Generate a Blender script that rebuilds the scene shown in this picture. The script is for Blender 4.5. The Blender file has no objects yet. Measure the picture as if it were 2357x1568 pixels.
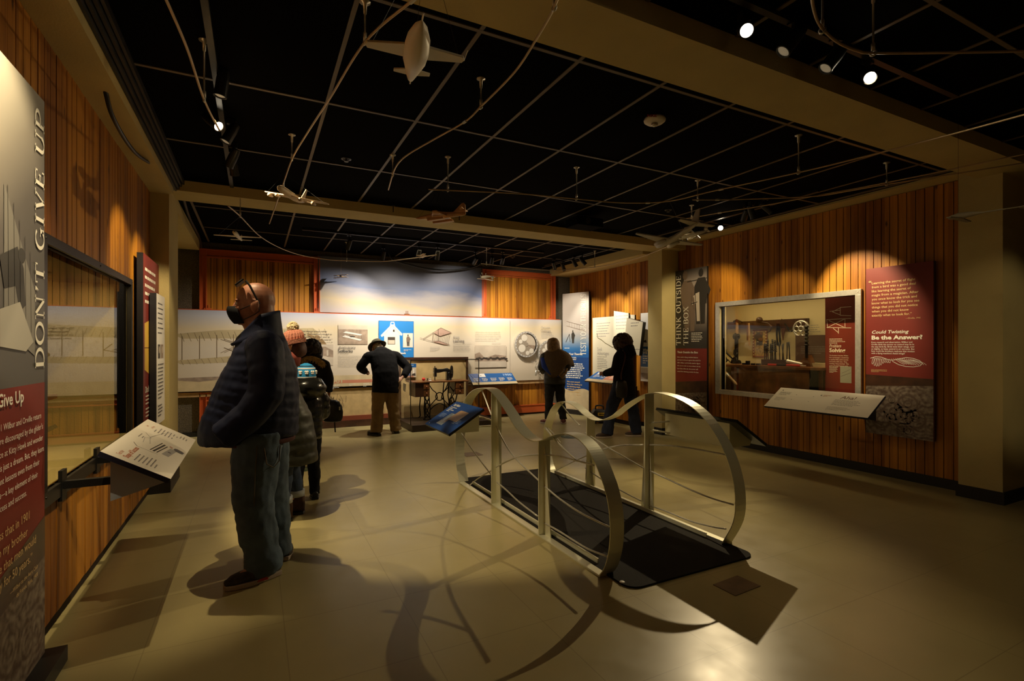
import bpy, bmesh, math, random
from mathutils import Vector, Matrix, noise
C = bpy.context
scn = C.scene
# ------------------------------------------------------------------ camera, world, exposure
F = 1170.; YAW = math.radians(26.8); CX = 1178.5; HY = 798.; H = 1.45
cs, cc = math.sin(YAW), math.cos(YAW)
cam = bpy.data.cameras.new('camera'); camo = bpy.data.objects.new('camera', cam)
scn.collection.objects.link(camo); scn.camera = camo
camo.location = (0, 0, H); camo.rotation_euler = (math.pi/2, 0, -YAW)
cam.sensor_width = 36; cam.lens = F/2357*36; cam.shift_y = (798-784)/2357
cam.clip_start = .05; cam.clip_end = 60
w = bpy.data.worlds.new('world'); scn.world = w; w.use_nodes = True
w.node_tree.nodes['Background'].inputs[0].default_value = (1, .72, .42, 1)
w.node_tree.nodes['Background'].inputs[1].default_value = .0
scn.view_settings.view_transform = 'Standard'; scn.view_settings.look = 'None'
scn.view_settings.gamma = 1; scn.view_settings.use_curve_mapping = False
scn.view_settings.exposure = 0.0
WARM = (1, .78, .45); WARM2 = (1, .88, .70)
def ray(px, py):
    a = (px-CX)/F; b = -(py-HY)/F
    return (cs+a*cc, cc-a*cs, b)
def at(px, py, X=None, Y=None, Z=None):
    'where the sight line of a photograph pixel meets a wall (X or Y) or a level (Z)'
    dx, dy, dz = ray(px, py)
    t = X/dx if X is not None else Y/dy if Y is not None else (Z-H)/dz
    return Vector((dx*t, dy*t, H+dz*t))
def spot(name, loc, tgt, watts, angle, blend=.5, col=WARM, r=.03, parent=None):
    l = bpy.data.lights.new(name, 'SPOT'); l.energy = watts; l.spot_size = math.radians(angle)
    l.spot_blend = blend; l.color = col; l.shadow_soft_size = r
    o = bpy.data.objects.new(name, l); scn.collection.objects.link(o)
    loc = Vector(loc); o.location = loc
    o.rotation_euler = (Vector(tgt)-loc).to_track_quat('-Z', 'Y').to_euler()
    if parent:
        o.parent = parent; o.location = loc-Vector(parent.location)
    return o
# unseen fill lamps added for soft bounce, behind the camera and over the far bay
def area(name, loc, tgt, watts, size, col=WARM):
    l = bpy.data.lights.new(name, 'AREA'); l.energy = watts; l.size = size; l.color = col
    o = bpy.data.objects.new(name, l); scn.collection.objects.link(o); o.location = loc
    o.rotation_euler = (Vector(tgt)-Vector(loc)).to_track_quat('-Z', 'Y').to_euler()
    return o
area('hall_fill', (1.6, -2.2, 2.9), (1.5, 4.5, .6), 1.0, 1.6)
area('hall_fill_far', (2.6, 8.0, 3.05), (2.6, 8.0, 0), 5, 1.2)

# ------------------------------------------------------------------ materials
MT = {}
def mat(name, col, rough=.6, metal=0., noise_amt=0., nscale=20., bump=0., bscale=60., col2=None, emit=None, spec=None, coat=0.):
    if name in MT: return MT[name]
    m = bpy.data.materials.new(name); m.use_nodes = True; nt = m.node_tree
    b = nt.nodes['Principled BSDF']
    b.inputs['Base Color'].default_value = (*col, 1); b.inputs['Roughness'].default_value = rough
    b.inputs['Metallic'].default_value = metal
    if spec is not None: b.inputs['Specular IOR Level'].default_value = spec
    if coat: b.inputs['Coat Weight'].default_value = coat; b.inputs['Coat Roughness'].default_value = .15
    if emit:
        b.inputs['Emission Color'].default_value = (*emit[:3], 1); b.inputs['Emission Strength'].default_value = emit[3]
    tc = nt.nodes.new('ShaderNodeTexCoord')
    if noise_amt > 0 or col2:
        n = nt.nodes.new('ShaderNodeTexNoise'); n.inputs['Scale'].default_value = nscale; n.inputs['Detail'].default_value = 5
        nt.links.new(tc.outputs['Object'], n.inputs['Vector'])
        r = nt.nodes.new('ShaderNodeValToRGB')
        c2 = col2 or tuple(max(0, x*(1-noise_amt)) for x in col)
        c1 = col if col2 else tuple(min(1, x*(1+noise_amt*.5)) for x in col)
        r.color_ramp.elements[0].position = .35; r.color_ramp.elements[0].color = (*c2, 1)
        r.color_ramp.elements[1].position = .65; r.color_ramp.elements[1].color = (*c1, 1)
        nt.links.new(n.outputs['Fac'], r.inputs['Fac']); nt.links.new(r.outputs['Color'], b.inputs['Base Color'])
    if bump > 0:
        n2 = nt.nodes.new('ShaderNodeTexNoise'); n2.inputs['Scale'].default_value = bscale; n2.inputs['Detail'].default_value = 4
        nt.links.new(tc.outputs['Object'], n2.inputs['Vector'])
        bp = nt.nodes.new('ShaderNodeBump'); bp.inputs['Strength'].default_value = bump; bp.inputs['Distance'].default_value = .01
        nt.links.new(n2.outputs['Fac'], bp.inputs['Height']); nt.links.new(bp.outputs['Normal'], b.inputs['Normal'])
    MT[name] = m; return m
def N(nt, t, **kw):
    n = nt.nodes.new(t)
    for k, v in kw.items():
        if k in n.inputs: n.inputs[k].default_value = v
        else: setattr(n, k, v)
    return n
def wood_wall(name, axis, pitch, c_lo, c_hi, off=0.):
    m = bpy.data.materials.new(name); m.use_nodes = True; nt = m.node_tree; L = nt.links.new
    b = nt.nodes['Principled BSDF']; b.inputs['Roughness'].default_value = .5; b.inputs['Specular IOR Level'].default_value = .35
    g = N(nt, 'ShaderNodeNewGeometry'); s = N(nt, 'ShaderNodeSeparateXYZ'); L(g.outputs['Position'], s.inputs[0])
    a = N(nt, 'ShaderNodeMath', operation='ADD'); a.inputs[1].default_value = 50-off; L(s.outputs[axis], a.inputs[0])
    d = N(nt, 'ShaderNodeMath', operation='DIVIDE'); d.inputs[1].default_value = pitch; L(a.outputs[0], d.inputs[0])
    f = N(nt, 'ShaderNodeMath', operation='FLOOR'); L(d.outputs[0], f.inputs[0])
    wn = N(nt, 'ShaderNodeTexWhiteNoise', noise_dimensions='1D'); L(f.outputs[0], wn.inputs['W'])
    sc = N(nt, 'ShaderNodeVectorMath', operation='MULTIPLY'); sc.inputs[1].default_value = (30, 30, 1.6); L(g.outputs['Position'], sc.inputs[0])
    ad = N(nt, 'ShaderNodeVectorMath', operation='ADD'); L(sc.outputs[0], ad.inputs[0])
    cb = N(nt, 'ShaderNodeCombineXYZ'); mu = N(nt, 'ShaderNodeMath', operation='MULTIPLY'); mu.inputs[1].default_value = 40
    L(wn.outputs['Value'], mu.inputs[0]); L(mu.outputs[0], cb.inputs[2]); L(cb.outputs[0], ad.inputs[1])
    n = N(nt, 'ShaderNodeTexNoise', Scale=1.2, Detail=4.); L(ad.outputs[0], n.inputs['Vector'])
    mx = N(nt, 'ShaderNodeMath', operation='MULTIPLY_ADD'); mx.inputs[1].default_value = .55; L(n.outputs['Fac'], mx.inputs[0])
    m2 = N(nt, 'ShaderNodeMath', operation='MULTIPLY'); m2.inputs[1].default_value = .45; L(wn.outputs['Value'], m2.inputs[0]); L(m2.outputs[0], mx.inputs[2])
    r = N(nt, 'ShaderNodeValToRGB'); e = r.color_ramp.elements
    e[0].position = .2; e[0].color = (*c_lo, 1); e[1].position = .75; e[1].color = (*c_hi, 1); L(mx.outputs[0], r.inputs['Fac'])
    # knots
    sk = N(nt, 'ShaderNodeVectorMath', operation='MULTIPLY'); sk.inputs[1].default_value = (7, 7, 2.6); L(g.outputs['Position'], sk.inputs[0])
    v = N(nt, 'ShaderNodeTexVoronoi', Scale=1.); L(sk.outputs[0], v.inputs['Vector'])
    kr = N(nt, 'ShaderNodeValToRGB'); kr.color_ramp.elements[0].position = .05; kr.color_ramp.elements[0].color = (.25, .2, .15, 1)
    kr.color_ramp.elements[1].position = .11; kr.color_ramp.elements[1].color = (1, 1, 1, 1); L(v.outputs['Distance'], kr.inputs['Fac'])
    mm = N(nt, 'ShaderNodeMixRGB', blend_type='MULTIPLY'); mm.inputs[0].default_value = 1; L(r.outputs[0], mm.inputs[1]); L(kr.outputs[0], mm.inputs[2])
    L(mm.outputs[0], b.inputs['Base Color'])
    return m
CLO, CHI = (.18, .052, .005), (.56, .235, .020)
M_woodY = wood_wall('cedar_boards_side', 'Y', .083, CLO, CHI)
M_woodX = wood_wall('cedar_boards_back', 'X', .083, CLO, CHI)
M_dark = mat('groove_dark', (.02, .010, .005), .9)
M_cream = mat('cream_plaster', (.56, .45, .19), .85, noise_amt=.06, nscale=3, bump=.25, bscale=90)
M_black = mat('black_ceiling', (.0016, .0014, .0012), .95, spec=.03)
M_grid = mat('ceiling_grid_bar', (.13, .10, .06), .5)
M_base = mat('black_vinyl_base', (.012, .011, .010), .5)
M_conc = mat('exposed_aggregate', (.16, .13, .085), .95, noise_amt=.6, nscale=90, bump=.8, bscale=110)
M_orange = mat('orange_steel', (.52, .10, .022), .45)
M_steel = mat('brushed_steel', (.60, .58, .52), .36, .6, noise_amt=.1, nscale=40)
M_darksteel = mat('dark_steel_frame', (.05, .045, .04), .4, .7)
M_alu = mat('satin_aluminium', (.80, .79, .62), .38, .55)
M_blackm = mat('black_metal', (.010, .010, .010), .4, spec=.4)
M_rubber = mat('black_rubber', (.010, .008, .006), .8, bump=.3, bscale=200, spec=.2)
M_white = mat('white_print', (.80, .78, .74), .5)
M_offwhite = mat('cream_print', (.72, .67, .58), .5)
M_maroon = mat('maroon_print', (.20, .022, .014), .5, noise_amt=.1, nscale=3)
M_blue = mat('blue_print', (.010, .10, .34), .4)
M_blued = mat('deep_blue_print', (.008, .055, .22), .45)
M_txtd = mat('dark_ink', (.05, .045, .05), .7)
M_txtg = mat('grey_ink', (.22, .20, .19), .7)
M_txtl = mat('light_ink', (.35, .33, .32), .7)
M_txtw = mat('white_ink', (.85, .82, .72), .6)
M_txty = mat('yellow_ink', (.72, .50, .22), .6)
M_sepia = mat('sepia_photo', (.36, .27, .20), .6, noise_amt=.35, nscale=9)
M_sepd = mat('sepia_dark', (.055, .04, .03), .6, noise_amt=.3, nscale=14)
M_sepl = mat('sepia_light', (.58, .50, .40), .6, noise_amt=.1, nscale=6)
M_wood2 = mat('varnished_wood', (.20, .075, .022), .4, noise_amt=.5, nscale=6, coat=.2)
M_woodd = mat('dark_walnut', (.055, .02, .009), .4, noise_amt=.4, nscale=8, coat=.3)
M_woodl = mat('pale_oak', (.52, .32, .14), .5, noise_amt=.25, nscale=10)
M_iron = mat('black_iron', (.018, .015, .013), .4, .6)
M_rod = mat('tan_conduit', (.50, .38, .24), .4, .5)
M_tan = mat('tan_board', (.56, .40, .18), .75, noise_amt=.16, nscale=7)
M_salmon = mat('salmon_print', (.56, .22, .13), .5, noise_amt=.08, nscale=3)
M_sand = mat('sand_print', (.62, .50, .30), .6, noise_amt=.12, nscale=6)
M_lens = mat('lamp_lens_lit', (1, .9, .7), .3, emit=(1, .86, .62, 22))
M_lensd = mat('lamp_lens', (.5, .45, .35), .15, emit=(1, .8, .5, .12))
M_glass = bpy.data.materials.new('clear_glass'); M_glass.use_nodes = True
def glass_setup(m, tint=(1, 1, 1), ior=1.65):
    nt = m.node_tree; nt.nodes.clear()
    o = N(nt, 'ShaderNodeOutputMaterial'); mx = N(nt, 'ShaderNodeMixShader'); t = N(nt, 'ShaderNodeBsdfTransparent')
    t.inputs[0].default_value = (*tint, 1); g = N(nt, 'ShaderNodeBsdfGlossy'); g.inputs['Roughness'].default_value = .004
    fr = N(nt, 'ShaderNodeFresnel', IOR=ior)
    gm = N(nt, 'ShaderNodeNewGeometry'); sb = N(nt, 'ShaderNodeMath', operation='SUBTRACT'); sb.inputs[0].default_value = 1; nt.links.new(gm.outputs['Backfacing'], sb.inputs[1])
    mu = N(nt, 'ShaderNodeMath', operation='MULTIPLY'); nt.links.new(fr.outputs[0], mu.inputs[0]); nt.links.new(sb.outputs[0], mu.inputs[1])
    nt.links.new(mu.outputs[0], mx.inputs[0]); nt.links.new(t.outputs[0], mx.inputs[1]); nt.links.new(g.outputs[0], mx.inputs[2])
    nt.links.new(mx.outputs[0], o.inputs[0])
glass_setup(M_glass, (.93, .92, .85))
M_glass2 = bpy.data.materials.new('acrylic_cover'); M_glass2.use_nodes = True; glass_setup(M_glass2, (.99, .99, .98), 1.12)
def cog_mat():
    m = bpy.data.materials.new('cog_texture_print'); m.use_nodes = True; nt = m.node_tree; L = nt.links.new
    b = nt.nodes['Principled BSDF']; b.inputs['Roughness'].default_value = .55
    tc = N(nt, 'ShaderNodeTexCoord'); v = N(nt, 'ShaderNodeTexVoronoi', Scale=5.5); L(tc.outputs['UV'], v.inputs['Vector'])
    m1 = N(nt, 'ShaderNodeMath', operation='MULTIPLY'); m1.inputs[1].default_value = 34; L(v.outputs['Distance'], m1.inputs[0])
    s1 = N(nt, 'ShaderNodeMath', operation='SINE'); L(m1.outputs[0], s1.inputs[0])
    n = N(nt, 'ShaderNodeTexNoise', Scale=24., Detail=6.); L(tc.outputs['UV'], n.inputs['Vector'])
    a = N(nt, 'ShaderNodeMath', operation='MULTIPLY_ADD'); a.inputs[1].default_value = .08; L(s1.outputs[0], a.inputs[0]); L(n.outputs['Fac'], a.inputs[2])
    r = N(nt, 'ShaderNodeValToRGB'); e = r.color_ramp.elements; e[0].position = .34; e[0].color = (.085, .05, .035, 1); e[1].position = .72; e[1].color = (.25, .20, .15, 1)
    L(a.outputs[0], r.inputs[0]); L(r.outputs[0], b.inputs['Base Color']); return m
M_cog = cog_mat()
def sky_print(name, stops, h, tilt=.0, nsc=.9, namp=.35):
    'a printed cloudscape: colours by height on the panel (UV in metres) bent by noise'
    m = bpy.data.materials.new(name); m.use_nodes = True; nt = m.node_tree; L = nt.links.new
    b = nt.nodes['Principled BSDF']; b.inputs['Roughness'].default_value = .5
    tc = N(nt, 'ShaderNodeTexCoord'); s = N(nt, 'ShaderNodeSeparateXYZ'); L(tc.outputs['UV'], s.inputs[0])
    mp = N(nt, 'ShaderNodeMapping'); mp.inputs['Scale'].default_value = (.55, 2.1, 1); mp.inputs['Rotation'].default_value = (0, 0, .32); L(tc.outputs['UV'], mp.inputs[0])
    n = N(nt, 'ShaderNodeTexNoise', Scale=nsc, Detail=5.); L(mp.outputs[0], n.inputs['Vector'])
    a = N(nt, 'ShaderNodeMath', operation='MULTIPLY_ADD'); a.inputs[1].default_value = namp; L(n.outputs['Fac'], a.inputs[0])
    d = N(nt, 'ShaderNodeMath', operation='MULTIPLY_ADD'); d.inputs[1].default_value = 1/h; d.inputs[2].default_value = -namp/2; L(s.outputs['Y'], d.inputs[0])
    t = N(nt, 'ShaderNodeMath', operation='MULTIPLY_ADD'); t.inputs[1].default_value = tilt; L(s.outputs['X'], t.inputs[0]); L(d.outputs[0], t.inputs[2])
    L(t.outputs[0], a.inputs[2])
    r = N(nt, 'ShaderNodeValToRGB'); e = r.color_ramp.elements
    while len(e) < len(stops): e.new(.5)
    for i, (p, c) in enumerate(stops): e[i].position = p; e[i].color = (*c, 1)
    L(a.outputs[0], r.inputs[0]); L(r.outputs[0], b.inputs['Base Color']); return m
M_mural = sky_print('evening_sky_mural', [(0, (.42, .39, .40)), (.22, (.44, .36, .24)), (.40, (.28, .26, .27)), (.54, (.10, .13, .24)), (.8, (.15, .16, .23)), (1, (.12, .13, .18))], 1.0, .05, 1.1, .7)
M_panelsky = sky_print('pale_sky_print', [(0, (.60, .52, .40)), (.1, (.66, .57, .45)), (.5, (.70, .62, .50)), (.72, (.72, .60, .40)), (.88, (.56, .56, .62)), (1.0, (.36, .40, .56))], 1.36, -.015, .6, .22)
M_dgu = sky_print('grey_photo_fade', [(0, (.10, .095, .09)), (.28, (.13, .12, .115)), (.5, (.26, .24, .21)), (.75, (.50, .47, .40)), (1, (.80, .78, .68))], 1.27, -.62, .5, .12)
M_think = sky_print('sepia_photo_fade', [(0, (.03, .026, .022)), (.2, (.05, .042, .036)), (.45, (.30, .24, .20)), (.8, (.42, .35, .30)), (1, (.08, .07, .06))], 1.27, .0, .8, .15)
M_test = sky_print('beach_photo_fade', [(0, (.010, .10, .34)), (.08, (.03, .16, .40)), (.20, (.25, .33, .42)), (.36, (.50, .46, .42)), (1, (.62, .56, .50))], 1.3, .0, .4, .06)

# ------------------------------------------------------------------ mesh helpers
class MB:
    def __init__(s): s.v = []; s.f = []; s.m = []; s.mats = []; s.uv = {}
    def mi(s, m):
        if m not in s.mats: s.mats.append(m)
        return s.mats.index(m)
    def add(s, vs, fs, m=None, uvs=None):
        b = len(s.v); s.v += [tuple(v) for v in vs]; k = s.mi(m) if m else 0
        for f in fs: s.f.append([b+i for i in f]); s.m.append(k)
        if uvs:
            for i, u in enumerate(uvs): s.uv[b+i] = u
    def box(s, a, b, m=None):
        x0, y0, z0 = [min(a[i], b[i]) for i in range(3)]; x1, y1, z1 = [max(a[i], b[i]) for i in range(3)]
        s.add([(x0,y0,z0),(x1,y0,z0),(x1,y1,z0),(x0,y1,z0),(x0,y0,z1),(x1,y0,z1),(x1,y1,z1),(x0,y1,z1)],
              [(0,3,2,1),(4,5,6,7),(0,1,5,4),(1,2,6,5),(2,3,7,6),(3,0,4,7)], m)
    def obox(s, c, u, v, w_, m=None):
        'box from centre and three half-axis vectors'
        c, u, v, w_ = map(Vector, (c, u, v, w_)); P = []
        for k in (-1, 1):
            for (i, j) in ((-1,-1),(1,-1),(1,1),(-1,1)): P.append(c+u*i+v*j+w_*k)
        s.add(P, [(0,3,2,1),(4,5,6,7),(0,1,5,4),(1,2,6,5),(2,3,7,6),(3,0,4,7)], m)
    def bar(s, a, b, w1, w2, m=None, up=(0,0,1)):
        a, b = Vector(a), Vector(b); d = (b-a); L_ = d.length; d.normalize()
        u = d.cross(Vector(up)); u = u.normalized() if u.length > 1e-4 else Vector((1,0,0)); v = u.cross(d)
        s.obox((a+b)/2, d*L_/2, u*w1/2, v*w2/2, m)
    def prism(s, pts, dvec, m=None, cap=True):
        'polygon pts (3d) extruded by dvec'
        n = len(pts); P = [Vector(p) for p in pts]; d = Vector(dvec)
        fs = [(i, (i+1) % n, n+(i+1) % n, n+i) for i in range(n)]
        fs += [tuple(range(n))[::-1], tuple(range(n, 2*n))]
        s.add(P+[p+d for p in P], fs, m)
    def tube(s, pts, r, n=8, m=None, r2=None, side=None, cap=True, closed=False):
        'lofted tube along pts; r scalar or list; r2 the other half-width'
        P = [Vector(p) for p in pts]; k = len(P)
        R = [r]*k if not isinstance(r, (list, tuple)) else list(r)
        R2 = R if r2 is None else ([r2]*k if not isinstance(r2, (list, tuple)) else list(r2))
        T = []
        for i in range(k):
            a = P[(i-1) % k] if (i > 0 or closed) else P[i]; b = P[(i+1) % k] if (i < k-1 or closed) else P[i]
            d = b-a; T.append(d.normalized() if d.length > 1e-9 else Vector((0,0,1)))
        if side is None:
            t0 = T[0]; sd = t0.cross(Vector((0,0,1)))
            if sd.length < .1: sd = t0.cross(Vector((0,1,0)))
            sd.normalize()
        else: sd = Vector(side).normalized()
        vs = []
        for i in range(k):
            u = sd-T[i]*sd.dot(T[i])
            if u.length < 1e-4: u = T[i].orthogonal()
            u.normalize(); v = T[i].cross(u)
            if side is None: sd = u
            for j in range(n):
                a = 2*math.pi*j/n; vs.append(P[i]+u*math.cos(a)*R[i]+v*math.sin(a)*R2[i])
        fs = []
        rng = k if closed else k-1
        for i in range(rng):
            for j in range(n):
                a = i*n+j; b = i*n+(j+1) % n; c = ((i+1) % k)*n; fs.append((a, b, c+(j+1) % n, c+j))
        if cap and not closed: fs += [tuple(range(n))[::-1], tuple(range((k-1)*n, k*n))]
        s.add(vs, fs, m)
    def ball(s, c, r, m=None, n=12, k=8, rot=None):
        rx, ry, rz = (r, r, r) if not isinstance(r, (list, tuple)) else r
        c = Vector(c); vs = []
        for i in range(k+1):
            t = math.pi*i/k
            for j in range(n):
                a = 2*math.pi*j/n; p = Vector((rx*math.sin(t)*math.cos(a), ry*math.sin(t)*math.sin(a), rz*math.cos(t)))
                if rot: p = rot @ p
                vs.append(c+p)
        fs = [(i*n+j, (i+1)*n+j, (i+1)*n+(j+1) % n, i*n+(j+1) % n) for i in range(k) for j in range(n)]
        s.add(vs, fs, m)
    def cyl(s, a, b, r, m=None, n=16, rb=None): s.tube([a, b], [r, rb if rb is not None else r], n, m)
    def lathe(s, prof, c, m=None, n=20, ax=None):
        'profile (r, h) turned about an axis through c'
        c = Vector(c); A = Vector(ax or (0,0,1)).normalized(); u = A.orthogonal().normalized(); v = A.cross(u); vs = []
        for (r, h) in prof:
            for j in range(n):
                a = 2*math.pi*j/n; vs.append(c+A*h+u*math.cos(a)*r+v*math.sin(a)*r)
        k = len(prof); fs = [(i*n+j, i*n+(j+1) % n, (i+1)*n+(j+1) % n, (i+1)*n+j) for i in range(k-1) for j in range(n)]
        s.add(vs, fs, m)
ORG = {}
def obj(name, mb, m=None, parent=None, smooth=False, mods=(), bevel=0):
    'one mesh object; vertices are given in world space and stored relative to the parent thing'
    me = bpy.data.meshes.new(name); base = ORG.get(parent, Vector((0,0,0))) if parent else Vector((0,0,0))
    if parent is None and mb.v:
        xs = [v[0] for v in mb.v]; ys = [v[1] for v in mb.v]; zs = [v[2] for v in mb.v]
        base = Vector(((min(xs)+max(xs))/2, (min(ys)+max(ys))/2, min(zs)))
    me.from_pydata([(v[0]-base.x, v[1]-base.y, v[2]-base.z) for v in mb.v], [], mb.f)
    if m: me.materials.append(m)
    else:
        for x in mb.mats: me.materials.append(x)
        me.polygons.foreach_set('material_index', mb.m)
    if mb.uv:
        ul = me.uv_layers.new(name='uv')
        for lp in me.loops: ul.data[lp.index].uv = mb.uv.get(lp.vertex_index, (0, 0))
    if smooth: me.polygons.foreach_set('use_smooth', [True]*len(me.polygons))
    me.update()
    o = bpy.data.objects.new(name, me); scn.collection.objects.link(o)
    if parent: o.parent = parent; ORG[o] = base
    else: o.location = base; ORG[o] = base
    if bevel:
        bm_ = o.modifiers.new('bevel', 'BEVEL'); bm_.width = bevel; bm_.segments = 2; bm_.limit_method = 'ANGLE'
    for md in mods:
        if md[0] == 'remesh':
            r = o.modifiers.new('remesh', 'REMESH'); r.mode = 'VOXEL'; r.voxel_size = md[1]; r.use_smooth_shade = True
        elif md[0] == 'smooth':
            r = o.modifiers.new('smooth', 'SMOOTH'); r.factor = .5; r.iterations = md[1]
        elif md[0] == 'subsurf':
            r = o.modifiers.new('subsurf', 'SUBSURF'); r.levels = md[1]; r.render_levels = md[1]
        elif md[0] == 'folds':
            tx = bpy.data.textures.new('folds', 'CLOUDS'); tx.noise_scale = md[1]; tx.noise_depth = 2
            r = o.modifiers.new('folds', 'DISPLACE'); r.texture = tx; r.strength = md[2]; r.mid_level = .5; r.texture_coords = 'LOCAL'
        elif md[0] == 'solid':
            r = o.modifiers.new('solid', 'SOLIDIFY'); r.thickness = md[1]; r.offset = 0
    return o
def thing(name, loc, label, cat, group=None, rz=0, kind=None):
    o = bpy.data.objects.new(name, None); scn.collection.objects.link(o); o.location = loc; o.rotation_euler = (0,0,rz)
    o.empty_display_size = .1; ORG[o] = Vector(loc); tag(o, label, cat, group, kind); return o
def tag(o, label=None, cat=None, group=None, kind=None):
    if label: o['label'] = label
    if cat: o['category'] = cat
    if group: o['group'] = group
    if kind: o['kind'] = kind
    return o
def lab(o, s): o['label'] = s; return o
def struct(name, mb, m=None, parent=None, **k):
    o = obj(name, mb, m, parent, **k)
    if not parent: o['kind'] = 'structure'
    return o
# ------------------------------------------------------------------ flat artwork
_tc = {}
def text_geo(s, bold):
    key = (s, bold)
    if key in _tc: return _tc[key]
    cu = bpy.data.curves.new('t', 'FONT'); cu.body = s; cu.size = 1; cu.resolution_u = 2; cu.offset = bold; cu.fill_mode = 'FRONT'
    o = bpy.data.objects.new('t', cu); me = bpy.data.meshes.new_from_object(o)
    vs = [(v.co.x, v.co.y) for v in me.vertices]; fs = [tuple(p.vertices) for p in me.polygons]
    bpy.data.objects.remove(o); bpy.data.curves.remove(cu); bpy.data.meshes.remove(me)
    _tc[key] = (vs, fs); return vs, fs
# slab-serif capitals drawn as strokes on a 0..1 high cell: (thick?, points); 's' serifs at (x, y, half width)
def arc(cx, cy, rx, ry, a0, a1, n=14): return [(cx+rx*math.cos(math.radians(a0+(a1-a0)*i/n)), cy+ry*math.sin(math.radians(a0+(a1-a0)*i/n))) for i in range(n+1)]
SL = {
 'D': (.80, [(1, [(.17,0),(.17,1)]), (0, [(.05,.035),(.35,.035)]), (0, [(.05,.965),(.35,.965)]), (2, arc(.35,.5,.36,.465,-90,90))], []),
 'O': (.86, [(2, arc(.43,.5,.35,.465,0,360,26))], []),
 'N': (.92, [(0, [(.18,0),(.18,1)]), (1, [(.2,.97),(.72,.03)]), (0, [(.74,0),(.74,1)])], [(.18,0,.13),(.13,1,.12),(.74,1,.13)]),
 "'": (.26, [(1, [(.13,.98),(.13,.86)]), (0, [(.15,.86),(.08,.70)])], []),
 'T': (.74, [(1, [(.37,0),(.37,1)]), (0, [(.04,.965),(.70,.965)]), (0, [(.05,1),(.05,.76)]), (0, [(.69,1),(.69,.76)])], [(.37,0,.15)]),
 'G': (.84, [(2, arc(.42,.5,.34,.465,48,325,22)), (1, [(.70,.06),(.70,.42)]), (0, [(.50,.44),(.82,.44)])], []),
 'I': (.40, [(1, [(.20,0),(.20,1)])], [(.20,0,.15),(.20,1,.15)]),
 'V': (.82, [(1, [(.14,1),(.42,.02)]), (0, [(.68,1),(.42,.02)])], [(.14,1,.13),(.68,1,.12)]),
 'E': (.70, [(1, [(.17,0),(.17,1)]), (0, [(.05,.035),(.62,.035)]), (0, [(.05,.965),(.60,.965)]), (0, [(.2,.5),(.46,.5)]), (0, [(.61,0),(.61,.25)]), (0, [(.59,1),(.59,.77)]), (0, [(.46,.40),(.46,.60)])], []),
 'U': (.84, [(1, [(.18,1),(.18,.32)]), (2, arc(.43,.32,.25,.28,180,360,14)), (0, [(.68,.32),(.68,1)])], [(.18,1,.14),(.68,1,.12)]),
 'P': (.74, [(1, [(.18,0),(.18,1)]), (0, [(.05,.965),(.40,.965)]), (0, [(.18,.46),(.40,.46)]), (2, arc(.40,.71,.25,.25,-90,90,12))], [(.18,0,.15)]),
 'H': (.92, [(1, [(.19,0),(.19,1)]), (1, [(.73,0),(.73,1)]), (0, [(.19,.5),(.73,.5)])], [(.19,0,.14),(.19,1,.14),(.73,0,.14),(.73,1,.14)]),
 'K': (.88, [(1, [(.18,0),(.18,1)]), (0, [(.66,.97),(.24,.44)]), (1, [(.36,.56),(.70,.03)])], [(.18,0,.14),(.18,1,.14),(.66,1,.13),(.72,0,.13)]),
 'S': (.64, [(2, arc(.32,.73,.21,.23,40,235,12)+arc(.32,.27,.23,.24,70,-140,14)), (0, [(.54,.72),(.54,.97)]), (0, [(.09,.03),(.09,.28)])], []),
 'B': (.76, [(1, [(.18,0),(.18,1)]), (0, [(.05,.965),(.38,.965)]), (0, [(.18,.52),(.40,.52)]), (0, [(.05,.035),(.40,.035)]), (2, arc(.38,.74,.22,.225,-90,90,10)), (2, arc(.40,.275,.26,.24,-90,90,12))], []),
 'X': (.86, [(1, [(.16,.98),(.70,.02)]), (0, [(.68,.98),(.16,.02)])], [(.16,1,.14),(.68,1,.13),(.16,0,.13),(.70,0,.14)]),
 'Y': (.82, [(1, [(.14,1),(.41,.45)]), (0, [(.68,1),(.41,.45)]), (1, [(.41,.48),(.41,0)])], [(.14,1,.13),(.68,1,.12),(.41,0,.15)]),
 'R': (.84, [(1, [(.18,0),(.18,1)]), (0, [(.05,.965),(.40,.965)]), (0, [(.18,.48),(.40,.48)]), (2, arc(.40,.72,.24,.24,-90,90,12)), (1, [(.42,.46),(.66,.03)])], [(.18,0,.14),(.70,0,.11)]),
 ' ': (.36, [], []), }
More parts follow.
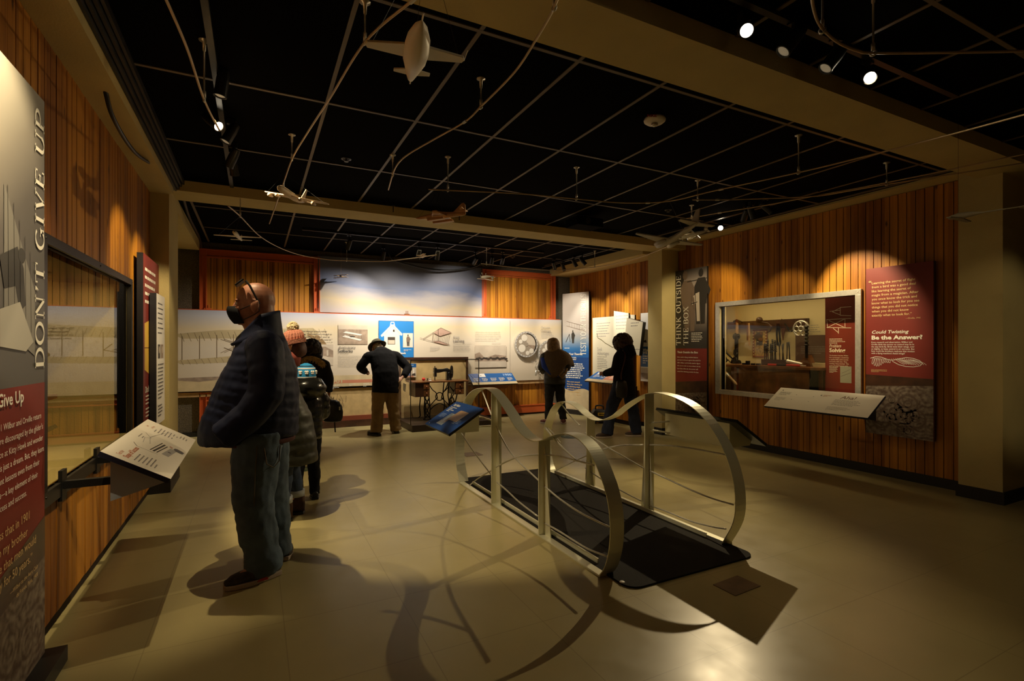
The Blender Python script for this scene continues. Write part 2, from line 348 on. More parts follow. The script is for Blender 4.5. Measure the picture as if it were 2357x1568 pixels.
class Art:
    'flat artwork on a plane: origin o, unit axes u (right) and v (up); layers step out along the normal'
    def __init__(s, o, u, v):
        s.o = Vector(o); s.u = Vector(u).normalized(); s.v = Vector(v).normalized(); s.n = s.u.cross(s.v).normalized(); s.k = 1; s.mb = MB()
    def P(s, x, y, k=None): return s.o+s.u*x+s.v*y+s.n*((s.k if k is None else k)*.0006)
    def poly(s, pts, m, step=True):
        s.mb.add([s.P(*p) for p in pts], [tuple(range(len(pts)))], m, [(p[0], p[1]) for p in pts]); s.k += 1 if step else 0
    def rect(s, x0, y0, x1, y1, m, step=True): s.poly([(x0,y0),(x1,y0),(x1,y1),(x0,y1)], m, step)
    def ell(s, cx, cy, rx, ry, m, n=24): s.poly([(cx+rx*math.cos(2*math.pi*i/n), cy+ry*math.sin(2*math.pi*i/n)) for i in range(n)], m)
    def ring(s, cx, cy, r0, r1, m, n=28, a0=0, a1=360, sy=1):
        vs = []; 
        for i in range(n+1):
            a = math.radians(a0+(a1-a0)*i/n)
            for r in (r0, r1): vs.append((cx+r*math.cos(a), cy+r*math.sin(a)*sy))
        s.mb.add([s.P(*p) for p in vs], [(2*i, 2*i+1, 2*i+3, 2*i+2) for i in range(n)], m)
    def line(s, pts, w_, m):
        for a, b in zip(pts[:-1], pts[1:]):
            dx, dy = b[0]-a[0], b[1]-a[1]; L_ = math.hypot(dx, dy) or 1; nx, ny = -dy/L_*w_/2, dx/L_*w_/2; ex, ey = dx/L_*w_*.3, dy/L_*w_*.3
            s.mb.add([s.P(*p) for p in [(a[0]+nx-ex,a[1]+ny-ey),(a[0]-nx-ex,a[1]-ny-ey),(b[0]-nx+ex,b[1]-ny+ey),(b[0]+nx+ex,b[1]+ny+ey)]], [(0,1,2,3)], m)
    def text(s, t, x, y, h, m, w=None, bold=.0, shear=0., rot=0., align='L'):
        if not t.strip(): return
        vs, fs = text_geo(t, bold)
        if not vs: return
        x0 = min(v[0] for v in vs); x1 = max(v[0] for v in vs); sx = h*1.38; sy = h*1.38
        if w: sx = w/(x1-x0)
        off = {'L': 0, 'R': -(x1-x0)*sx, 'C': -(x1-x0)*sx/2}[align]; cr, sr = math.cos(rot), math.sin(rot); out = []
        for v in vs:
            a = (v[0]-x0)*sx+off+shear*v[1]*sy; b = v[1]*sy; out.append(s.P(x+a*cr-b*sr, y+a*sr+b*cr))
        s.mb.add(out, fs, m)
    def para(s, lines, x, y, h, lead, m, ws=None, **k):
        for i, t in enumerate(lines): s.text(t, x, y-i*lead, h, m, w=(ws[i] if ws else None), **k)
    def greek(s, x, y, w_, n, lead, th, m, seed=1):
        'copy too small to read in the photograph: rows of short dashes'
        R = random.Random(seed)
        for i in range(n):
            L_ = w_*(R.uniform(.8, 1) if i < n-1 else R.uniform(.4, .8)); q = 0
            while q < L_-.003:
                d = R.uniform(.008, .03)*max(1, th/.004)*.6; e = min(L_, q+d)
                s.mb.add([s.P(x+q, y-i*lead), s.P(x+e, y-i*lead), s.P(x+e, y-i*lead+th), s.P(x+q, y-i*lead+th)], [(0,1,2,3)], m); q = e+th*.7
    def slab(s, t, x, y, h, length, m, rot=math.pi/2, thick=.155, thin=.07):
        'slab-serif capitals fitted to a length along the direction rot'
        tot = sum(SL[c][0]+.05 for c in t); sx = length/tot; cr, sr = math.cos(rot), math.sin(rot); q = 0
        def T(px, py): return s.P(x+px*sx*cr-py*h*sr, y+px*sx*sr+py*h*cr)
        def stroke(pts, w0, kind):
            k = len(pts); vs = []
            for i, p in enumerate(pts):
                a = pts[max(0, i-1)]; b = pts[min(k-1, i+1)]; dx, dy = b[0]-a[0], b[1]-a[1]; L_ = math.hypot(dx, dy) or 1
                ww = w0 if kind < 2 else thin+(thick-thin)*abs(dy)/L_*1.0
                nx, ny = -dy/L_*ww/2, dx/L_*ww/2; vs += [(p[0]+nx, p[1]+ny), (p[0]-nx, p[1]-ny)]
            s.mb.add([T(q+a, b) for a, b in vs], [(2*i, 2*i+1, 2*i+3, 2*i+2) for i in range(k-1)], m)
        for c in t:
            wd, st, se = SL[c]
            for kind, pts in st: stroke(pts, thick if kind == 1 else thin, kind)
            for (sx_, sy_, hw) in se:
                yy = .035 if sy_ == 0 else .965; stroke([(sx_-hw, yy), (sx_+hw, yy)], thin, 0)
            q += wd+.05
    def build(s, name, parent): return obj(name, s.mb, None, parent)
def board(parent, name, o, u, v, w_, h, th, m):
    o, u, v = Vector(o), Vector(u).normalized(), Vector(v).normalized(); n = u.cross(v)
    mb = MB(); mb.obox(o+u*w_/2+v*h/2-n*th/2, u*w_/2, v*h/2, n*th/2); return obj(name, mb, m, parent)
# ------------------------------------------------------------------ the room
XL, XR, YB, ZC = -.92, 6.30, 9.60, 3.15
def floor_mat():
    m = bpy.data.materials.new('beige_sheet_floor'); m.use_nodes = True; nt = m.node_tree; L = nt.links.new
    b = nt.nodes['Principled BSDF']
    g = N(nt, 'ShaderNodeNewGeometry')
    mp = N(nt, 'ShaderNodeMapping'); mp.inputs['Location'].default_value = (.475, .12, 0); L(g.outputs['Position'], mp.inputs[0])
    br = N(nt, 'ShaderNodeTexBrick', offset=0., squash=1.); br.inputs['Scale'].default_value = 1; br.inputs['Brick Width'].default_value = .61; br.inputs['Row Height'].default_value = .61
    br.inputs['Mortar Size'].default_value = .0022; br.inputs['Color1'].default_value = (1, 1, 1, 1); br.inputs['Color2'].default_value = (.97, .97, .97, 1); br.inputs['Mortar'].default_value = (.72, .70, .68, 1)
    L(mp.outputs[0], br.inputs['Vector'])
    n = N(nt, 'ShaderNodeTexNoise', Scale=1.3, Detail=7.); L(g.outputs['Position'], n.inputs['Vector'])
    r = N(nt, 'ShaderNodeValToRGB'); e = r.color_ramp.elements; e[0].position = .3; e[0].color = (.36, .30, .135, 1); e[1].position = .7; e[1].color = (.44, .375, .175, 1)
    L(n.outputs['Fac'], r.inputs[0])
    mm = N(nt, 'ShaderNodeMixRGB', blend_type='MULTIPLY'); mm.inputs[0].default_value = 1; L(r.outputs[0], mm.inputs[1]); L(br.outputs['Color'], mm.inputs[2]); L(mm.outputs[0], b.inputs['Base Color'])
    n2 = N(nt, 'ShaderNodeTexNoise', Scale=6., Detail=4.); L(g.outputs['Position'], n2.inputs['Vector'])
    rr = N(nt, 'ShaderNodeMapRange'); rr.inputs['To Min'].default_value = .24; rr.inputs['To Max'].default_value = .40; L(n2.outputs['Fac'], rr.inputs['Value']); L(rr.outputs[0], b.inputs['Roughness'])
    b.inputs['Specular IOR Level'].default_value = .55
    n3 = N(nt, 'ShaderNodeTexNoise', Scale=2.2, Detail=3.); L(g.outputs['Position'], n3.inputs['Vector'])
    bp = N(nt, 'ShaderNodeBump'); bp.inputs['Strength'].default_value = .25; bp.inputs['Distance'].default_value = .006; L(n3.outputs['Fac'], bp.inputs['Height']); L(bp.outputs[0], b.inputs['Normal'])
    return m
mb = MB(); mb.box((-2.2, -3.2, -.12), (8.2, 10.2, 0)); struct('floor', mb, floor_mat())
mb = MB(); mb.box((-2.2, -3.2, ZC), (8.2, 10.2, ZC+.1)); struct('ceiling', mb, M_black)
# ceiling grid: T-bars between the tiles, one mesh for each of the three ceiling bays
def grid(name, y0, y1, ys):
    mb = MB(); w_ = .012
    for k in range(-1, 8):
        x = 1.08+.635*k
        if x < 5.9 and x > -.6: mb.box((x-w_, y0, ZC-.006), (x+w_, y1, ZC+.002))
    mb.box((-.68, y0, ZC-.012), (-.655, y1, ZC+.002)); mb.box((5.95, y0, ZC-.012), (5.98, y1, ZC+.002))
    for y in ys: mb.box((-.67, y-w_, ZC-.0065), (5.96, y+w_, ZC+.0015))
    struct(name, mb, M_grid)
grid('trim_1', 2.32, 6.13, [2.515, 3.74, 4.965])
grid('trim_2', 6.58, 9.5, [7.19, 8.4]); grid('trim_3', -3, 1.93, [1.3, .08, -1.15])
# walls clad in upright boards, each board a box with an open joint beside it
def boards(mb, axis, a0, a1, z0, z1, face, depth, outward, pitch, off, holes, m):
    k = math.floor((a0-off)/pitch); R = random.Random(7)
    while off+k*pitch < a1:
        p0 = max(a0, off+k*pitch+.004); p1 = min(a1, off+(k+1)*pitch-.004); k += 1
        if p1-p0 < .004: continue
        segs = [(z0, z1)]
        for (h0, h1, hz0, hz1) in holes:
            if p1 > h0+.001 and p0 < h1-.001:
                segs = [s_ for (s0, s1) in segs for s_ in ((s0, min(s1, hz0)), (max(s0, hz1), s1)) if s_[1]-s_[0] > .01]
        dj = R.uniform(0, .003)
        for (s0, s1) in segs:
            f = face+outward*(-dj); bck = face-outward*depth
            if axis == 'Y': mb.box((f, p0, s0), (bck, p1, s1), m)
            else: mb.box((p0, f, s0), (p1, bck, s1), m)
HL = (3.24, 5.13, .74, 1.955); HR = (3.50, 5.46, .80, 2.055)
mb = MB(); boards(mb, 'Y', -3, 6.05, .07, 2.97, XL, .02, 1, .083, .017, [HL], M_woodY)
for (y0, y1, z0, z1) in ((-3, HL[0], 0, 2.97), (HL[1], 6.05, 0, 2.97), (HL[0], HL[1], 0, HL[2]), (HL[0], HL[1], HL[3], 2.97)):
    mb.box((XL-.021, y0, z0), (XL-.10, y1, z1), M_dark)
mb.box((XL-.10, -3, 2.97), (XL+.0, 6.05, ZC), M_cream)
struct('wall_left', mb)
mb = MB(); mb.box((XL+.19, -3, 2.965), (XL-.02, 6.05, ZC-.0)); struct('trim_4', mb, M_cream)          # cream soffit over the left wall
mb = MB()
for k in range(4): mb.box((XL+.192+.022*k, -3, 3.03+.025*k), (XL+.208+.022*k, 6.15, ZC))
struct('trim_5', mb, M_base)                                                                        # black stepped edge of the ceiling
mb = MB(); mb.box((-1.6, 6.05, 0), (-.765, 6.70, ZC)); struct('trim_6', mb, M_cream)                 # left pillar
mb = MB(); mb.box((-1.6, 6.035, 0), (-.75, 6.715, .12)); struct('baseboard_left', mb, M_base)
mb = MB(); mb.box((-1.65, 6.70, 0), (-1.55, YB, ZC), M_cream); mb.box((-1.55, 6.70, 3.0), (-.80, YB-.05, ZC-.001), M_cream); struct('wall_left_far', mb)
# right wall
mb = MB(); boards(mb, 'Y', 2.45, 6.32, .10, 3.12, XR, .02, -1, .083, .0, [HR], M_woodY)
for (y0, y1, z0, z1) in ((2.45, HR[0], 0, 3.12), (HR[1], 6.32, 0, 3.12), (HR[0], HR[1], 0, HR[2]), (HR[0], HR[1], HR[3], 3.12)):
    mb.box((XR+.021, y0, z0), (XR+.10, y1, z1), M_dark)
struct('wall_right', mb)
mb = MB(); mb.box((6.05, 2.3, 3.125), (XR+.1, 6.3, ZC-.001)); struct('trim_7', mb, M_cream)
mb = MB(); mb.box((XR-.012, 2.46, 0), (XR+.02, 6.36, .10)); struct('baseboard_right', mb, M_base)
mb = MB(); boards(mb, 'Y', 6.6, YB, .08, 3.0, XR, .02, -1, .083, .0, [], M_woodY); mb.box((XR+.021, 6.6, 0), (XR+.10, YB, 3.0), M_dark); struct('wall_right_far', mb)
mb = MB(); mb.box((5.78, 6.6, 3.0), (XR+.1, YB, ZC-.001)); struct('trim_8', mb, M_cream)
mb = MB(); mb.box((5.95, 6.33, 0), (XR+.1, 6.66, ZC)); struct('trim_9', mb, M_cream)                  # right pillar at the far beam
mb = MB(); mb.box((5.937, 6.317, 0), (XR+.1, 6.673, .11)); struct('baseboard_pillar', mb, M_base)
mb = MB(); mb.box((6.10, 2.125, 0), (6.95, 2.455, ZC)); struct('trim_10', mb, M_cream)                # right pillar at the near beam
mb = MB(); mb.box((6.085, 2.11, 0), (6.95, 2.47, .115)); struct('baseboard_near_pillar', mb, M_base)
mb = MB(); mb.box((6.9, -3, 0), (7.0, 2.2, ZC)); struct('wall_right_near', mb, M_cream)
mb = MB(); mb.box((-1.1, -3.1, 0), (7.0, -3.0, ZC)); struct('wall_behind', mb, M_cream)
# beams
mb = MB(); mb.box((-.70, 1.93, 3.04), (6.95, 2.31, ZC+.02)); struct('beam_near', mb, M_cream)
mb = MB(); mb.box((-.78, 6.15, 3.04), (6.3, 6.56, ZC+.02)); struct('beam_far', mb, M_cream)
# back wall: concrete, with two orange steel frames filled with boards
mb = MB(); mb.box((-1.6, YB+.03, 0), (6.4, YB+.16, ZC), M_conc); struct('wall_back', mb)
def infill(name, x0, x1, z0, z1):
    mb = MB(); boards(mb, 'X', x0, x1, z0, z1, YB, .02, -1, .083, .02, [], M_woodX); mb.box((x0, YB+.021, z0), (x1, YB+.03, z1), M_dark); struct(name, mb)
infill('wall_back_boards', -.70, .93, 1.95, 2.98); infill('wall_back_boards_right', 4.2, 5.80, 1.95, 2.98)
infill('wall_back_boards_low', -.70, 1.0, .1, .72); infill('wall_back_boards_low_right', 3.78, 5.80, .2, .72)
def steel_frame(name, x0, x1, z0, z1, bottom):
    mb = MB(); y = YB-.02
    for (a, b) in ((x0, x0+.10), (x1-.10, x1)):
        mb.box((a, y, z0), (b, YB+.028, z1)); mb.box((a, y-.035, z0), (a+.012, y, z1)); mb.box((b-.012, y-.035, z0), (b, y, z1))
    mb.box((x0, y-.01, z1-.10), (x1, YB+.028, z1)); mb.box((x0, y-.045, z1-.015), (x1, y, z1)); mb.box((x0+.09, y-.03, z1-.135), (x1-.09, y+.01, z1-.115))
    if bottom: mb.box((x0, y-.03, z0), (x1, YB+.028, z0+.12)); mb.box((x0, y-.05, z0+.12), (x1, y, z0+.135))
    struct(name, mb, M_orange)
steel_frame('trim_11', -.80, 1.02, 2.02, 3.03, False); steel_frame('trim_12', 4.14, 5.90, 2.02, 3.04, False)
steel_frame('trim_13', -.80, 1.02, .03, .70, True)
mb = MB(); mb.box((3.76, YB-.06, .04), (5.9, YB+.02, .19)); mb.box((3.76, YB-.075, .19), (5.9, YB, .205)); mb.box((-1.6, YB-.065, 2.035), (6.0, YB+.028, 2.05)); struct('trim_14', mb, M_orange)
mb = MB(); mb.box((-1.6, YB-.055, .64), (.98, YB+.028, .715)); mb.box((3.76, YB-.075, .66), (5.9, YB+.028, .735)); struct('trim_15', mb, M_woodl)
mb = MB(); mb.box((-1.6, YB-.02, 0), (-.80, YB+.03, .07)); struct('baseboard_back', mb, M_base)
# small orange stops sitting on the rail over the long panel
g_ = 'orange steel stops on the rail over the long wall panel'
for i, (px, s_) in enumerate([(478, 'left end, under the first orange upright'), (730, 'middle, where the sky mural begins'), (937, 'under the sky mural, the darkest'), (1117, 'right of the sky mural, small and bright'), (1268, 'far right end, by the concrete')]):
    x = at(px, 725, Y=YB-.05)[0]; mb = MB(); mb.box((x-.05, YB-.05, 2.05), (x+.05, YB-.01, 2.075)); mb.box((x-.02, YB-.045, 2.05), (x-.01, YB-.015, 2.13)); mb.box((x+.01, YB-.045, 2.05), (x+.02, YB-.015, 2.13))
    tag(obj('steel_stop', mb, M_orange if i not in (2,) else M_wood2), 'small orange steel stop on the panel rail, '+s_, 'bracket', g_)

# ------------------------------------------------------------------ ceiling rods, hangers
def spline(ps, n=8):
    ps = [Vector(p) for p in ps]; out = []
    for i in range(len(ps)-1):
        p0 = ps[max(0, i-1)]; p1 = ps[i]; p2 = ps[i+1]; p3 = ps[min(len(ps)-1, i+2)]
        for k in range(n):
            t = k/n; out.append(.5*((2*p1)+(p2-p0)*t+(2*p0-5*p1+4*p2-p3)*t*t+(3*p1-p0-3*p2+p3)*t**3))
    out.append(ps[-1]); return out
def rod(name, label, pxs, z, hangers, r=.0065, joints=()):
    pts = [at(px, py, Z=z) for px, py in pxs]; t = thing(name, pts[0], label, 'ceiling rod', 'bent metal rods under the black ceiling')
    mb = MB(); mb.tube(spline(pts), r, 8); obj('rod', mb, M_rod, t, smooth=True)
    sp = spline(pts)
    for (px, py) in hangers:
        a = at(px, py, Z=z); mb = MB(); mb.lathe([(0, ZC-.0), (.028, ZC-.0), (.028, ZC-.005), (.010, ZC-.012), (.008, ZC-.06), (.0045, ZC-.065), (.0045, z+.05), (.009, z+.045), (.009, z+.01), (0, z+.008)], (a.x, a.y, 0), n=10)
        mb.lathe([(.013, -.006), (.018, 0), (.013, .006), (.009, 0), (.013, -.006)], (a.x, a.y, z), n=12, ax=(1, .2, 0)); h = obj('hanger', mb, M_steel, t, smooth=True)
    for (px, py) in joints:
        a = at(px, py, Z=z); b = min(sp, key=lambda q: (q-a).length); i = sp.index(b); d = (sp[min(i+1, len(sp)-1)]-sp[max(i-1, 0)]).normalized()
        mb = MB(); mb.tube([b-d*.02, b+d*.02], .0105, 10); obj('coupling', mb, M_steel, t)
    return t
rod('ceiling_rod', 'straight tan rod hung above the lit spotlight at upper left', [(365,-40),(430,110),(470,230),(505,300)], 2.82, [(470,229)])
rod('ceiling_rod', 'long curved rod running past the white aircraft wing tip to the airliner', [(990,-40),(950,0),(840,97),(760,225),(705,310),(672,367),(648,435),(620,515)], 2.95, [(840,97),(672,367)], joints=[(945,3)])
rod('ceiling_rod', 'curved rod right of the white aircraft ending in a hooked S bend', [(1295,-40),(1276,15),(1240,80),(1185,165),(1107,245),(1070,280),(1000,320),(940,355),(915,378),(903,405),(894,437)], 2.97, [(1276,18),(1107,246),(904,403)], joints=[(1070,280)])
rod('ceiling_rod', 'longest rod, sweeping from the wooden jet to the right edge', [(986,436),(1031,438),(1200,446),(1327,458),(1440,467),(1540,463),(1640,440),(1838,397),(2000,358),(2180,312),(2380,258)], 2.85, [(1031,438),(1327,458),(1838,397)], joints=[(1487,466),(1651,437)])
rod('ceiling_rod', 'thin rod crossing the wooden wall top toward the near pillar', [(1594,460),(1700,459),(1870,452),(1950,440),(2041,424),(2200,400),(2380,372)], 2.95, [(1606,460),(2041,424)], joints=[(1652,461)])
rod('ceiling_rod', 'rod holding the twin-propeller model beside the lit wall spotlight', [(1580,503),(1592,501),(1680,486),(1760,473),(1870,452),(2000,428),(2180,392),(2380,350)], 3.0, [(1592,501)], joints=[(1661,490)])
rod('ceiling_rod', 'sagging rod in front of the sky mural on the back wall', [(525,474),(553,498),(600,545),(650,573),(700,589),(760,598),(800,600),(873,602),(930,597),(1005,587)], 2.85, [(553,498),(798,600)])
rod('ceiling_rod', 'faint rod from the small white monoplane to the far pillar', [(1108,607),(1120,608),(1200,617),(1280,622),(1369,615),(1420,606),(1480,590),(1540,566),(1570,553)], 2.86, [(1120,608),(1369,615)])
rod('ceiling_rod', 'rod bent round a corner at the top right above the beam lamps', [(1868,-30),(1873,20),(1890,62),(1930,98),(1975,117),(2010,122),(2180,121),(2390,117)], 2.85, [(1893,70),(2010,122)])
# loose hooks
for i, (px, py, s_) in enumerate([(893,490,'left of the wooden jet'), (1043,506,'right of the wooden jet, just under its tail')]):
    a = at(px, py-5, Z=ZC); a.y = min(a.y, 6.10); mb = MB(); mb.lathe([(0, 3.15), (.022, 3.15), (.022, 3.145), (.006, 3.135), (.006, 3.09), (0, 3.088)], (a.x, a.y, 0), n=10); mb.lathe([(.010, -.004), (.016, 0), (.010, .004), (.006, 0), (.010, -.004)], (a.x, a.y, 3.078), n=12, ax=(1, 0, 0))
    tag(obj('ceiling_hook', mb, M_blackm), 'small black eye hook on the ceiling, '+s_, 'hook', 'eye hooks near the far beam')

# ------------------------------------------------------------------ track lighting
def track(a, b, label):
    mb = MB(); mb.bar(a, b, .035, .03); tag(obj('lighting_track', mb, M_blackm), label, 'lighting track', 'black tracks carrying the spotlights')
def head(loc, tgt, label, lit=False, watts=0, angle=60, r=.036, L_=.15, track_z=None, blend=.6, col=WARM, aim=None, group='black cylinder spotlights', lens_s=None):
    'loc is the lens centre; the barrel points at tgt'
    loc = Vector(loc); d = (Vector(tgt)-loc).normalized(); tz = track_z or ZC-.03
    back = loc-d*L_; t = thing('track_spotlight', (loc.x, loc.y, loc.z), label, 'spotlight', group)
    mb = MB(); mb.lathe([(0, -L_), (r*.8, -L_), (r*.9, -L_*.85), (r, -L_*.6), (r, 0), (r*1.06, 0), (r*1.06, .012), (r*.9, .012), (r*.88, -.004)], loc, n=20, ax=d); obj('lamp_body', mb, M_blackm, t, smooth=False)
    mb = MB(); top = Vector((back.x+d.x*.05, back.y+d.y*.05, tz)); mid = loc-d*L_*.55
    mb.bar(mid, Vector((mid.x, mid.y, tz)), .014, .02); mb.box((mid.x-.03, mid.y-.02, tz-.01), (mid.x+.03, mid.y+.02, tz+.03)); obj('mounting_arm', mb, M_blackm, t)
    mb = MB(); mb.lathe([(0, .009), (r*.55, .0085), (r*.88, .003)], loc, n=20, ax=d); o_ = obj('lens', mb, M_lens if lit else M_lensd, t); lab(o_, 'glowing round lens' if lit else 'dim round lens')
    if watts: spot('lamp_light', loc+d*.03, aim or tgt, watts, angle, blend, col, .014, t)
    return t
LL = Vector((-.24, 4.22, 3.04)); LR = Vector((5.60, 4.85, 3.05))
track((-.22, 1.9+.45, 3.135), (-.22, 6.1, 3.135), 'black track along the left side of the near ceiling bay')
track((5.42, 3.4, 3.135), (5.42, 6.1, 3.135), 'black track along the ceiling above the right display case')
track((1.2, 1.70, 3.135), (4.2, 1.70, 3.135), 'black track along the near side of the big cream beam')
track((.6, 7.85, 3.135), (4.6, 7.85, 3.135), 'black track across the ceiling before the sky mural')
track((5.35, 7.4, 3.135), (5.35, 9.1, 3.135), 'black track in the far right ceiling bay')
# two lit heads that throw the long floor shadows
head(LL, (1.5, 2.4, 1.2), 'lit spotlight glaring at upper left beneath the straight rod', True, 210, 68, r=.036, aim=(1.7, 4.85, 0), blend=.25, col=WARM)
head(LR, (2.6, 2.0, 1.4), 'lit spotlight glaring at the top of the right wood wall', True, 290, 74, r=.036, aim=(1.1, 3.25, 0), col=WARM)
# near beam heads: two lit, two aimed away
head(at(1718, 70, Z=3.02), (.8, .2, 1.6), 'lit spotlight nearest the big cream beam, upper of two glowing', True, 14, 50, r=.034, aim=(-.6, 2.6, 1.9))
pb = at(1805, 116, Z=2.98); head(pb, pb+Vector((-cc*.6, cs*.6, -.75)), 'dark cylinder spotlight just right of the upper glowing one by the beam')
pb = at(1902, 155, Z=2.97); head(pb, pb+Vector((-cc*.6, cs*.6, -.75)), 'second dark cylinder spotlight along the cream beam, left of the lower glowing one')
head(at(2002, 178, Z=3.0), (1.2, .2, 1.2), 'lit spotlight lower right of the cream beam, lower of two glowing', True, 16, 150, r=.034, aim=(4.8, 1.6, .9))
# left track heads
head(at(520, 324, Z=2.98), (-.9, 4.2, 1.5), 'dark spotlight just under the glaring one at upper left', False, 75, 48, aim=(-.9, 4.95, 1.9))
head(at(527, 381, Z=2.97), (-.9, 5.6, 1.5), 'dark spotlight, middle of the left track, aimed at the wall', False, 100, 44, aim=(-.95, 5.8, 1.7))
head(at(540, 400, Z=2.95), (.2, 6.5, .8), 'dark spotlight lowest on the left track near the far beam')
head(at(507, 218, Z=3.0), (-.5, 3.7, .85), 'dark spotlight added under the black mounting box at upper left, lighting the sloping board', False, 130, 52, aim=(-.55, 3.85, .85))  # extra head added to brighten the left sloping board
head((4.3, -1.2, 3.0), (6.25, 2.15, 1.6), 'unseen spotlight added on the ceiling behind the viewer to light the near right pillar', False, 70, 26, aim=(6.3, 2.2, 1.4))  # unseen lamp added behind the camera to brighten the near pillar
# right wall heads
head(at(1712, 506, Z=2.98), (6.3, 5.7, 1.6), 'dark spotlight just right of the glaring one on the right wall', False, 150, 48, aim=(6.3, 6.0, 1.8))
head(at(1734, 500, Z=2.98), (6.3, 4.2, 1.4), 'dark spotlight, middle of three over the right display case', False, 40, 46, aim=(6.9, 4.6, 1.2))
head(at(1775, 487, Z=2.98), (6.3, 3.2, 1.9), 'dark spotlight with a bright rim, nearest the viewer over the display case', False, 220, 50, aim=(6.3, 3.45, 1.9))
# back track
BG = [(800, 572, 'at the left end of the back track, over the big man', False, 170, (-.35, 9.6, .85)), (880, 598, 'under the left end of the sky mural, its lens glowing', True, 150, (1.2, 9.6, 1.2)), (962, 594, 'second from left before the mural', False, 125, (2.2, 9.6, 1.2)), (1006, 596, 'third from left before the mural', False, 140, (3.2, 9.5, 1.1)),
      (1091, 606, 'left of the three over the small white monoplane', False, 60, (3.55, 9.6, 2.3)), (1131, 608, 'middle one just right of the small white monoplane rod', False, 230, (4.9, 9.6, 1.5)), (1155, 606, 'right of the three by the orange frame', False, 90, (5.1, 9.6, 2.0))]
for px, py, s_, lit, wt, tg in BG:
    p = at(px, py, Z=2.93 if not lit else 2.93); head(p, (p.x*.7+tg[0]*.3, tg[1], tg[2]), 'black cylinder spotlight '+s_, lit, wt, 112 if wt in (150, 125, 140) else 76, blend=1., aim=tg, col=WARM2, group='cylinder spotlights on the back track')
for i, (px, py, s_, wt, tg) in enumerate([(1277, 618, 'farthest, beside the orange frame corner', 70, (6.1, 9.2, 1.8)), (1299, 622, 'first of three over the blue theory panel', 70, (6.2, 8.7, 1.7)), (1326, 612, 'second of three over the map panel', 130, (6.25, 8.0, 1.75)), (1347, 608, 'third of three, nearest the pillar', 90, (6.25, 7.2, 1.8))]):
    p = at(px, py, Z=2.96); head(p, tg, 'small black spotlight '+s_, False, wt, 62, aim=tg, col=WARM2, group='small spotlights in the far right corner')
head(at(1798, 520, Z=2.9)*1, (6.3, 3.0, 2.0), 'x') if False else None
# one more on the left track in front of the tall grey banner (lamp behind the picture's top edge)
head((-.22, 1.9, 3.0), (-.85, 2.3, 2.2), 'spotlight over the tall grey banner, out of the picture above', False, 200, 56, aim=(-.86, 2.42, 2.2))
# ------------------------------------------------------------------ printed panels and exhibits
def artpx(a, px, py):
    'local coordinates, on the plane of an artwork, of a photograph pixel'
    d = Vector(ray(px, py)); o = Vector((0, 0, H)); t = (a.o-o).dot(a.n)/d.dot(a.n); p = o+d*t-a.o
    return p.dot(a.u), p.dot(a.v)
def panel(name, label, cat, o, u, v, w_, h, th, edge, group=None, base=None):
    o = Vector(o); t = thing(name, base or o, label, cat, group); board(t, 'board', o, u, v, w_, h, th, edge)
    return t, Art(o, u, v)
U_L, U_R, U_B, UP = (0,1,0), (0,-1,0), (1,0,0), (0,0,1)
# --- tall grey and maroon banner at the left edge
t, a = panel('exhibit_banner', 'tall grey and maroon banner reading DON’T GIVE UP at the left edge', 'banner', (-.85, 2.28, .07), U_L, UP, .72, 2.485, .045, M_blackm, base=(-.87, 2.64, 0))
W_ = .72
zr = 1.22
a.poly([(0, zr), (W_, zr), (W_, 2.485), (0, 2.485)], M_dgu)
a.mb.uv = {k: (v[0], v[1]-zr) for k, v in a.mb.uv.items()}
a.rect(0, .35, W_, zr, M_maroon)
n0 = len(a.mb.v); a.poly([(0, 0), (W_, 0), (W_, .44), (0, .33)], M_cog)
a.poly([(0, .33), (W_, .44), (W_, .62), (0, .45)], M_woodd)
# photograph ghost: glider ribs and a bending man in grey tones
M_g1 = mat('grey_photo_mid', (.22, .21, .19), .6); M_g2 = mat('grey_photo_dark', (.05, .047, .045), .6); M_g3 = mat('grey_photo_light', (.42, .40, .35), .6)
a.poly([(.30, 1.45), (.60, 1.34), (.60, 1.62), (.30, 2.0)], M_g1)
for i in range(5): a.line([(.34+.055*i, 1.40+.01*i), (.33+.055*i, 2.0-.055*i)], .004, M_g2)
a.poly([(.26, 1.72), (.42, 1.78), (.48, 1.70), (.50, 1.55), (.44, 1.52), (.40, 1.62), (.30, 1.60)], M_g2); a.ell(.46, 1.75, .035, .03, M_g2)
a.poly([(.26, 1.52), (.44, 1.56), (.58, 1.40), (.50, 1.36), (.26, 1.38)], M_g3)
x0, y0 = artpx(a, 88, 850); x1, y1 = artpx(a, 66, 226)
a.k += 1; a.slab("DON'T GIVE UP", .700, y0, .105, y1-y0, M_txtw, thick=.135, thin=.055)
a.k += 1
x, y = artpx(a, 50, 925)
a.text("Don't Give Up", x, y, .05, M_txtw, bold=.02, align='R', w=.42)
L1 = ["In 1901 Wilbur and Orville return home.", "They're discouraged by the glider's", "performance at Kitty Hawk and wonder", "if flight is just a dream. But, they learn", "important lessons even from their", "experiments\u2014a key element of their", "process and success."]
L1 = ["In 1901 Wilbur and Orville return", "home. They're discouraged by the glider's"[6:], "performance at Kitty Hawk and wonder", "if flight is just a dream. But, they learn", "important lessons even from their", "experiments\u2014a key element of their", "process and success."]
xs = [.66, .68, .68, .69, .64, .62, .50]
for i, (s_, xx) in enumerate(zip(L1, xs)): a.text(s_, xx, 1.065-.050*i, .026, M_txtw, align='R', bold=.0)
L2 = ["\u201cI confess that in 1901", "I said to my brother", "Orville that men would", "not fly for 50 years.\u201d"]
for i, (s_, xx) in enumerate(zip(L2, [.53, .51, .60, .56])): a.text(s_, xx, .66-.062*i, .036, M_txty, align='R')
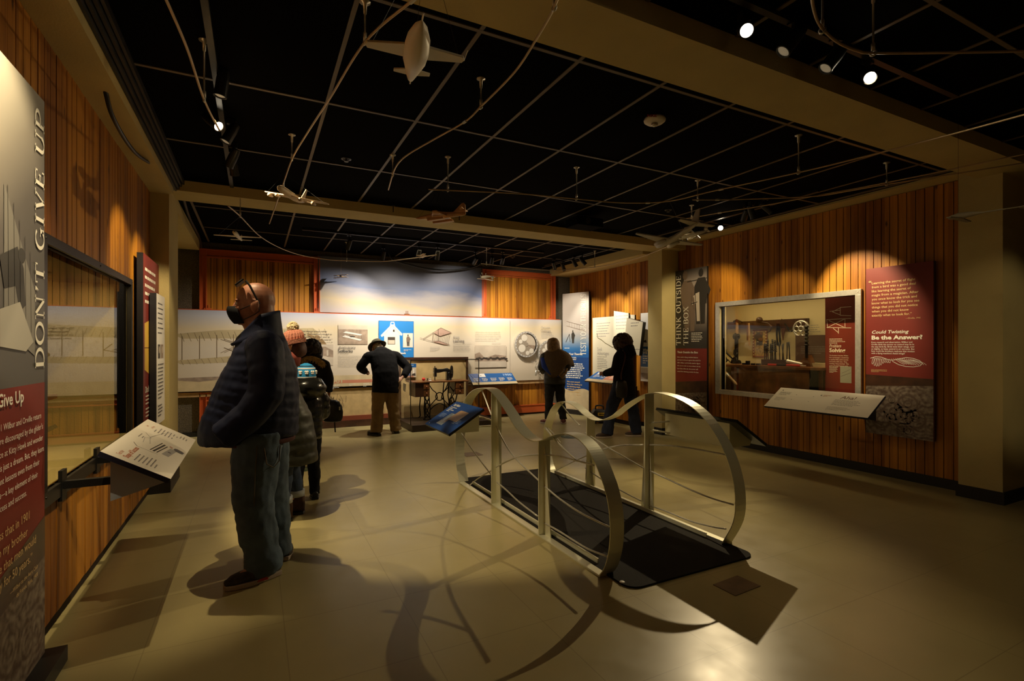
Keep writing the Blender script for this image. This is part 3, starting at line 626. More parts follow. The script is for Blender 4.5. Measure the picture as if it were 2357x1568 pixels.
a.text("\u2014Wilbur to the Aero Club", .62, .42, .018, M_txty, align='R'); a.text("de France, Paris, 1908", .62, .385, .018, M_txty, align='R')
o_ = a.build('printed_face', t)
mb = MB(); mb.box((-.90, 2.25, 0), (-.775, 3.03, .07)); obj('plinth', mb, M_blackm, t)
# --- THINK OUTSIDE THE BOX
def cogs(a, x0, y0, x1, y1, seed, m):
    R = random.Random(seed); k0 = a.k
    for i in range(16):
        r = R.choice([.035, .05, .07, .1]); cx, cy = R.uniform(x0+r, x1-r), R.uniform(y0+r, y1-r) if y1-y0 > 2*r else (y0+y1)/2
        a.ring(cx, cy, r*.82, r, m, 20); a.ring(cx, cy, r*.3, r*.42, m, 14)
M_cogl = mat('cog_print_dark', (.11, .07, .05), .6)
t, a = panel('exhibit_banner', 'black and maroon upright banner reading THINK OUTSIDE THE BOX on the right wall', 'banner', (6.25, 6.355, .30), U_R, UP, .685, 2.40, .035, M_blackm)
W_ = .685; z0 = 1.12
a.poly([(0, z0), (W_, z0), (W_, 2.40), (0, 2.40)], M_think); a.mb.uv = {k: (v[0], v[1]-z0) for k, v in a.mb.uv.items()}
a.rect(0, 0, W_, z0, M_maroon); a.poly([(0, .37), (W_, .44), (W_, .62), (0, .56)], M_woodd); a.poly([(0, 0), (W_, 0), (W_, .44), (0, .37)], M_cog); cogs(a, 0, 0, W_, .38, 3, M_cogl)
a.rect(0, z0, .21, 2.40, mat('charcoal_print', (.035, .03, .026), .5))
def figure(a, x, y, h, m, m2, lean=.0, apron=None):
    'a standing man seen from behind, printed'
    a.poly([(x-.10*h, y), (x-.01*h, y), (x+.0*h, y+.46*h), (x-.13*h, y+.46*h)], m2); a.poly([(x+.01*h, y), (x+.10*h, y), (x+.12*h, y+.46*h), (x, y+.46*h)], m2)
    a.poly([(x-.15*h, y+.36*h), (x+.14*h, y+.36*h), (x+.15*h+lean, y+.70*h), (x+.08*h+lean, y+.84*h), (x-.08*h+lean, y+.84*h), (x-.16*h+lean, y+.70*h)], m)
    a.poly([(x+.13*h+lean, y+.75*h), (x+.21*h+lean, y+.60*h), (x+.17*h+lean, y+.50*h), (x+.09*h+lean, y+.62*h)], m)
    a.ell(x-.02*h+lean*1.5, y+.93*h, .055*h, .075*h, m2)
M_f1 = mat('sepia_coat', (.20, .14, .10), .6); M_f2 = mat('sepia_black', (.03, .025, .02), .6); M_f3 = mat('sepia_pale', (.60, .52, .42), .6)
x, y = artpx(a, 1588, 760); figure(a, x, y-.02, .98, M_f1, M_f1, -.05); x2, y2 = artpx(a, 1613, 745)
a.line([(x-.05, y+.78), (x2+.12, y+.80)], .012, M_f2); figure(a, x2, y2, .86, M_f2, M_f2, .02); a.poly([(x2-.07, y2+.04), (x2-.01, y2+.04), (x2-.02, y2+.5), (x2-.10, y2+.48)], M_f3)
a.poly([(x2-.17, y2+.30), (x2-.10, y2+.32), (x2-.11, y2+.46), (x2-.16, y2+.44)], M_f3)
a.line([(x+.04, y+.42), (x+.16, y+.44)], .012, M_f2)
a.poly([(x+.03, y+.62), (x+.10, y+.50), (x+.12, y+.36), (x+.09, y+.34), (x+.06, y+.46)], M_f1)
xa, ya = artpx(a, 1563, 795); xb, yb = artpx(a, 1563, 634)
a.slab('THINK OUTSIDE', .155, ya, .105, yb-ya, M_txtw, thick=.15, thin=.065)
xc, yc = artpx(a, 1580, 704); a.slab('THE BOX', .315, ya, .105, yc-ya, M_txtw, thick=.15, thin=.065)
a.greek(.38, z0+.24, .24, 6, .026, .010, M_txtw, 5)
xx, yy = artpx(a, 1561, 813)
a.text('Think Outside the Box', .075, yy, .034, M_txtw, w=.44, bold=.015)
a.para(['How could a flying machine balance', 'and turn in the air against the wind? In', '1899, Wilbur and Orville need to figure', 'this out in order to move ahead. As the', 'best ideas often do, the answer will', 'come from thinking outside the box.'], .075, yy-.075, .022, .047, M_txtw, ws=[.44, .49, .485, .49, .44, .455])
a.build('printed_face', t)
# --- maroon quotation panel
t, a = panel('exhibit_banner', 'wide maroon panel asking Could Twisting Be the Answer with a line-drawn wing', 'banner', (6.20, 3.345, .475), U_R, UP, .645, 1.855, .05, mat('maroon_edge', (.05, .008, .006), .6))
for px_ in (0,): pass
W_ = .645
a.rect(0, 0, W_, 1.855, M_maroon); a.poly([(0, .50), (W_, .47), (W_, .64), (0, .66)], M_woodd); a.poly([(0, 0), (W_, 0), (W_, .57), (0, .53)], M_cog); cogs(a, .02, 0, W_-.02, .5, 8, M_cogl)
Q = ['Learning the secret of flight', 'from a bird was a good deal', 'like learning the secret of', 'magic from a magician. After', 'you once know the trick and', 'know what to look for you see', 'things that you did not notice', 'when you did not know', 'exactly what to look for.\u201d']
for i, (s_, ex) in enumerate(zip(Q, [2120, 2121, 2109, 2128, 2124, 2130, 2126, 2104, 2111])):
    a.text(s_, .062, 1.675-.0453*i, .0265, M_txty, w=.46*(ex-2006)/(2130-2006)+.0, bold=.012)
a.text('\u201c', .030, 1.668, .05, M_txty, bold=.02)
a.text('\u2014Orville, 1941', .53, 1.27, .016, M_txty, align='R')
a.text('Could Twisting', .06, 1.120, .036, M_txtw, w=.36, bold=.018, shear=.25); a.text('Be the Answer?', .06, 1.055, .044, M_txtw, w=.49, bold=.04)
a.para(['From research and observation, Wilbur and', 'Orville think the answer to control may lie in', 'the way birds fly. Birds twist their wings, ever', 'so slightly, to keep control in air currents. But', 'how could the brothers replicate that motion', 'with a flying machine\u2019s fixed wings?'], .058, 1.015, .0165, .0245, M_txtw, ws=[.40, .415, .42, .42, .42, .33], bold=.01)
# the feathered wing drawing
cx, cy = .06, .865
a.line([(.05,.845),(.10,.862),(.16,.858),(.22,.835),(.27,.825),(.33,.842),(.40,.858),(.46,.852),(.52,.83),(.55,.805)], .006, M_txtw)
a.line([(.27,.815),(.33,.78),(.40,.762),(.47,.760),(.53,.775),(.55,.80)], .005, M_txtw)
for i in range(9):
    bx = .068+i*.022; by = .852-.002*i; L_ = .04+.055*math.sin(math.pi*min(1, (i+1.5)/7)); q = .35-.1*i
    pts = [(bx+L_*(.5+.5*math.cos(u_))*math.sin(q*.6)*1.0+.009*math.sin(u_), by-L_*(.5-.5*math.cos(u_))) for u_ in [2*math.pi*k/12 for k in range(13)]]
    a.line(pts, .0035, M_txtw)
for i in range(10):
    bx, by = .30+i*.018, .835+.003*math.sin(i); a.line([(bx, by), (bx+.05+.006*i, by-.035), (bx+.085+.004*i, by-.052)], .0035, M_txtw)
for i in range(12): a.line([(.24+i*.02, .838+.012*math.sin(i*.3)), (.25+i*.02, .826+.012*math.sin(i*.3))], .003, M_txtw)
a.greek(.055, .715, .19, 3, .012, .004, M_txty, 4)
a.build('printed_face', t)
for y_ in (2.85, 3.2):
    mb = MB(); mb.box((6.25, y_, .7), (XR-.001, y_+.03, 2.1)); obj('wall_bracket', mb, M_blackm, t)
# --- TEST YOUR THEORIES, standing across the far right corner
p0 = Vector((6.01, 9.44, .10)); p1 = Vector((6.21, 8.74, .10)); u = (p1-p0).normalized(); W_ = (p1-p0).length
t, a = panel('exhibit_banner', 'tall grey-to-blue banner reading TEST YOUR THEORIES in the far right corner', 'banner', p0, u, UP, W_, 2.50, .04, M_blackm)
hb = .50
a.poly([(0, hb-.05), (W_, hb-.05), (W_, 2.5), (0, 2.5)], M_test); a.mb.uv = {k: (v[0], v[1]-1.2) for k, v in a.mb.uv.items()}
a.rect(0, .30, W_, 1.12, M_blued)
a.poly([(0, .0), (W_, .0), (W_, .41)]+[(W_*(1-i/12), .43+.03*math.sin(i*.6)) for i in range(13)], M_sand)
x, y = artpx(a, 1345, 818); xb, yb = artpx(a, 1349, 676); a.slab('TEST YOUR THEORIES', W_*.90, y, .15, yb-y, M_txtw, thick=.16, thin=.07)
figure(a, .30, 1.42, .28, M_f2, M_f2); a.line([(.10,1.45),(.2,1.62),(.22,1.45)], .012, M_f2)
for q in (0, .1): a.line([(.12, 1.80+q), (.62, 1.68+q)], .006, M_f1)
for i in range(6): a.line([(.2+i*.07, 1.88-.02*i), (.2+i*.07, 1.78-.016*i)], .004, M_f1)
a.greek(.06, 1.31, .3, 1, .03, .014, M_txtw, 3)
a.text('Test Your Theories', .06, 1.17, .045, M_txtw, w=.50, bold=.03); a.text('Where do you train', .06, 1.105, .03, M_txtw, w=.33, bold=.02)
a.text('to become a reality?', .06, 1.065, .03, M_txtw, w=.33, bold=.02)
a.greek(.06, .97, .56, 8, .042, .020, M_txtw, 9)
a.para(['We soon passed', 'from the reading to', 'the thinking stage,', 'and finally to the', 'working stage.\u201d'], .13, .64-.06, .030, .052, M_txty, ws=[.36, .42, .38, .37, .37], bold=.02)
a.text('\u2014Wilbur, 1901', .52, .31, .018, M_txty, align='R')
a.build('printed_face', t)
mb = MB(); n = Vector(u).cross(Vector((0,0,1))); q0 = p0+n*.02; q1 = p1+n*.02
mb.prism([(q0.x,q0.y,0),(q1.x,q1.y,0),(q1.x-n.x*.09,q1.y-n.y*.09,0),(q0.x-n.x*.09,q0.y-n.y*.09,0)], (0,0,.10)); obj('plinth', mb, M_base, t)

# --- long printed panel across the back wall
PX0 = -1.45
t, a = panel('wall_panel', 'long pale sky panel of photographs and text across the back wall', 'display panel', (PX0, YB-.10, .735), U_B, UP, 7.47, 1.30, .03, M_orange)
W_ = 7.47
a.rect(0, 0, W_, 1.30, M_panelsky)
A = lambda px, py: artpx(a, px, py)
def R4(a, px0, py0, px1, py1, m):
    x0, y0 = artpx(a, px0, py0); x1, y1 = artpx(a, px1, py1); a.rect(min(x0,x1), min(y0,y1), max(x0,x1), max(y0,y1), m); return min(x0,x1), min(y0,y1), max(x0,x1), max(y0,y1)
# the big glider, wing tip at the far left, running behind the visitors, and the man holding it
gx0, gx1 = .30, 2.35
M_cloth = mat('pale_wing_print', (.52, .42, .24), .6, noise_amt=.1, nscale=5); M_line = mat('brown_line_print', (.20, .14, .08), .6)
top = lambda x: .92+.10*((x-gx0)/(gx1-gx0)) ; low = lambda x: .50+.10*((x-gx0)/(gx1-gx0))
a.poly([(gx0, top(gx0)-.01), (gx0+.12, top(gx0)-.08), (gx1, top(gx1)-.16), (gx1+.1, top(gx1)-.06), (gx1, top(gx1)+.02), (gx0+.6, top(gx0+.6)+.03)], M_cloth)
a.poly([(gx0, low(gx0)-.01), (gx0+.1, low(gx0)-.06), (gx1, low(gx1)-.12), (gx1+.08, low(gx1)-.03), (gx0+.8, low(gx0+.8)+.02)], M_cloth)
for i in range(9):
    x = gx0+.12+i*(gx1-gx0-.15)/8; a.line([(x, top(x)-.05), (x, low(x))], .010, M_line)
for i in range(24):
    x = gx0+.1+i*.093; a.line([(x, top(x)+.0), (x+.05, top(x)-.13)], .004, M_line); a.line([(x, low(x)), (x+.04, low(x)-.08)], .004, M_line)
for (xa, xb) in ((.95, 1.45), (1.0, 1.5)):
    a.line([(xa, low(xa)+.08), (xb, top(xb)-.1)], .008, M_line); a.line([(xb, low(xb)+.1), (xa, top(xa)-.12)], .008, M_line)
a.line([(gx0+.7, low(1)+.16), (gx0+.95, low(1)+.05), (gx0+1.3, low(1)+.13), (gx0+1.2, low(1)+.22)], .012, M_line)
a.ell(1.27, .62, .12, .045, M_sepd, 14)
a.poly([(0, 0), (W_*.36, 0), (W_*.36, .20), (0, .19)], M_sand)
a.poly([(gx0-.02, .215), (gx0+.9, .235), (gx0+1.1, .205), (gx0+.6, .175), (gx0+.35, .15), (gx0-.0, .185)], M_sepia)
a.poly([(gx0-.04,.20),(gx0+.02,.20),(gx0+.0,.30),(gx0+.04,.42),(gx0-.0,.58),(gx0-.03,.40)], M_sepd)
M_fig = mat('faded_brown_figure', (.28, .18, .08), .6)
for (pts) in ([(2.50,.20),(2.56,.20),(2.62,.45),(2.60,.72),(2.50,.86),(2.40,.80),(2.38,.60),(2.44,.42),(2.40,.22)],): a.poly(pts, M_fig)
a.ell(2.42, .86, .05, .055, M_fig); a.line([(2.42, .76), (2.24, .60)], .05, M_fig); a.line([(2.50, .80), (2.28, .92)], .04, M_fig); a.line([(2.44,.45),(2.33,.30),(2.30,.20)], .06, M_fig)
# quotation beginning behind the visitors
x, y = A(768, 762)
for i, (s_, ex) in enumerate([('\u201cOur first experiments were rather', 753), ('disappointing. The machine refused to', 764), ('act like our machine last year and at', 759), ('times seemed entirely beyond control.\u201d', 765)]):
    xe, ye = A(ex, 765+6.35*i); a.text(s_, xe, ye, .030, M_txtd, align='R', w=.64+.02*i)
a.text('\u2014Orville to sister Katharine, July 28, 1901', A(766, 789)[0], A(766, 789)[1], .015, M_txtd, align='R')
r = R4(a, 735, 793, 767, 841, M_sepl); a.poly([(r[0], r[1]+.18), (r[2], r[1]+.14), (r[2], r[1]+.26), (r[0]+.1, r[1]+.33), (r[0], r[1]+.33)], M_sepia); a.rect(r[0]+.02, r[1]+.16, r[0]+.06, r[1]+.30, M_sepd); a.rect(r[0]+.12, r[1]+.17, r[0]+.15, r[1]+.27, M_sepl)
# photograph of the glider in flight
r = R4(a, 778, 748, 846, 793, M_sepia); R4(a, 778, 748, 846, 759, M_sepl)
for (p, q, m_) in (((792,766),(830,770),M_white), ((790,775),(829,782),M_white)):
    (xa, ya), (xb, yb) = A(*p), A(*q); a.poly([(xa-.02, ya), (xb-.01, yb-.02), (xb+.03, yb), (xa+.03, ya+.025)], m_)
for i in range(6): (xa, ya) = A(794+7*i, 768+i*.7); (xb, yb) = A(793+7*i, 776+i); a.line([(xa, ya), (xb, yb)], .004, M_sepl)
xa, ya = A(811, 775); a.ell(xa, ya, .05, .012, M_sepd, 10)
x, y = A(778, 803); a.text('Anticipate', x, y, .053, M_txtg, w=.30, shear=.22); x, y = A(778, 811); a.text('Setbacks', x, y, .056, M_txtd, w=.255, bold=.012)
x, y = A(778, 815); a.text('Is it time to give up?', x, y, .014, M_txtd, w=.18)
x, y = A(778, 821); a.para(['Wilbur and Orville return to Kitty Hawk in the summer', 'of 1901. Their experiments don\u2019t go well. The glider,', 'still based on Lilienthal\u2019s data, is bigger than last year\u2019s', 'but can neither reach the problems with lift and control.', 'While they make their longest glides yet, they have', 'problems with the control system. Wing warping still', 'causes the glider to spin into the ground.'], x, y, .016, .030, M_txtg, ws=[.48, .46, .50, .50, .46, .46, .37])
# orange-red 1901 strip
(x0, y0), (x1, y1) = A(700, 905), A(862, 873); a.rect(.36*W_-.2, .0, x1+.08, .20, M_sand)
a.rect(.36*W_-.2, .06, x1+.08, y1, M_salmon); x, y = A(766, 881); a.text('1901', x-.06, y-.005, .06, M_sand, w=.22, bold=.04)
a.greek(x-.05, y-.05, .17, 4, .022, .008, M_txtw, 2); a.greek(*A(803, 885), .14, 2, .022, .008, M_txtw, 3); a.greek(*A(836, 884), .12, 3, .022, .008, M_txtw, 4)
# blue notice with the white house
bl = R4(a, 871, 738, 952, 823, M_blue); M_bsky = mat('bright_blue_print', (.02, .22, .62), .45)
R4(a, 872, 739, 951, 822, M_bsky)
hz = [A(*p) for p in [(878,823),(884,773),(878,776),(876,772),(897,751),(899,741),(907,741),(909,751),(926,769),(924,773),(919,771),(921,812),(905,812),(905,823)]]
a.poly([hz[1], hz[2], hz[3], hz[4], hz[5], hz[6], hz[7], hz[8], hz[9], hz[10], hz[11], A(884, 812)], mat('white_house_print', (.82, .78, .66), .6))
R4(a, 900, 743, 906, 747, M_bsky); R4(a, 892, 776, 909, 793, M_sepd); R4(a, 904, 759, 908, 764, M_sepd); xr = A(901, 751)
a.line([A(885, 769), A(903, 750), A(920, 768)], .006, M_sepl); R4(a, 893, 783, 908, 792, M_sepl)
r = R4(a, 927, 767, 950, 800, M_offwhite); x, y = A(939, 797); figure(a, x, y, .22, M_f1, M_sepd)
x, y = A(953-22, 806); a.greek(x-.02, y, .17, 2, .018, .008, M_white, 8); x, y = A(934, 815); a.text('The Brothers Home', x-.02, y+.035, .025, M_white, align='R', bold=.03) if False else None
a.text('at Kitty Hawk', x+.0, y, .035, M_white, w=.30, bold=.05, align='R')
# kite drawing
K = lambda *ps: [A(*p) for p in ps]
M_kite = mat('brown_kite_line', (.14, .09, .07), .6); M_kf = mat('pink_wing_wash', (.50, .33, .26), .6)
a.poly(K((1014,755),(1039,766),(1012,774),(998,767)), M_kf); a.poly(K((994,786),(1010,785),(1033,794),(1020,793)), M_kf)
a.line(K((966,778),(994,786)), .006, M_kite); a.line(K((974,780),(1003,762),(1014,755),(1038,766)), .008, M_kite); a.line(K((994,786),(1010,785),(1034,794)), .008, M_kite); a.line(K((994,786),(996,767)), .006, M_kite)
for i in range(11): a.line([A(998+i*3.7, 766+i*.2), A(996+i*3.4, 786+i*.75)], .004, M_kite)
a.line(K((1008,758),(1008,785)), .010, M_kite)
a.greek(*A(989, 799), .22, 4, .022, .006, M_txtl, 12)
x, y = A(1042, 779); a.text('Keep', x, y, .055, M_txtl, w=.125, shear=.22); x, y = A(1042, 785); a.text('Learning', x, y-.02, .055, M_txtg, w=.235, bold=.012)
x, y = A(1042, 789); a.text('What happens when things don\u2019t go as planned?', x, y-.01, .012, M_txtl, w=.38)
x, y = A(1042, 795); a.para(['The brothers build the 1900 Glider using their', 'new data and equations. The Wrights', 'learn it has enough lift generated by the', 'glider\u2019s wings to support the weight of a pilot.', 'Instead of giving up, Wilbur and Orville fly the', 'glider as a kite and continue to collect data.'], x, y, .014, .0225, M_txtg, ws=[.36, .34, .33, .37, .375, .35])
x, y = A(1093, 764); a.para(['\u201cI do not intend to take dangerous chances, both', 'because I have no wish to get hurt and because a', 'fall would stop my experimenting, which I would', 'not like at all. The man who wishes to keep at the', 'problem long enough to really learn anything', 'positively must not take dangerous risks.\u201d'], x, y, .019, .035, M_txtl, ws=[.55, .56, .56, .565, .52, .47])
a.greek(*A(1131, 790), .28, 1, .02, .006, M_txtl, 6)
r = R4(a, 1092, 795, 1164, 845, M_sepl); (xa, ya), (xb, yb) = A(1092, 832), A(1164, 826)
a.poly([(xa, ya), (xb, ya), (xb, yb+.06), (xb-.25, yb+.09), (xb-.45, yb+.03), (xa+.2, yb+.04), (xa+.1, yb+.14), (xa, yb+.1)], M_sepia)
for q in range(14): a.ell(xa+.05+q*.05, yb+.01+.012*math.sin(q*2.3), .035, .022, M_sepd, 8)
a.line([A(1172, 737), A(1172, 880)], .004, M_txtl)
x, y = A(1243, 756); a.text('Overcome', x, y, .050, M_txtl, w=.225, shear=.22); x, y = A(1243, 763); a.text('Challenges', x, y-.01, .048, M_txtg, w=.25, bold=.012)
a.greek(*A(1244, 767), .33, 4, .030, .010, M_txtl, 21); a.greek(*A(1220, 832), .09, 2, .018, .006, M_txtl, 22)
a.poly([A(1230, 829), A(1232, 835), A(1234, 829), A(1232, 832)], M_blackm)
a.build('printed_face', t)
FZ = YB-.115
# bicycle rings mounted on the panel
def cogwheel(px, py, wpx, label):
    c = at(px, py, Y=FZ-.05); e = at(px+wpx/2, py, Y=FZ-.05); R_ = e.x-c.x
    t = thing('gear_wheel_display', (c.x, FZ, c.z), label, 'display', 'round gear-shaped displays on the back wall panel'); a = Art((c.x, FZ-.07, c.z), U_B, UP)
    mb = MB(); n = 56; pts = []
    mb.tube([(c.x, FZ, c.z), (c.x, FZ-.07, c.z)], R_*.985, 40, side=(1,0,0)); obj('drum', mb, M_steel, t)
    a.ring(0, 0, R_*.86, R_, M_txtl, 40); M_pg = mat('grey_gear_print', (.32, .27, .21), .5)
    a.k += 1; a.ell(0, 0, R_*.88, R_*.88, M_pg, 40)
    a.poly([(0, 0)]+[(R_*.84*math.cos(q), R_*.84*math.sin(q)) for q in [math.radians(-38+128*i/14) for i in range(15)]], M_sepl)
    a.poly([(0, 0), (R_*.70, -.50*R_), (R_*.84, -.1*R_)], M_sepia); a.k += 1
    a.ring(0, 0, R_*.78, R_*.86, M_blackm, 20, -38, 90)
    for (x_, y_, r_) in ((-.40,-.30,.30),(-.52,.22,.16),(-.20,.50,.26),(.08,-.66,.17),(.42,-.50,.2)): a.ell(x_*R_, y_*R_, r_*R_, r_*R_, M_offwhite, 22)
    a.ell(0, 0, R_*.15, R_*.15, M_pg, 16); a.k += 1
    for i in range(24):
        q = 2*math.pi*i/24; a.poly([(R_*(.93)*math.cos(q+dq)*s_, R_*.93*math.sin(q+dq)*s_) for dq, s_ in ((-.05,.98),(.05,.98),(.05,1.03),(-.05,1.03))], M_txtw, False)
    a.build('printed_face', t); return t
cogwheel(1211, 793, 52, 'large round gear display left of the shawled visitor'); cogwheel(1264, 813, 50, 'round gear display half hidden behind the shawled visitor')
# wiry lamp-like contraption below
t = thing('wire_rig', at(1238, 868, Y=FZ-.1), 'small shiny tangle of wire hoops low on the back panel by the shawled visitor', 'display'); mb = MB(); R = random.Random(5)
c = at(1244, 846, Y=FZ-.1)
for i in range(9):
    ax = Vector((R.uniform(-1,1), R.uniform(-1,1), R.uniform(-1,1))).normalized(); u_ = ax.orthogonal().normalized(); v_ = ax.cross(u_); r_ = R.uniform(.06, .12)
    mb.tube([c+(u_*math.cos(q)+v_*math.sin(q))*r_ for q in [2*math.pi*k/16 for k in range(16)]], .004, 5, closed=True)
mb.tube([c+Vector((0,0,.12)), c+Vector((0,0,.22))], .018, 10); mb.tube([c-Vector((0,0,.1)), c-Vector((.02,0,.17))], .01, 8); mb.tube([c-Vector((.11,0,.05)), c-Vector((.11,0,.17))], .016, 8); mb.tube([c-Vector((.10,0,.02)), c+Vector((0,.1,.0))], .008, 6)
obj('hoops', mb, M_steel, t, smooth=True)
# --- sky mural above
t, a = panel('wall_mural', 'big dusky cloud mural high on the back wall', 'mural', (.99, YB-.035, 2.06), U_B, UP, 3.18, 1.0, .02, M_white)
a.rect(0, 0, 3.18, 1.0, M_mural); a.build('printed_face', t)
# --- printed strip low on the back wall, with beach grass
t, a = panel('wall_panel', 'low sandy printed panel with beach grass under the long panel', 'display panel', (1.0, YB-.06, .20), U_B, UP, 2.76, .50, .02, M_tan)
a.rect(0, 0, 2.76, .50, M_tan); R = random.Random(3)
for i in range(60):
    x = .22+R.gauss(0, .10); y = .24+R.gauss(0, .04); a.line([(x, y), (x+R.uniform(-.09, .02), y+R.uniform(.02, .12))], .005, M_sepd)
a.build('printed_face', t)
mb = MB(); mb.box((1.0, YB-.09, .12), (2.75, YB-.01, .20)); struct('trim_16', mb, mat('dull_red_rail', (.20, .045, .02), .5)); mb = MB(); mb.box((1.0, YB-.10, 0), (2.4, YB-.0, .12)); struct('baseboard_back_middle', mb, M_woodd)

# --- sloping reader boards
def reader(name, label, o, u, v, w_, h, face, edge, draw, group='sloping reader boards', th=.025, base=None):
    t, a = panel(name, label, 'reader board', o, u, v, w_, h, th, edge, group, base); a.rect(0, 0, w_, h, face); draw(a, w_, h); a.build('printed_face', t); return t, a
lo, hi = Vector((-.39, 3.14, .765)), Vector((-.68, 3.14, .935)); v = hi-lo; hh = v.length
def d_shape(a, w, h):
    M_r = mat('rust_ink', (.45, .12, .05), .6)
    a.text('Test the', .07, h-.075, .022, M_r, shear=.2); a.text('Shape of Success', .07, h-.115, .030, M_r, w=.28, bold=.02)
    a.greek(.08, h-.145, .19, 6, .020, .007, M_txtg, 3)
    a.text('Feel', 1.00, h-.045, .017, M_r); a.text('the Shape', 1.00, h-.075, .017, M_r)
    for q in range(2): a.greek(.93+.1*q, h-.10-.02*q, .09, 6, .022, .007, M_txtg, 5+q)
    a.greek(1.05, h-.25, .10, 3, .020, .007, M_txtg, 9); a.greek(.62, h-.06, .12, 2, .02, .006, M_txtg, 19)
    for i in range(3): a.line([(.42, .14+.018*i), (.66+.02*i, .115+.018*i)], .007 if i != 1 else .012, M_sepd)
    a.poly([(.42, .075), (.63, .055), (.64, .095), (.43, .115)], M_txtl); a.ell(.53, .085, .011, .011, M_sepd, 10)
    a.line([(.55,.20),(.72,.23),(.86,.21),(.98,.19),(1.1,.16)], .003, M_txtl); a.line([(.52,.235),(.66,.25),(.70,.22),(.80,.27)], .003, M_txtl)
    a.line([(.38,.13),(.38,.24),(.44,.27)], .004, M_txtg)
    a.poly([(.62,.0+.02),(.67,.015),(.70,.06),(.69,.075),(.65,.078),(.625,.06)], M_blackm)
    for q in range(3): a.line([(.66+.012*q, .088), (.67+.014*q, .105)], .005, M_r)
t, a = reader('reader_board', 'cream sloping board about the Shape of Success, under the left display case', lo, U_L, v, 1.24, hh, M_offwhite, mat('dark_blue_edge', (.012, .014, .035), .5), d_shape, base=(-.6, 3.7, .6))
mb = MB(); n = Vector(U_L).cross(v.normalized())
mb.prism([(-.41, 3.24, .735), (-.66, 3.24, .89), (-.66, 3.24, .66)], (0, 1.04, 0)); obj('support_box', mb, mat('grey_painted_metal', (.50, .58, .70), .5), t)
for y in (3.45, 4.1): mb = MB(); mb.box((XL+.01, y, .70), (-.655, y+.035, .74)); mb.box((XL+.003, y-.02, .64), (XL+.02, y+.055, .80)); obj('bracket', mb, M_blackm, t)
lo, hi = Vector((5.74, 4.30, .70)), Vector((6.07, 4.30, .92)); v = hi-lo; hh = v.length
def d_aha(a, w, h):
    a.text('Aha!', .80, h-.12, .055, mat('brown_ink', (.16, .06, .03), .6), w=.16, shear=.15, bold=.01); a.greek(.76, h-.15, .30, 5, .022, .007, M_txtg, 3); a.greek(.74, h-.28, .26, 4, .018, .005, M_txtg, 4)
    a.greek(.05, h-.09, .16, 4, .018, .006, M_txtd, 5); a.greek(.05, h-.20, .14, 4, .018, .005, M_txtg, 6); a.poly([(.05,h-.06),(.075,h-.06),(.063,h-.04)], M_txtd); a.poly([(.56,h-.09),(.58,h-.078),(.58,h-.102)], M_txtd); a.greek(.60, h-.085, .11, 2, .018, .006, mat('rust_ink', (.45, .12, .05), .6), 7)
    for (x, y) in ((.28, h-.12), (.50, h-.13), (.27, h-.22), (.49, h-.23)): a.ell(x, y, .005, .005, M_txtd, 8)
    a.line([(.22, h-.17), (.52, h-.16)], .0015, M_txtl)
t, a = reader('reader_board', 'cream Aha! sloping board under the right display case', lo, U_R, v, 1.22, hh, M_offwhite, mat('dark_blue_edge', (.012, .014, .035), .5), d_aha, base=(6.0, 3.7, .6))
mb = MB(); mb.prism([(5.80, 3.16, .70), (6.05, 3.16, .88), (6.05, 3.16, .64)], (0, 1.04, 0)); obj('support_box', mb, M_darksteel, t)
for y in (3.4, 4.05): mb = MB(); mb.box((6.05, y, .68), (XR-.002, y+.035, .72)); obj('bracket', mb, M_blackm, t)
hi = at(1075, 862, Y=9.40); hi2 = at(1175, 858, Y=9.40); lo = at(1091, 887, Y=9.12); lo2 = at(1195, 882, Y=9.12); wd = (lo2.x-lo.x+hi2.x-hi.x)/2
o = Vector(((lo.x+hi.x)/2, 9.12, (lo.z+lo2.z)/2)); v = Vector((0, .28, (hi.z+hi2.z)/2-o.z)); hh = v.length
def d_1900(a, w, h):
    M_pb = mat('grey_blue_print', (.10, .15, .34), .5)
    a.rect(0, 0, w, .075, M_sand); a.rect(0, .075, w*.22, h, M_pb); a.rect(w*.22, h-.11, w*.36, h-.005, M_white); a.text('1900', w-.03, h-.09, .065, mat('pale_blue_ink', (.35, .5, .75), .5), align='R', bold=.03, w=.19)
    for i in range(5): a.greek(w*(.06+.19*i), h-.16, w*.14, 4, .026, .012, M_offwhite, i)
    a.ell(w*.26, h-.07, .015, .008, M_blackm, 8)
t, a = reader('reader_board', 'blue sloping 1900 timeline board right of the sewing machine case', o, U_B, v, wd, hh, M_blue, M_blackm, d_1900)
mb = MB(); mb.prism([(o.x+.1, 9.16, o.z), (o.x+.1, 9.42, o.z+v.z-.05), (o.x+.1, 9.46, o.z+v.z-.18), (o.x+.1, 9.46, o.z-.12)], (wd-.2, 0, 0)); obj('support_box', mb, M_wood2, t)
hi = at(1368, 855, X=6.12); lo = at(1345, 877, X=5.80); lo2 = at(1408, 882, X=5.80)
o = Vector((5.80, lo.y, (lo.z+lo2.z)/2)); v = Vector((.32, 0, hi.z-o.z)); wd = lo.y-lo2.y
def d_s(a, w, h):
    a.rect(0, 0, w, .09, M_sand); a.rect(w*.55, .09, w, h, M_salmon)
    for i in range(3): a.greek(w*(.1+.3*i), h-.12, w*.22, 4, .03, .013, M_offwhite, i)
    a.rect(w*.1, h-.09, w*.3, h-.01, M_white)
t, a = reader('reader_board', 'small blue and red sloping board in front of the map panel', o, U_R, v, wd, v.length, M_blue, M_blackm, d_s)
t2 = thing('board_cabinet', (6.1, o.y-wd/2, 0), 'boarded wooden cabinet under the small sloping board by the pillar', 'cabinet'); mb = MB()
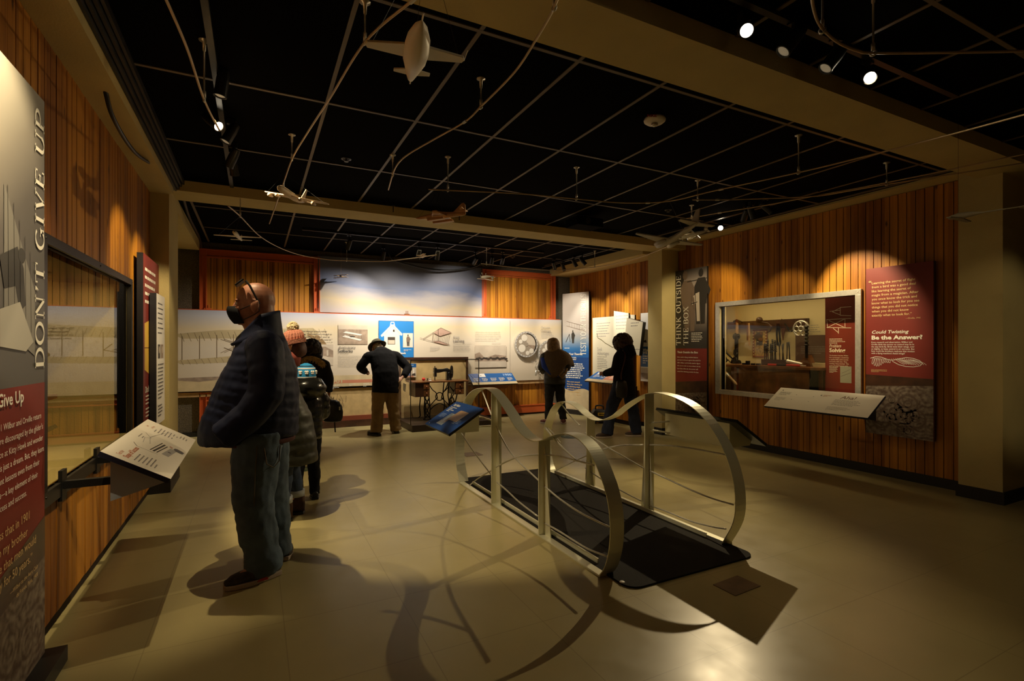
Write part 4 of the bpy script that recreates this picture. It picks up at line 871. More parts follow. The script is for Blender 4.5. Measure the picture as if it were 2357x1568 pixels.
boards(mb, 'Y', o.y-wd-.15, o.y-.02, .08, o.z-.06, 6.12, .02, -1, .083, 0, [], M_woodY); mb.box((6.141, o.y-wd-.15, .0), (6.27, o.y-.02, o.z-.06), M_dark); obj('boarded_front', mb, None, t2)
# --- panels beside the far right wall: map sheet and leaning pages
t, a = panel('map_panel', 'large cream panel with a river map, text and Seek Advantages title', 'display panel', (6.22, 8.62, .74), U_R, UP, 1.22, 1.30, .03, M_blackm)
M_page = mat('cream_page', (.76, .72, .56), .5); a.rect(0, 0, 1.22, 1.30, M_page)
B_ = lambda px, py: artpx(a, px, py)
a.greek(*B_(1373, 746), .45, 6, .052, .014, M_txtl, 2); a.line([B_(*p) for p in [(1374,768),(1376,778),(1385,783),(1393,790),(1402,795),(1410,800),(1420,796)]], .014, mat('olive_line', (.16, .13, .05), .6))
x, y = B_(1375, 808); a.text('Seek', x, y, .075, M_txtl, w=.16); x, y = B_(1375, 815); a.text('Advantages', x, y-.02, .075, M_txtg, w=.38); a.greek(*B_(1375, 822), .36, 2, .035, .010, M_txtg, 3); a.greek(*B_(1375, 829), .36, 6, .035, .011, M_txtg, 4)
a.build('printed_face', t)
def page(name, label, X, tl, tr, br, bl, th, extra=None):
    P_ = [at(*p, X=X) for p in (bl, br, tr, tl)]; t = thing(name, P_[0], label, 'display panel', 'leaning cream page boards'); mb = MB(); mb.prism(P_, (th, 0, 0)); obj('board', mb, M_blackm, t)
    mb = MB(); cz = (P_[0]+P_[2])/2; mb.box((X+th, cz.y-.03, cz.z-.03), (XR-.001, cz.y+.03, cz.z+.03)); obj('wall_bracket', mb, M_blackm, t)
    a = Art(P_[0]+Vector((-.001, 0, 0)), U_R, UP); a.poly([artpx(a, *p) for p in (bl, br, tr, tl)], M_page)
    if extra: extra(a)
    a.build('printed_face', t)
page('page_board', 'tall cream page board rising behind the others', 6.16, (1413,716), (1447,721), (1446,790), (1412,785), .03, lambda a: a.greek(*artpx(a, 1418, 729), .45, 5, .06, .012, M_txtl, 3))
page('page_board', 'small blank page board behind the tallest one', 6.19, (1440,724), (1461,725), (1460,780), (1440,780), .03)
page('page_board', 'cream page board leaning out above the curly-haired visitor, thick black edge', 6.02, (1443,732), (1480,742), (1471,819), (1435,803), .07, lambda a: (a.greek(*artpx(a, 1452, 745), .25, 2, .05, .014, M_txtg, 4), a.greek(*artpx(a, 1450, 805), .3, 2, .04, .012, M_txtg, 5)))
# narrow panel just left of the far pillar
t, a = panel('exhibit_banner', 'narrow white and blue panel half hidden by the far pillar', 'banner', (6.2, 7.13, .83), U_R, UP, .50, 1.22, .03, M_blackm)
a.rect(0, 0, .5, 1.22, M_white); a.rect(0, .26, .5, .62, M_blue); a.rect(0, 0, .5, .24, M_sepl); a.rect(0, .04, .5, .15, M_sepia); a.text('What', .06, .54, .045, M_white, bold=.04); a.text('Will', .06, .49, .045, M_white, bold=.04); a.greek(.06, .44, .14, 4, .04, .018, M_white, 4)
a.poly([(.02,.70),(.16,.69),(.14,.74),(.05,.72)], M_sepd); a.build('printed_face', t)
# maroon and white panels at the left pillar
t, a = panel('exhibit_banner', 'narrow maroon panel with a yellow paper box cut-out beside the left pillar', 'banner', (-.85, 5.27, .45), U_L, UP, .78, 1.80, .045, mat('dark_edge', (.012, .012, .016), .5))
W_ = .78; a.rect(0, 0, W_, 1.8, M_maroon); a.rect(0, 0, W_, .28, mat('brown_texture', (.16, .07, .05), .6, noise_amt=.4, nscale=12))
for i, s_ in enumerate([]): a.text(s_, .07, 1.62-.075*i, .040, M_txtw, w=.60)
a.greek(.07, 1.66, .6, 5, .07, .026, M_txtw, 8); a.greek(.35, 1.27, .28, 1, .03, .014, M_txtw, 9)
M_yel = mat('yellow_card', (.75, .46, .06), .5)
a.poly([(.05,.80),(.33,.74),(.33,1.17),(.30,1.24),(.05,1.20)], M_yel); a.poly([(.38,.74),(.62,.77),(.62,1.09),(.38,1.12)], mat('tan_card', (.62, .45, .22), .5)); a.line([(.05,.99),(.33,.99)], .006, M_wood2)
a.text('Do It Yourself', .08, .60, .055, M_txtw, w=.50, bold=.03); a.greek(.09, .56, .5, 3, .032, .013, M_txtw, 1); a.greek(.09, .45, .5, 3, .032, .013, M_txtw, 2)
a.build('printed_face', t)
t, a = panel('exhibit_banner', 'narrow white text panel with two small portraits, before the maroon one by the left pillar', 'banner', (-.79, 5.50, .74), U_L, UP, .46, 1.19, .05, mat('dark_edge', (.012, .012, .016), .5))
a.rect(0, 0, .46, 1.19, M_white); a.greek(.07, 1.10, .30, 7, .045, .012, M_txtd, 1); a.rect(.07, .60, .20, .73, M_sepd); a.rect(.23, .60, .37, .73, M_sepia); a.ell(.135, .68, .03, .035, M_sepl, 12); a.ell(.30, .68, .03, .035, M_sepl, 12)
a.greek(.07, .54, .30, 10, .034, .011, M_txtd, 2); a.greek(.07, .16, .25, 4, .03, .012, M_txtd, 3); a.build('printed_face', t)
# dark blue panel at the right picture edge
p = at(2346, 500, X=6.6)
t, a = panel('exhibit_banner', 'dark blue and maroon panel at the far right edge beyond the near pillar', 'banner', (6.70, 2.06, .03), U_R, UP, 1.2, 2.5, .05, M_blackm)
a.rect(0, 0, 1.2, 2.5, mat('night_blue_print', (.03, .06, .16), .5, noise_amt=.3, nscale=3)); a.rect(0, 1.05, 1.2, 1.65, mat('dusky_maroon', (.16, .025, .03), .5)); a.build('printed_face', t)
# ------------------------------------------------------------------ display cases
def case_frame(t, X, y0, y1, z0, z1, w_, out, m, low=None):
    mb = MB(); f = X+out*.015; b_ = X-out*.02; lw = low or w_
    mb.box((f, y0-w_, z1), (b_, y1+w_, z1+w_)); mb.box((f, y0-w_, z0-lw), (b_, y1+w_, z0)); mb.box((f, y0-w_, z0), (b_, y0, z1)); mb.box((f, y1, z0), (b_, y1+w_, z1))
    for y in (y0-w_/2, y1+w_/2, (y0+y1)/2):
        for z in (z0-w_/2, z1+w_/2): mb.ball((f, y, z), .006, n=8, k=5)
    return obj('frame', mb, m, t, bevel=.004)
# left case
y0, y1, z0, z1 = HL
t = thing('display_case', (XL, 4.2, z0), 'dark-framed glass display case in the left wood wall, reflecting the room', 'display case')
case_frame(t, XL, y0, y1, z0, z1, .048, 1, M_darksteel, .075)
mb = MB(); mb.box((XL-.018, y0, z0), (XL-.012, y1, z1)); obj('glass_pane', mb, M_glass, t)
mb = MB(); mb.box((XL-.10, y0-.02, z0-.02), (XL-.72, y1+.0, z0)); mb.box((XL-.02, y0-.02, z0-.02), (XL-.10, y1, z0+.004)); mb.box((XL-.02, y1, z0), (XL-.72, y1+.02, z1)); mb.box((XL-.02, y0, z0), (XL-.72, y0-.02, z1)); obj('lining', mb, M_cream, t)
mb = MB(); mb.box((XL-.72, y0, z0), (XL-.74, y1, z1), M_woodd); mb.box((XL-.02, y0, z1), (XL-.72, y1, z1+.02), M_woodd); obj('back_board', mb, None, t)
l_ = bpy.data.lights.new('case_light', 'AREA'); l_.shape = 'RECTANGLE'; l_.size = .10; l_.size_y = 1.5; l_.energy = 3; l_.color = WARM; lo_ = bpy.data.objects.new('case_light', l_); scn.collection.objects.link(lo_); lo_.parent = t; lo_.location = Vector((XL-.16, 4.2, HL[3]-.01))-ORG[t]
mb = MB(); mb.box((XL-.42, 3.4, z0), (XL-.70, 4.8, z0+.33)); mb.box((XL-.38, 3.35, z0+.33), (XL-.71, 4.85, z0+.36)); o_ = obj('wooden_chest', mb, M_wood2); tag(o_, 'dim brown wooden chest inside the left display case', 'chest')
# right case
y0, y1, z0, z1 = HR; DX = 7.10
t = thing('display_case', (XR, 4.5, z0), 'steel-framed glass display case of bicycle shop tools in the right wood wall', 'display case')
case_frame(t, XR-.02, y0, y1, z0, z1, .065, -1, M_steel)
mb = MB(); mb.box((XR+.012, y0, z0), (XR+.018, y1, z1)); obj('glass_pane', mb, M_glass, t)
mb = MB(); mb.box((XR+.01, y1, z0-.3), (DX, y1+.35, z1+.1)) if False else None
mb.box((XR+.0, y1, z0), (XR+.10, y1+.02, z1)); mb.box((XR+.10, y1+.55, .3), (DX+.02, y1+.57, 2.4)); mb.box((XR+.10, y1, .3), (XR+.12, y1+.56, 2.4)); mb.box((DX, y0-.3, .3), (DX+.02, y1+.56, 2.4)); mb.box((XR+.10, y0-.3, 2.4), (DX+.02, y1+.57, 2.42)); mb.box((XR+.1, y0-.32, .3), (DX+.02, y0-.3, 2.4)); mb.box((XR+.1, y0-.32, .28), (DX+.02, y1+.56, .30)); mb.box((XR+.0, y0-.02, z0), (XR+.10, y0, z1))
obj('lining', mb, mat('case_lining', (.60, .50, .28), .8), t)
l_ = bpy.data.lights.new('case_light', 'AREA'); l_.shape = 'RECTANGLE'; l_.size = .25; l_.size_y = 1.8; l_.energy = 16; l_.color = WARM; lo_ = bpy.data.objects.new('case_light', l_); scn.collection.objects.link(lo_); lo_.parent = t; lo_.location = Vector((6.62, 4.7, 2.37))-ORG[t]; lo_.rotation_euler = (0, .3, 0)
K_ = lambda px, py, X=DX-.03: at(px, py, X=X)
mb = MB(); a0 = K_(1676, 742); a1 = K_(1860, 734); b0 = K_(1676, 758); mb.box((DX-.05, a1.y, b0.z), (DX, a0.y, a0.z)); tag(obj('tool_rail', mb, M_woodd), 'dark wooden tool rail high on the cream wall inside the case', 'rail')
# hanging tools, each its own thing
def tool(name, label, cat, build, m=None, group='tools hanging on the rail in the case'):
    mb = MB(); build(mb); return tag(obj(name, mb, m, smooth=False), label, cat, group)
def T(mb, pts, r, m=None, X=DX-.09, n=8, **k): mb.tube([K_(px, py, X) for px, py in pts], r, n, m, **k)
tool('hammer', 'pale-handled hammer hanging at the left of the tool rail', 'hammer', lambda b: (T(b, [(1697,742),(1696,770)], [.020,.026], M_woodl), T(b, [(1689,741),(1695,739),(1707,742)], [.02,.03,.015], M_iron)))
tool('floor_pump', 'black and brass upright bicycle pump standing left on the bench', 'pump', lambda b: (T(b, [(1690,774),(1702,774)], .018, M_iron), T(b, [(1695,767),(1695,835)], .030, M_iron, n=12), T(b, [(1691,775),(1699,775)], .05, M_iron), T(b, [(1690,836),(1702,836)], .05, M_iron), T(b, [(1690,805),(1689,815),(1693,822),(1688,830),(1680,834),(1676,828)], .008, M_iron)))
tool('wrench', 'first of two thin tools with pale handles left of the poster', 'tool', lambda b: T(b, [(1720.5,744),(1721,784)], [.012,.016], M_wood2))
tool('wrench', 'second, longer thin tool, nearest the poster edge', 'tool', lambda b: T(b, [(1724,744),(1725,796)], [.012,.018], M_woodl))
tool('brace_drill', 'bent brace drill with brown grip over the poster', 'hand drill', lambda b: (T(b, [(1747,738),(1757,742),(1768,744),(1776,752),(1773,762),(1766,766)], [.02,.012,.010,.016,.010,.008], M_woodd), b.ball(K_(1748, 737, DX-.1), .05, M_woodd)))
tool('chain', 'black bicycle chain looped over the rail', 'chain', lambda b: (T(b, [(1789,745),(1788,770),(1790,795),(1794,797),(1796,790),(1794,765),(1792,745)], .014, M_iron, n=6), T(b, [(1789,745),(1789,795)], .010, M_iron)))
tool('hand_saw', 'rusty pointed saw blade hanging right of the chain', 'saw', lambda b: b.prism([K_(1799, 734), K_(1811, 740), K_(1803, 784), K_(1800, 770)], (-.012, 0, 0), mat('rusty_blade', (.18, .07, .03), .6, .4)))
def sprk(b):
    c = K_(1844, 757, DX-.1); R_ = (K_(1826, 757, DX-.1)-c).length
    for (r_, w_) in ((R_*.93, .012), (R_*.30, .012)): b.tube([c+Vector((0, math.cos(q), math.sin(q)))*r_ for q in [2*math.pi*k/28 for k in range(28)]], w_, 6, M_steel, closed=True)
    for k in range(26): q = 2*math.pi*k/26; d = Vector((0, math.cos(q), math.sin(q))); b.bar(c+d*R_*.92, c+d*R_*1.06, .014, .018, M_steel)
    for k in range(6): q = 2*math.pi*k/6; d = Vector((0, math.cos(q), math.sin(q))); cc_ = c+d*R_*.6; b.tube([cc_+Vector((0, math.cos(p), math.sin(p)))*R_*.3 for p in [2*math.pi*j/14 for j in range(14)]], .007, 5, M_steel, closed=True)
tool('chain_ring', 'toothed bicycle chain ring with looped spokes at the right end of the rail', 'gear', sprk)
tool('wrench', 'curly handled tool between the saw and the chain ring', 'tool', lambda b: T(b, [(1806,745),(1812,752),(1816,762),(1822,763),(1828,756),(1832,750)], .010, M_iron))
# poster
t2 = thing('calendar_poster', K_(1748, 823), 'ornate red and gold calendar sheet on the case wall', 'poster'); p = K_(1732.5, 822, DX-.012); q = K_(1766.5, 758, DX-.012)
a = Art(p, U_R, UP); w_, h_ = p.y-q.y, q.z-p.z
a.rect(0, 0, w_, h_, mat('poster_red', (.24, .07, .03), .6)); a.rect(w_*.14, h_*.05, w_*.86, h_*.95, mat('poster_gold', (.50, .32, .10), .6, noise_amt=.5, nscale=30)); a.rect(w_*.26, h_*.42, w_*.68, h_*.90, mat('poster_dark', (.06, .05, .03), .6, noise_amt=.6, nscale=25)); a.rect(w_*.24, h_*.10, w_*.70, h_*.34, mat('poster_cream', (.45, .32, .16), .6, noise_amt=.5, nscale=45))
R = random.Random(2)
for i in range(9): a.ell(w_*.07, h_*(.08+.105*i), .012, .012, M_sand, 8); a.ell(w_*.93, h_*(.08+.105*i), .012, .012, M_sand, 8)
for i in range(7): a.ell(w_*R.uniform(.32,.62), h_*R.uniform(.48,.86), R.uniform(.02,.05), R.uniform(.02,.06), R.choice([M_wood2, M_sand, M_woodd]), 10)
a.build('sheet', t2)
# workbench
bz = at(1667, 838, X=6.62).z-.05; BX = 6.52
t2 = thing('workbench', (BX, 4.9, .30), 'old brown wooden workbench inside the right display case', 'workbench'); yb0 = at(1882, 850, X=BX).y; yb1 = HR[1]+.5
bz = at(1700, 840, X=BX).z
mb = MB(); mb.box((BX-.03, yb0-.05, bz-.035), (DX-.02, yb1, bz)); obj('bench_top', mb, M_wood2, t2); mb = MB()
mb.box((BX, yb0, .62), (BX+.03, at(1700, 850, X=BX).y, bz-.035)); obj('front_board', mb, mat('worn_plank', (.22, .10, .03), .5, noise_amt=.6, nscale=4), t2)
for y in (yb0+.05, at(1690, 850, X=BX).y): mb = MB(); mb.box((BX+.0, y-.05, .30), (BX+.12, y+.06, bz-.035)); obj('leg', mb, M_wood2, t2)
# on the bench
Bp = lambda px, X=6.62: Vector((X, at(px, 840, X=X).y, bz))
t2 = thing('drill_bit_stand', Bp(1790, 6.8), 'long dark stand of drill bits on the workbench', 'tool stand'); mb = MB(); p, q = Bp(1756, 6.8), Bp(1818, 6.8); mb.box((6.76, q.y, bz), (6.86, p.y, bz+.085)); obj('block', mb, M_woodd, t2)
R = random.Random(4)
for i, px in enumerate([1760,1764,1768,1773,1776,1779,1783,1786,1795,1801,1804,1811,1818]):
    p = at(px, 830, X=6.81); p.z = bz+.08; hgt = R.uniform(.22, .31) if px < 1790 else R.uniform(.18, .27); mb = MB(); tl = Vector((R.uniform(-.01,.01), R.uniform(-.02,.02), 0))
    mb.tube([p, p+tl*.5+Vector((0,0,hgt*.5)), p+tl+Vector((0,0,hgt))], [.008,.006,.012], 6)
    if px < 1790:
        for k in range(6): mb.ball(p+tl*k/6+Vector((0,0,hgt*(.45+.09*k))), (.017,.017,.010), n=7, k=4)
    obj('drill_bit', mb, M_iron, t2, smooth=True)
t2 = thing('chisel_rack', Bp(1835, 6.8), 'slanted brown wooden block with a pipe at the right of the bench', 'tool'); mb = MB(); p = Bp(1831, 6.75); mb.prism([p, p+Vector((0,-.22,0)), p+Vector((0,-.16,.16)), p+Vector((0,-.10,.10))], (.12,0,0), M_wood2); mb.tube([p+Vector((0,-.16,.12)), p+Vector((0,-.16,.55))], .02, 8, M_iron)
for k in range(6): mb.ball(p+Vector((0,-.16,.30+.05*k)), (.035,.035,.014), M_iron, n=8, k=4)
obj('block', mb, None, t2)
for i, (px, l_, m_, s_) in enumerate([(1768,.13,mat('red_handle', (.45, .03, .02), .4),'red-handled tool lying left of the middle of the bench'), (1785,.16,M_blackm,'black-handled tool lying beside the red ones'), (1806,.22,mat('red_handle', (.45, .03, .02), .4),'long red-handled tool lying right of the middle of the bench')]):
    p = Bp(px, 6.58+.01*i); mb = MB(); mb.tube([p+Vector((0,0,.016)), p+Vector((.01,-l_,.016))], .015, 8, m_); mb.tube([p+Vector((.01,-l_,.016)), p+Vector((.015,-l_-.08,.016))], .006, 6, M_steel); tag(obj('hand_tool', mb, None), s_, 'tool', 'small tools lying on the bench')
p = Bp(1812, 6.66); mb = MB(); mb.tube([p+Vector((0,0,.07)), p+Vector((0,-.22,.03))], [.028,.022], 10, M_steel); tag(obj('tail_lamp', mb, None), 'shiny silver cylinder leaning on the bench right of the drill bits', 'tool')
for i, (px, s_) in enumerate([(1708,'leftmost of the small dark parts on the bench'),(1716,'tiny square box standing on the bench under the poster'),(1728,'low dark part on the bench under the poster'),(1740,'grey clamp part left of the red tool')]):
    p = Bp(px, 6.64); mb = MB(); mb.box(p+Vector((0,0,0)), p+Vector((.04,-.05,.06 if i == 1 else .025)), M_iron); tag(obj('small_part', mb, None), s_, 'part', 'small parts lying on the bench')
p = Bp(1846, 6.8); mb = MB(); mb.box(p+Vector((0,-.42,0)), p+Vector((.16,0,.05)), M_sand); tag(obj('paper_stack', mb), 'cream papers lying under the dark information board', 'papers')
# vise-like iron stand at the left
t2 = thing('iron_stand', Bp(1672, 6.7), 'black curved iron footed stand at the left end of the bench', 'tool'); mb = MB()
for pts in ([(1668,800),(1672,812),(1680,820),(1686,826),(1694,822),(1697,812)], [(1668,818),(1674,830),(1668,836)], [(1686,826),(1683,836)], [(1694,822),(1697,836)], [(1668,776),(1669,800)]): mb.tube([at(px, py, X=6.72) for px, py in pts], .014, 7)
obj('iron_rods', mb, M_iron, t2, smooth=True)
# file on the front and boards at the right
mb = MB(); p, q = at(1663, 851, X=6.45), at(1696, 886, X=6.45); mb.tube([p, p.lerp(q, .15), p.lerp(q, .2), p.lerp(q, .92), q], [.016,.018,.022,.022,.012], 10, M_woodl); mb.tube([p.lerp(q,.3), p.lerp(q,.45)], .023, 10, M_steel); tag(obj('rolling_handle', mb, None), 'wooden cylinder handle slanting in the lower left corner of the case', 'handle')
t2 = thing('information_board', at(1864, 831, X=6.95), 'dark brown information board standing behind the bench', 'information board'); p = at(1831, 831, X=6.95); q = at(1899, 771, X=6.95); a = Art(p, U_R, UP); board(t2, 'board', p, U_R, UP, p.y-q.y, q.z-p.z, .02, M_woodd)
a.rect(0, 0, p.y-q.y, q.z-p.z, mat('brown_board', (.10, .055, .04), .5)); a.greek(.08, .50, .3, 5, .03, .008, M_txtg, 3); a.greek(.08, .2, .45, 4, .03, .008, M_txtg, 5); a.build('printed_face', t2)
t2 = thing('information_board', at(1930, 890, X=6.62), 'maroon Problem Solving panel with line-drawn kites inside the case', 'information board'); p = at(1899.5, 890, X=6.62); p.z = .60; ww = p.y-HR[0]+.02; a = Art(p, U_R, UP); hh = HR[3]-.6+.1; board(t2, 'board', p, U_R, UP, ww, hh, .03, M_maroon)
a.rect(0, 0, ww, hh, M_maroon); AX = lambda px, py: artpx(a, px, py)
for pts in ([(1910,717),(1934,714)], [(1934,708),(1934,726)], [(1934,708),(1959,706)], [(1934,726),(1959,727)], [(1916,718),(1934,709)], [(1916,718),(1934,725)], [(1903,736),(1959,733)], [(1903,754),(1959,755)], [(1903,736),(1905,755)], [(1945,734),(1945,755)], [(1905,754),(1943,735)], [(1908,738),(1942,753)], [(1930,755),(1930,768)], [(1918,756),(1930,766)]): a.line([AX(*p_) for p_ in pts], .006, M_txtw)
x, y = AX(1909, 800); a.text('Problem', x, y, .045, M_txtw, w=.145, shear=.22); x, y = AX(1909, 809); a.text('Solving', x, y-.008, .05, M_txtw, w=.20, bold=.03)
x, y = AX(1909, 816); a.para(['The brothers translate Wilbur', 'into a prototype: a model kite', 'a nearby field, and it works', 'and turns with ease. They', 'twisting \u201cwing warping\u201d. The', 'years of experiments with'], x, y-.02, .0155, .026, M_txtw, ws=[.235,.24,.235,.22,.24,.23])
a.greek(x, AX(1909, 781)[1], .2, 4, .018, .006, M_txtw, 1); a.greek(x, AX(1909, 845)[1], .11, 6, .014, .005, M_txtw, 2)
x0, y0_ = AX(1934, 881); x1, y1_ = AX(1960, 844); a.rect(x0, y0_, x1, y1_, mat('grey_blueprint', (.34, .34, .30), .6)); a.line([(x0+.01, y0_+.08), (x1-.01, y0_+.13)], .008, M_txtg); a.line([(x0+.02, y0_+.12), (x1-.02, y0_+.17)], .006, M_txtg); a.build('printed_face', t2)

# ------------------------------------------------------------------ sewing machine in its glass case
bx0, bx1 = 2.42, 3.73
t = thing('exhibit_platform', (3.1, 9.0, 0), 'low dark platform under the sewing machine and its glass case', 'platform')
fl = at(946, 994, Z=0); mb = MB(); mb.prism([(fl.x, 8.42, 0), (3.98, 8.42, 0), (3.98, 9.45, 0), (2.36, 9.45, 0)], (0, 0, .115)); obj('plinth', mb, mat('dark_brown_plinth', (.035, .018, .010), .5), t, bevel=.006)
t = thing('backdrop_board', (3.1, 9.44, .115), 'tan backdrop board with dark top edge behind the sewing machine', 'backdrop'); mb = MB(); mb.box((bx0, 9.40, .115), (bx1, 9.46, 1.20), M_tan); mb.box((bx0-.04, 9.36, .115), (bx0, 9.47, 1.24), M_woodd); mb.box((bx0-.04, 9.36, 1.20), (bx1+.03, 9.47, 1.245), M_woodd); mb.box((bx1-.008, 9.37, .115), (bx1+.03, 9.47, 1.2), M_woodd); obj('board', mb, None, t)
gz = at(1103, 828, Y=8.52).z; gx0 = at(945, 900, Y=8.52).x; gx1 = at(1102, 900, Y=8.52).x
t = thing('glass_cover', (3.1, 9.0, .115), 'clear glass box over the treadle sewing machine', 'glass case'); mb = MB()
mb.box((gx0, 8.52, .115), (gx1, 8.526, gz)); mb.box((gx0, 8.526, .115), (gx0+.006, 9.38, gz)); mb.box((gx1-.006, 8.526, .115), (gx1, 9.38, gz)); mb.box((gx0, 8.52, gz), (gx1, 9.38, gz+.006)); obj('glass_pane', mb, M_glass2, t)
mb = MB()
for x in (gx0, gx1): mb.box((x-.006, 8.515, .115), (x+.006, 8.527, gz))
mb.box((gx0, 8.515, gz-.004), (gx1, 8.527, gz+.008)); mb.box((gx0-.006, 8.52, gz-.004), (gx0+.006, 9.38, gz+.008)); mb.box((gx1-.006, 8.52, gz-.004), (gx1+.006, 9.38, gz+.008)); obj('edge_seal', mb, M_darksteel, t)
SY = 8.95; S = lambda px, py, Y=SY: at(px, py, Y=Y)
tz = S(1000, 876).z
t = thing('sewing_table', (3.1, SY, .115), 'wooden treadle sewing table with drawers and black iron legs', 'table')
xa, xb = S(950, 876, SY-.2).x, S(1071, 876, SY-.0).x
mb = MB(); mb.box((xa, SY-.22, tz-.025), (xb, SY+.24, tz)); obj('table_top', mb, M_wood2, t, bevel=.006)
d0, d1 = S(956, 900, SY-.2).x, S(989, 900, SY-.2).x; zz0 = S(970, 914, SY-.2).z
mb = MB(); mb.box((d0, SY-.2, zz0), (d1, SY+.2, tz-.025)); obj('drawer_box', mb, M_woodd, t)
e0, e1 = S(1047, 900, SY-.2).x, S(1068, 900, SY-.2).x; zz1 = S(1055, 908, SY-.2).z; mb = MB(); mb.box((e0, SY-.2, zz1), (e1, SY+.2, tz-.025)); obj('drawer_box', mb, M_woodd, t)
for (p0_, p1_, zlo) in ((S(974,900,SY-.2).x, d1, zz0), (e0+.01, e1, zz1)):
    for k in range(2):
        za = zlo+(tz-.03-zlo)*k/2; zb = zlo+(tz-.03-zlo)*(k+1)/2; mb = MB(); mb.box((p0_+.006, SY-.212, za+.008), (p1_-.006, SY-.2, zb-.008)); dr = obj('drawer', mb, M_wood2, t, bevel=.003)
        mb = MB(); mb.ball(((p0_+p1_)/2, SY-.222, (za+zb)/2), .014, n=10, k=6); lab(obj('knob', mb, mat('copper_knob', (.42, .16, .08), .35, .3), dr, smooth=True), 'round reddish knob')
iron = [[(979,912),(976,940),(978,962),(974,966)], [(987,912),(990,940),(989,962),(992,966)], [(979,918),(988,935),(980,952),(989,962)], [(987,918),(978,935),(987,952),(977,964)], [(975,966),(992,966)],
        [(1034,878),(1031,910),(1035,935),(1031,966)], [(1052,908),(1047,930),(1050,950),(1050,966)], [(1036,890),(1046,905),(1036,920),(1047,935),(1036,950),(1046,964)], [(1030,966),(1052,966)]]
for k_, seg in enumerate((iron[:5], iron[5:])):
    mb = MB()
    for pts in seg: mb.tube([S(px, py, SY-.12) for px, py in pts], .011, 6)
    for pts in seg[:2]: mb.tube([S(px, py, SY-.12)+Vector((0,.28,0)) for px, py in pts], .011, 6)
    lab(obj('leg', mb, M_iron, t, smooth=True), 'scrolled black iron leg')
mb = MB()
for pts in ([(989,888),(996,898),(1004,905),(1007,918)], [(1034,888),(1026,898),(1019,905),(1016,918)], [(989,935),(998,925),(1006,916)], [(1035,935),(1026,925),(1016,916)], [(990,944),(1000,934),(1012,929),(1024,934),(1034,944)], [(1031,882),(1026,895),(1019,905)]): mb.tube(spline([S(px, py, SY-.05) for px, py in pts], 4), .009, 6)
c = S(1011.5, 913, SY-.05); mb.tube([c+Vector((math.cos(q), 0, math.sin(q)))*.072 for q in [2*math.pi*k/20 for k in range(20)]], .009, 6, closed=True); obj('iron_cross_brace', mb, M_iron, t, smooth=True)
mb = MB(); c = S(1040, 935, SY+.02); mb.tube([c+Vector((.02*math.cos(q), math.cos(q), math.sin(q)))*.17 for q in [2*math.pi*k/28 for k in range(28)]], .012, 6, closed=True)
for k in range(4): q = math.pi*k/4; d = Vector((0, math.cos(q), math.sin(q)))*.16; mb.bar(c-d, c+d, .012, .012)
mb.box(S(992, 960, SY-.1)+Vector((0,0,-.01)), S(1030, 960, SY-.1)+Vector((0,.25,.01))); obj('flywheel_and_treadle', mb, M_iron, t, smooth=False)
t = thing('sewing_machine', S(1020, 876), 'antique black sewing machine on the treadle table', 'sewing machine'); mb = MB()
mb.tube(spline([S(1002,852), S(1010,855), S(1022,852), S(1028,851), S(1033,858), S(1034,874)], 5), [.035]*5+[.028]*5+[.026]*5+[.034]*5+[.045]*5+[.055], 12, r2=None)
mb.box(S(998.5, 847)+Vector((0,-.035,0)), S(1004, 867)+Vector((0,.035,0))); mb.box(S(1003, 850)+Vector((0,-.028,0)), S(1030, 855.5)+Vector((0,.028,0))); mb.box(S(1027, 850)+Vector((0,-.035,0)), S(1035, 876)+Vector((0,.035,0))); mb.tube([S(1001,843), S(1001,849)], .009, 8); mb.tube([S(1001,866), S(1001,876)], .008, 8); mb.box(S(1026, 876)+Vector((0,-.05,0)), S(1037, 874)+Vector((0,.05,.0))); mb.box(S(998, 876.5)+Vector((0,-.07,0)), S(1037, 875.2)+Vector((0,.07,0)))
obj('machine_body', mb, mat('black_japanned', (.012, .011, .010), .25, coat=.5), t, smooth=False, bevel=.003)
mb = MB(); c = S(1039.5, 856); ax = Vector((1, -.35, 0)).normalized(); u_ = Vector((.5, .85, 0)).normalized(); R_ = .110
mb.tube([c+(u_*math.cos(q)*R_+Vector((0,0,1))*math.sin(q)*R_) for q in [2*math.pi*k/24 for k in range(24)]], .012, 6, closed=True)
for k in range(4): q = math.pi*k/4+.3; d = (u_*math.cos(q)+Vector((0,0,1))*math.sin(q))*R_; mb.bar(c-d, c+d, .012, .012)
mb.tube([S(1034,856), c], .014, 8); obj('hand_wheel', mb, M_iron, t, smooth=False)
mb = MB()
for (px, py, q, r) in ((1013,849,1011,853), (1015,849,1014.5,853), (1018,849,1017,853), (1026,846,1026,851)): mb.tube([S(px, py), S(q, r)], .006, 6)
mb.tube([S(996,856), S(999,860)], .004, 5); obj('thread_guides', mb, M_steel, t)
p = S(975, 873); mb = MB(); mb.ball(p, (.032,.032,.028)); tag(obj('pin_cushion', mb, mat('red_cloth', (.62, .03, .02), .8), smooth=True), 'small red pin cushion on the left of the sewing table', 'pin cushion')
for i, (px, s_) in enumerate([(984, 'black thread spool beside the red pin cushion'), (990, 'white thread spool between the black one and the machine')]):
    p = S(px, 876); mb = MB(); mb.lathe([(0,0),(.017,0),(.017,.006),(.011,.008),(.011,.030),(.017,.032),(.017,.038),(0,.038)], p, n=12); tag(obj('thread_spool', mb, M_blackm if i == 0 else M_white, smooth=True), s_, 'thread spool')
p = S(987, 877, SY-.1); mb = MB(); mb.box(p, p+Vector((.06,.05,.006))); tag(obj('cloth_scrap', mb, M_white), 'white cloth scrap lying in front of the spools', 'cloth')
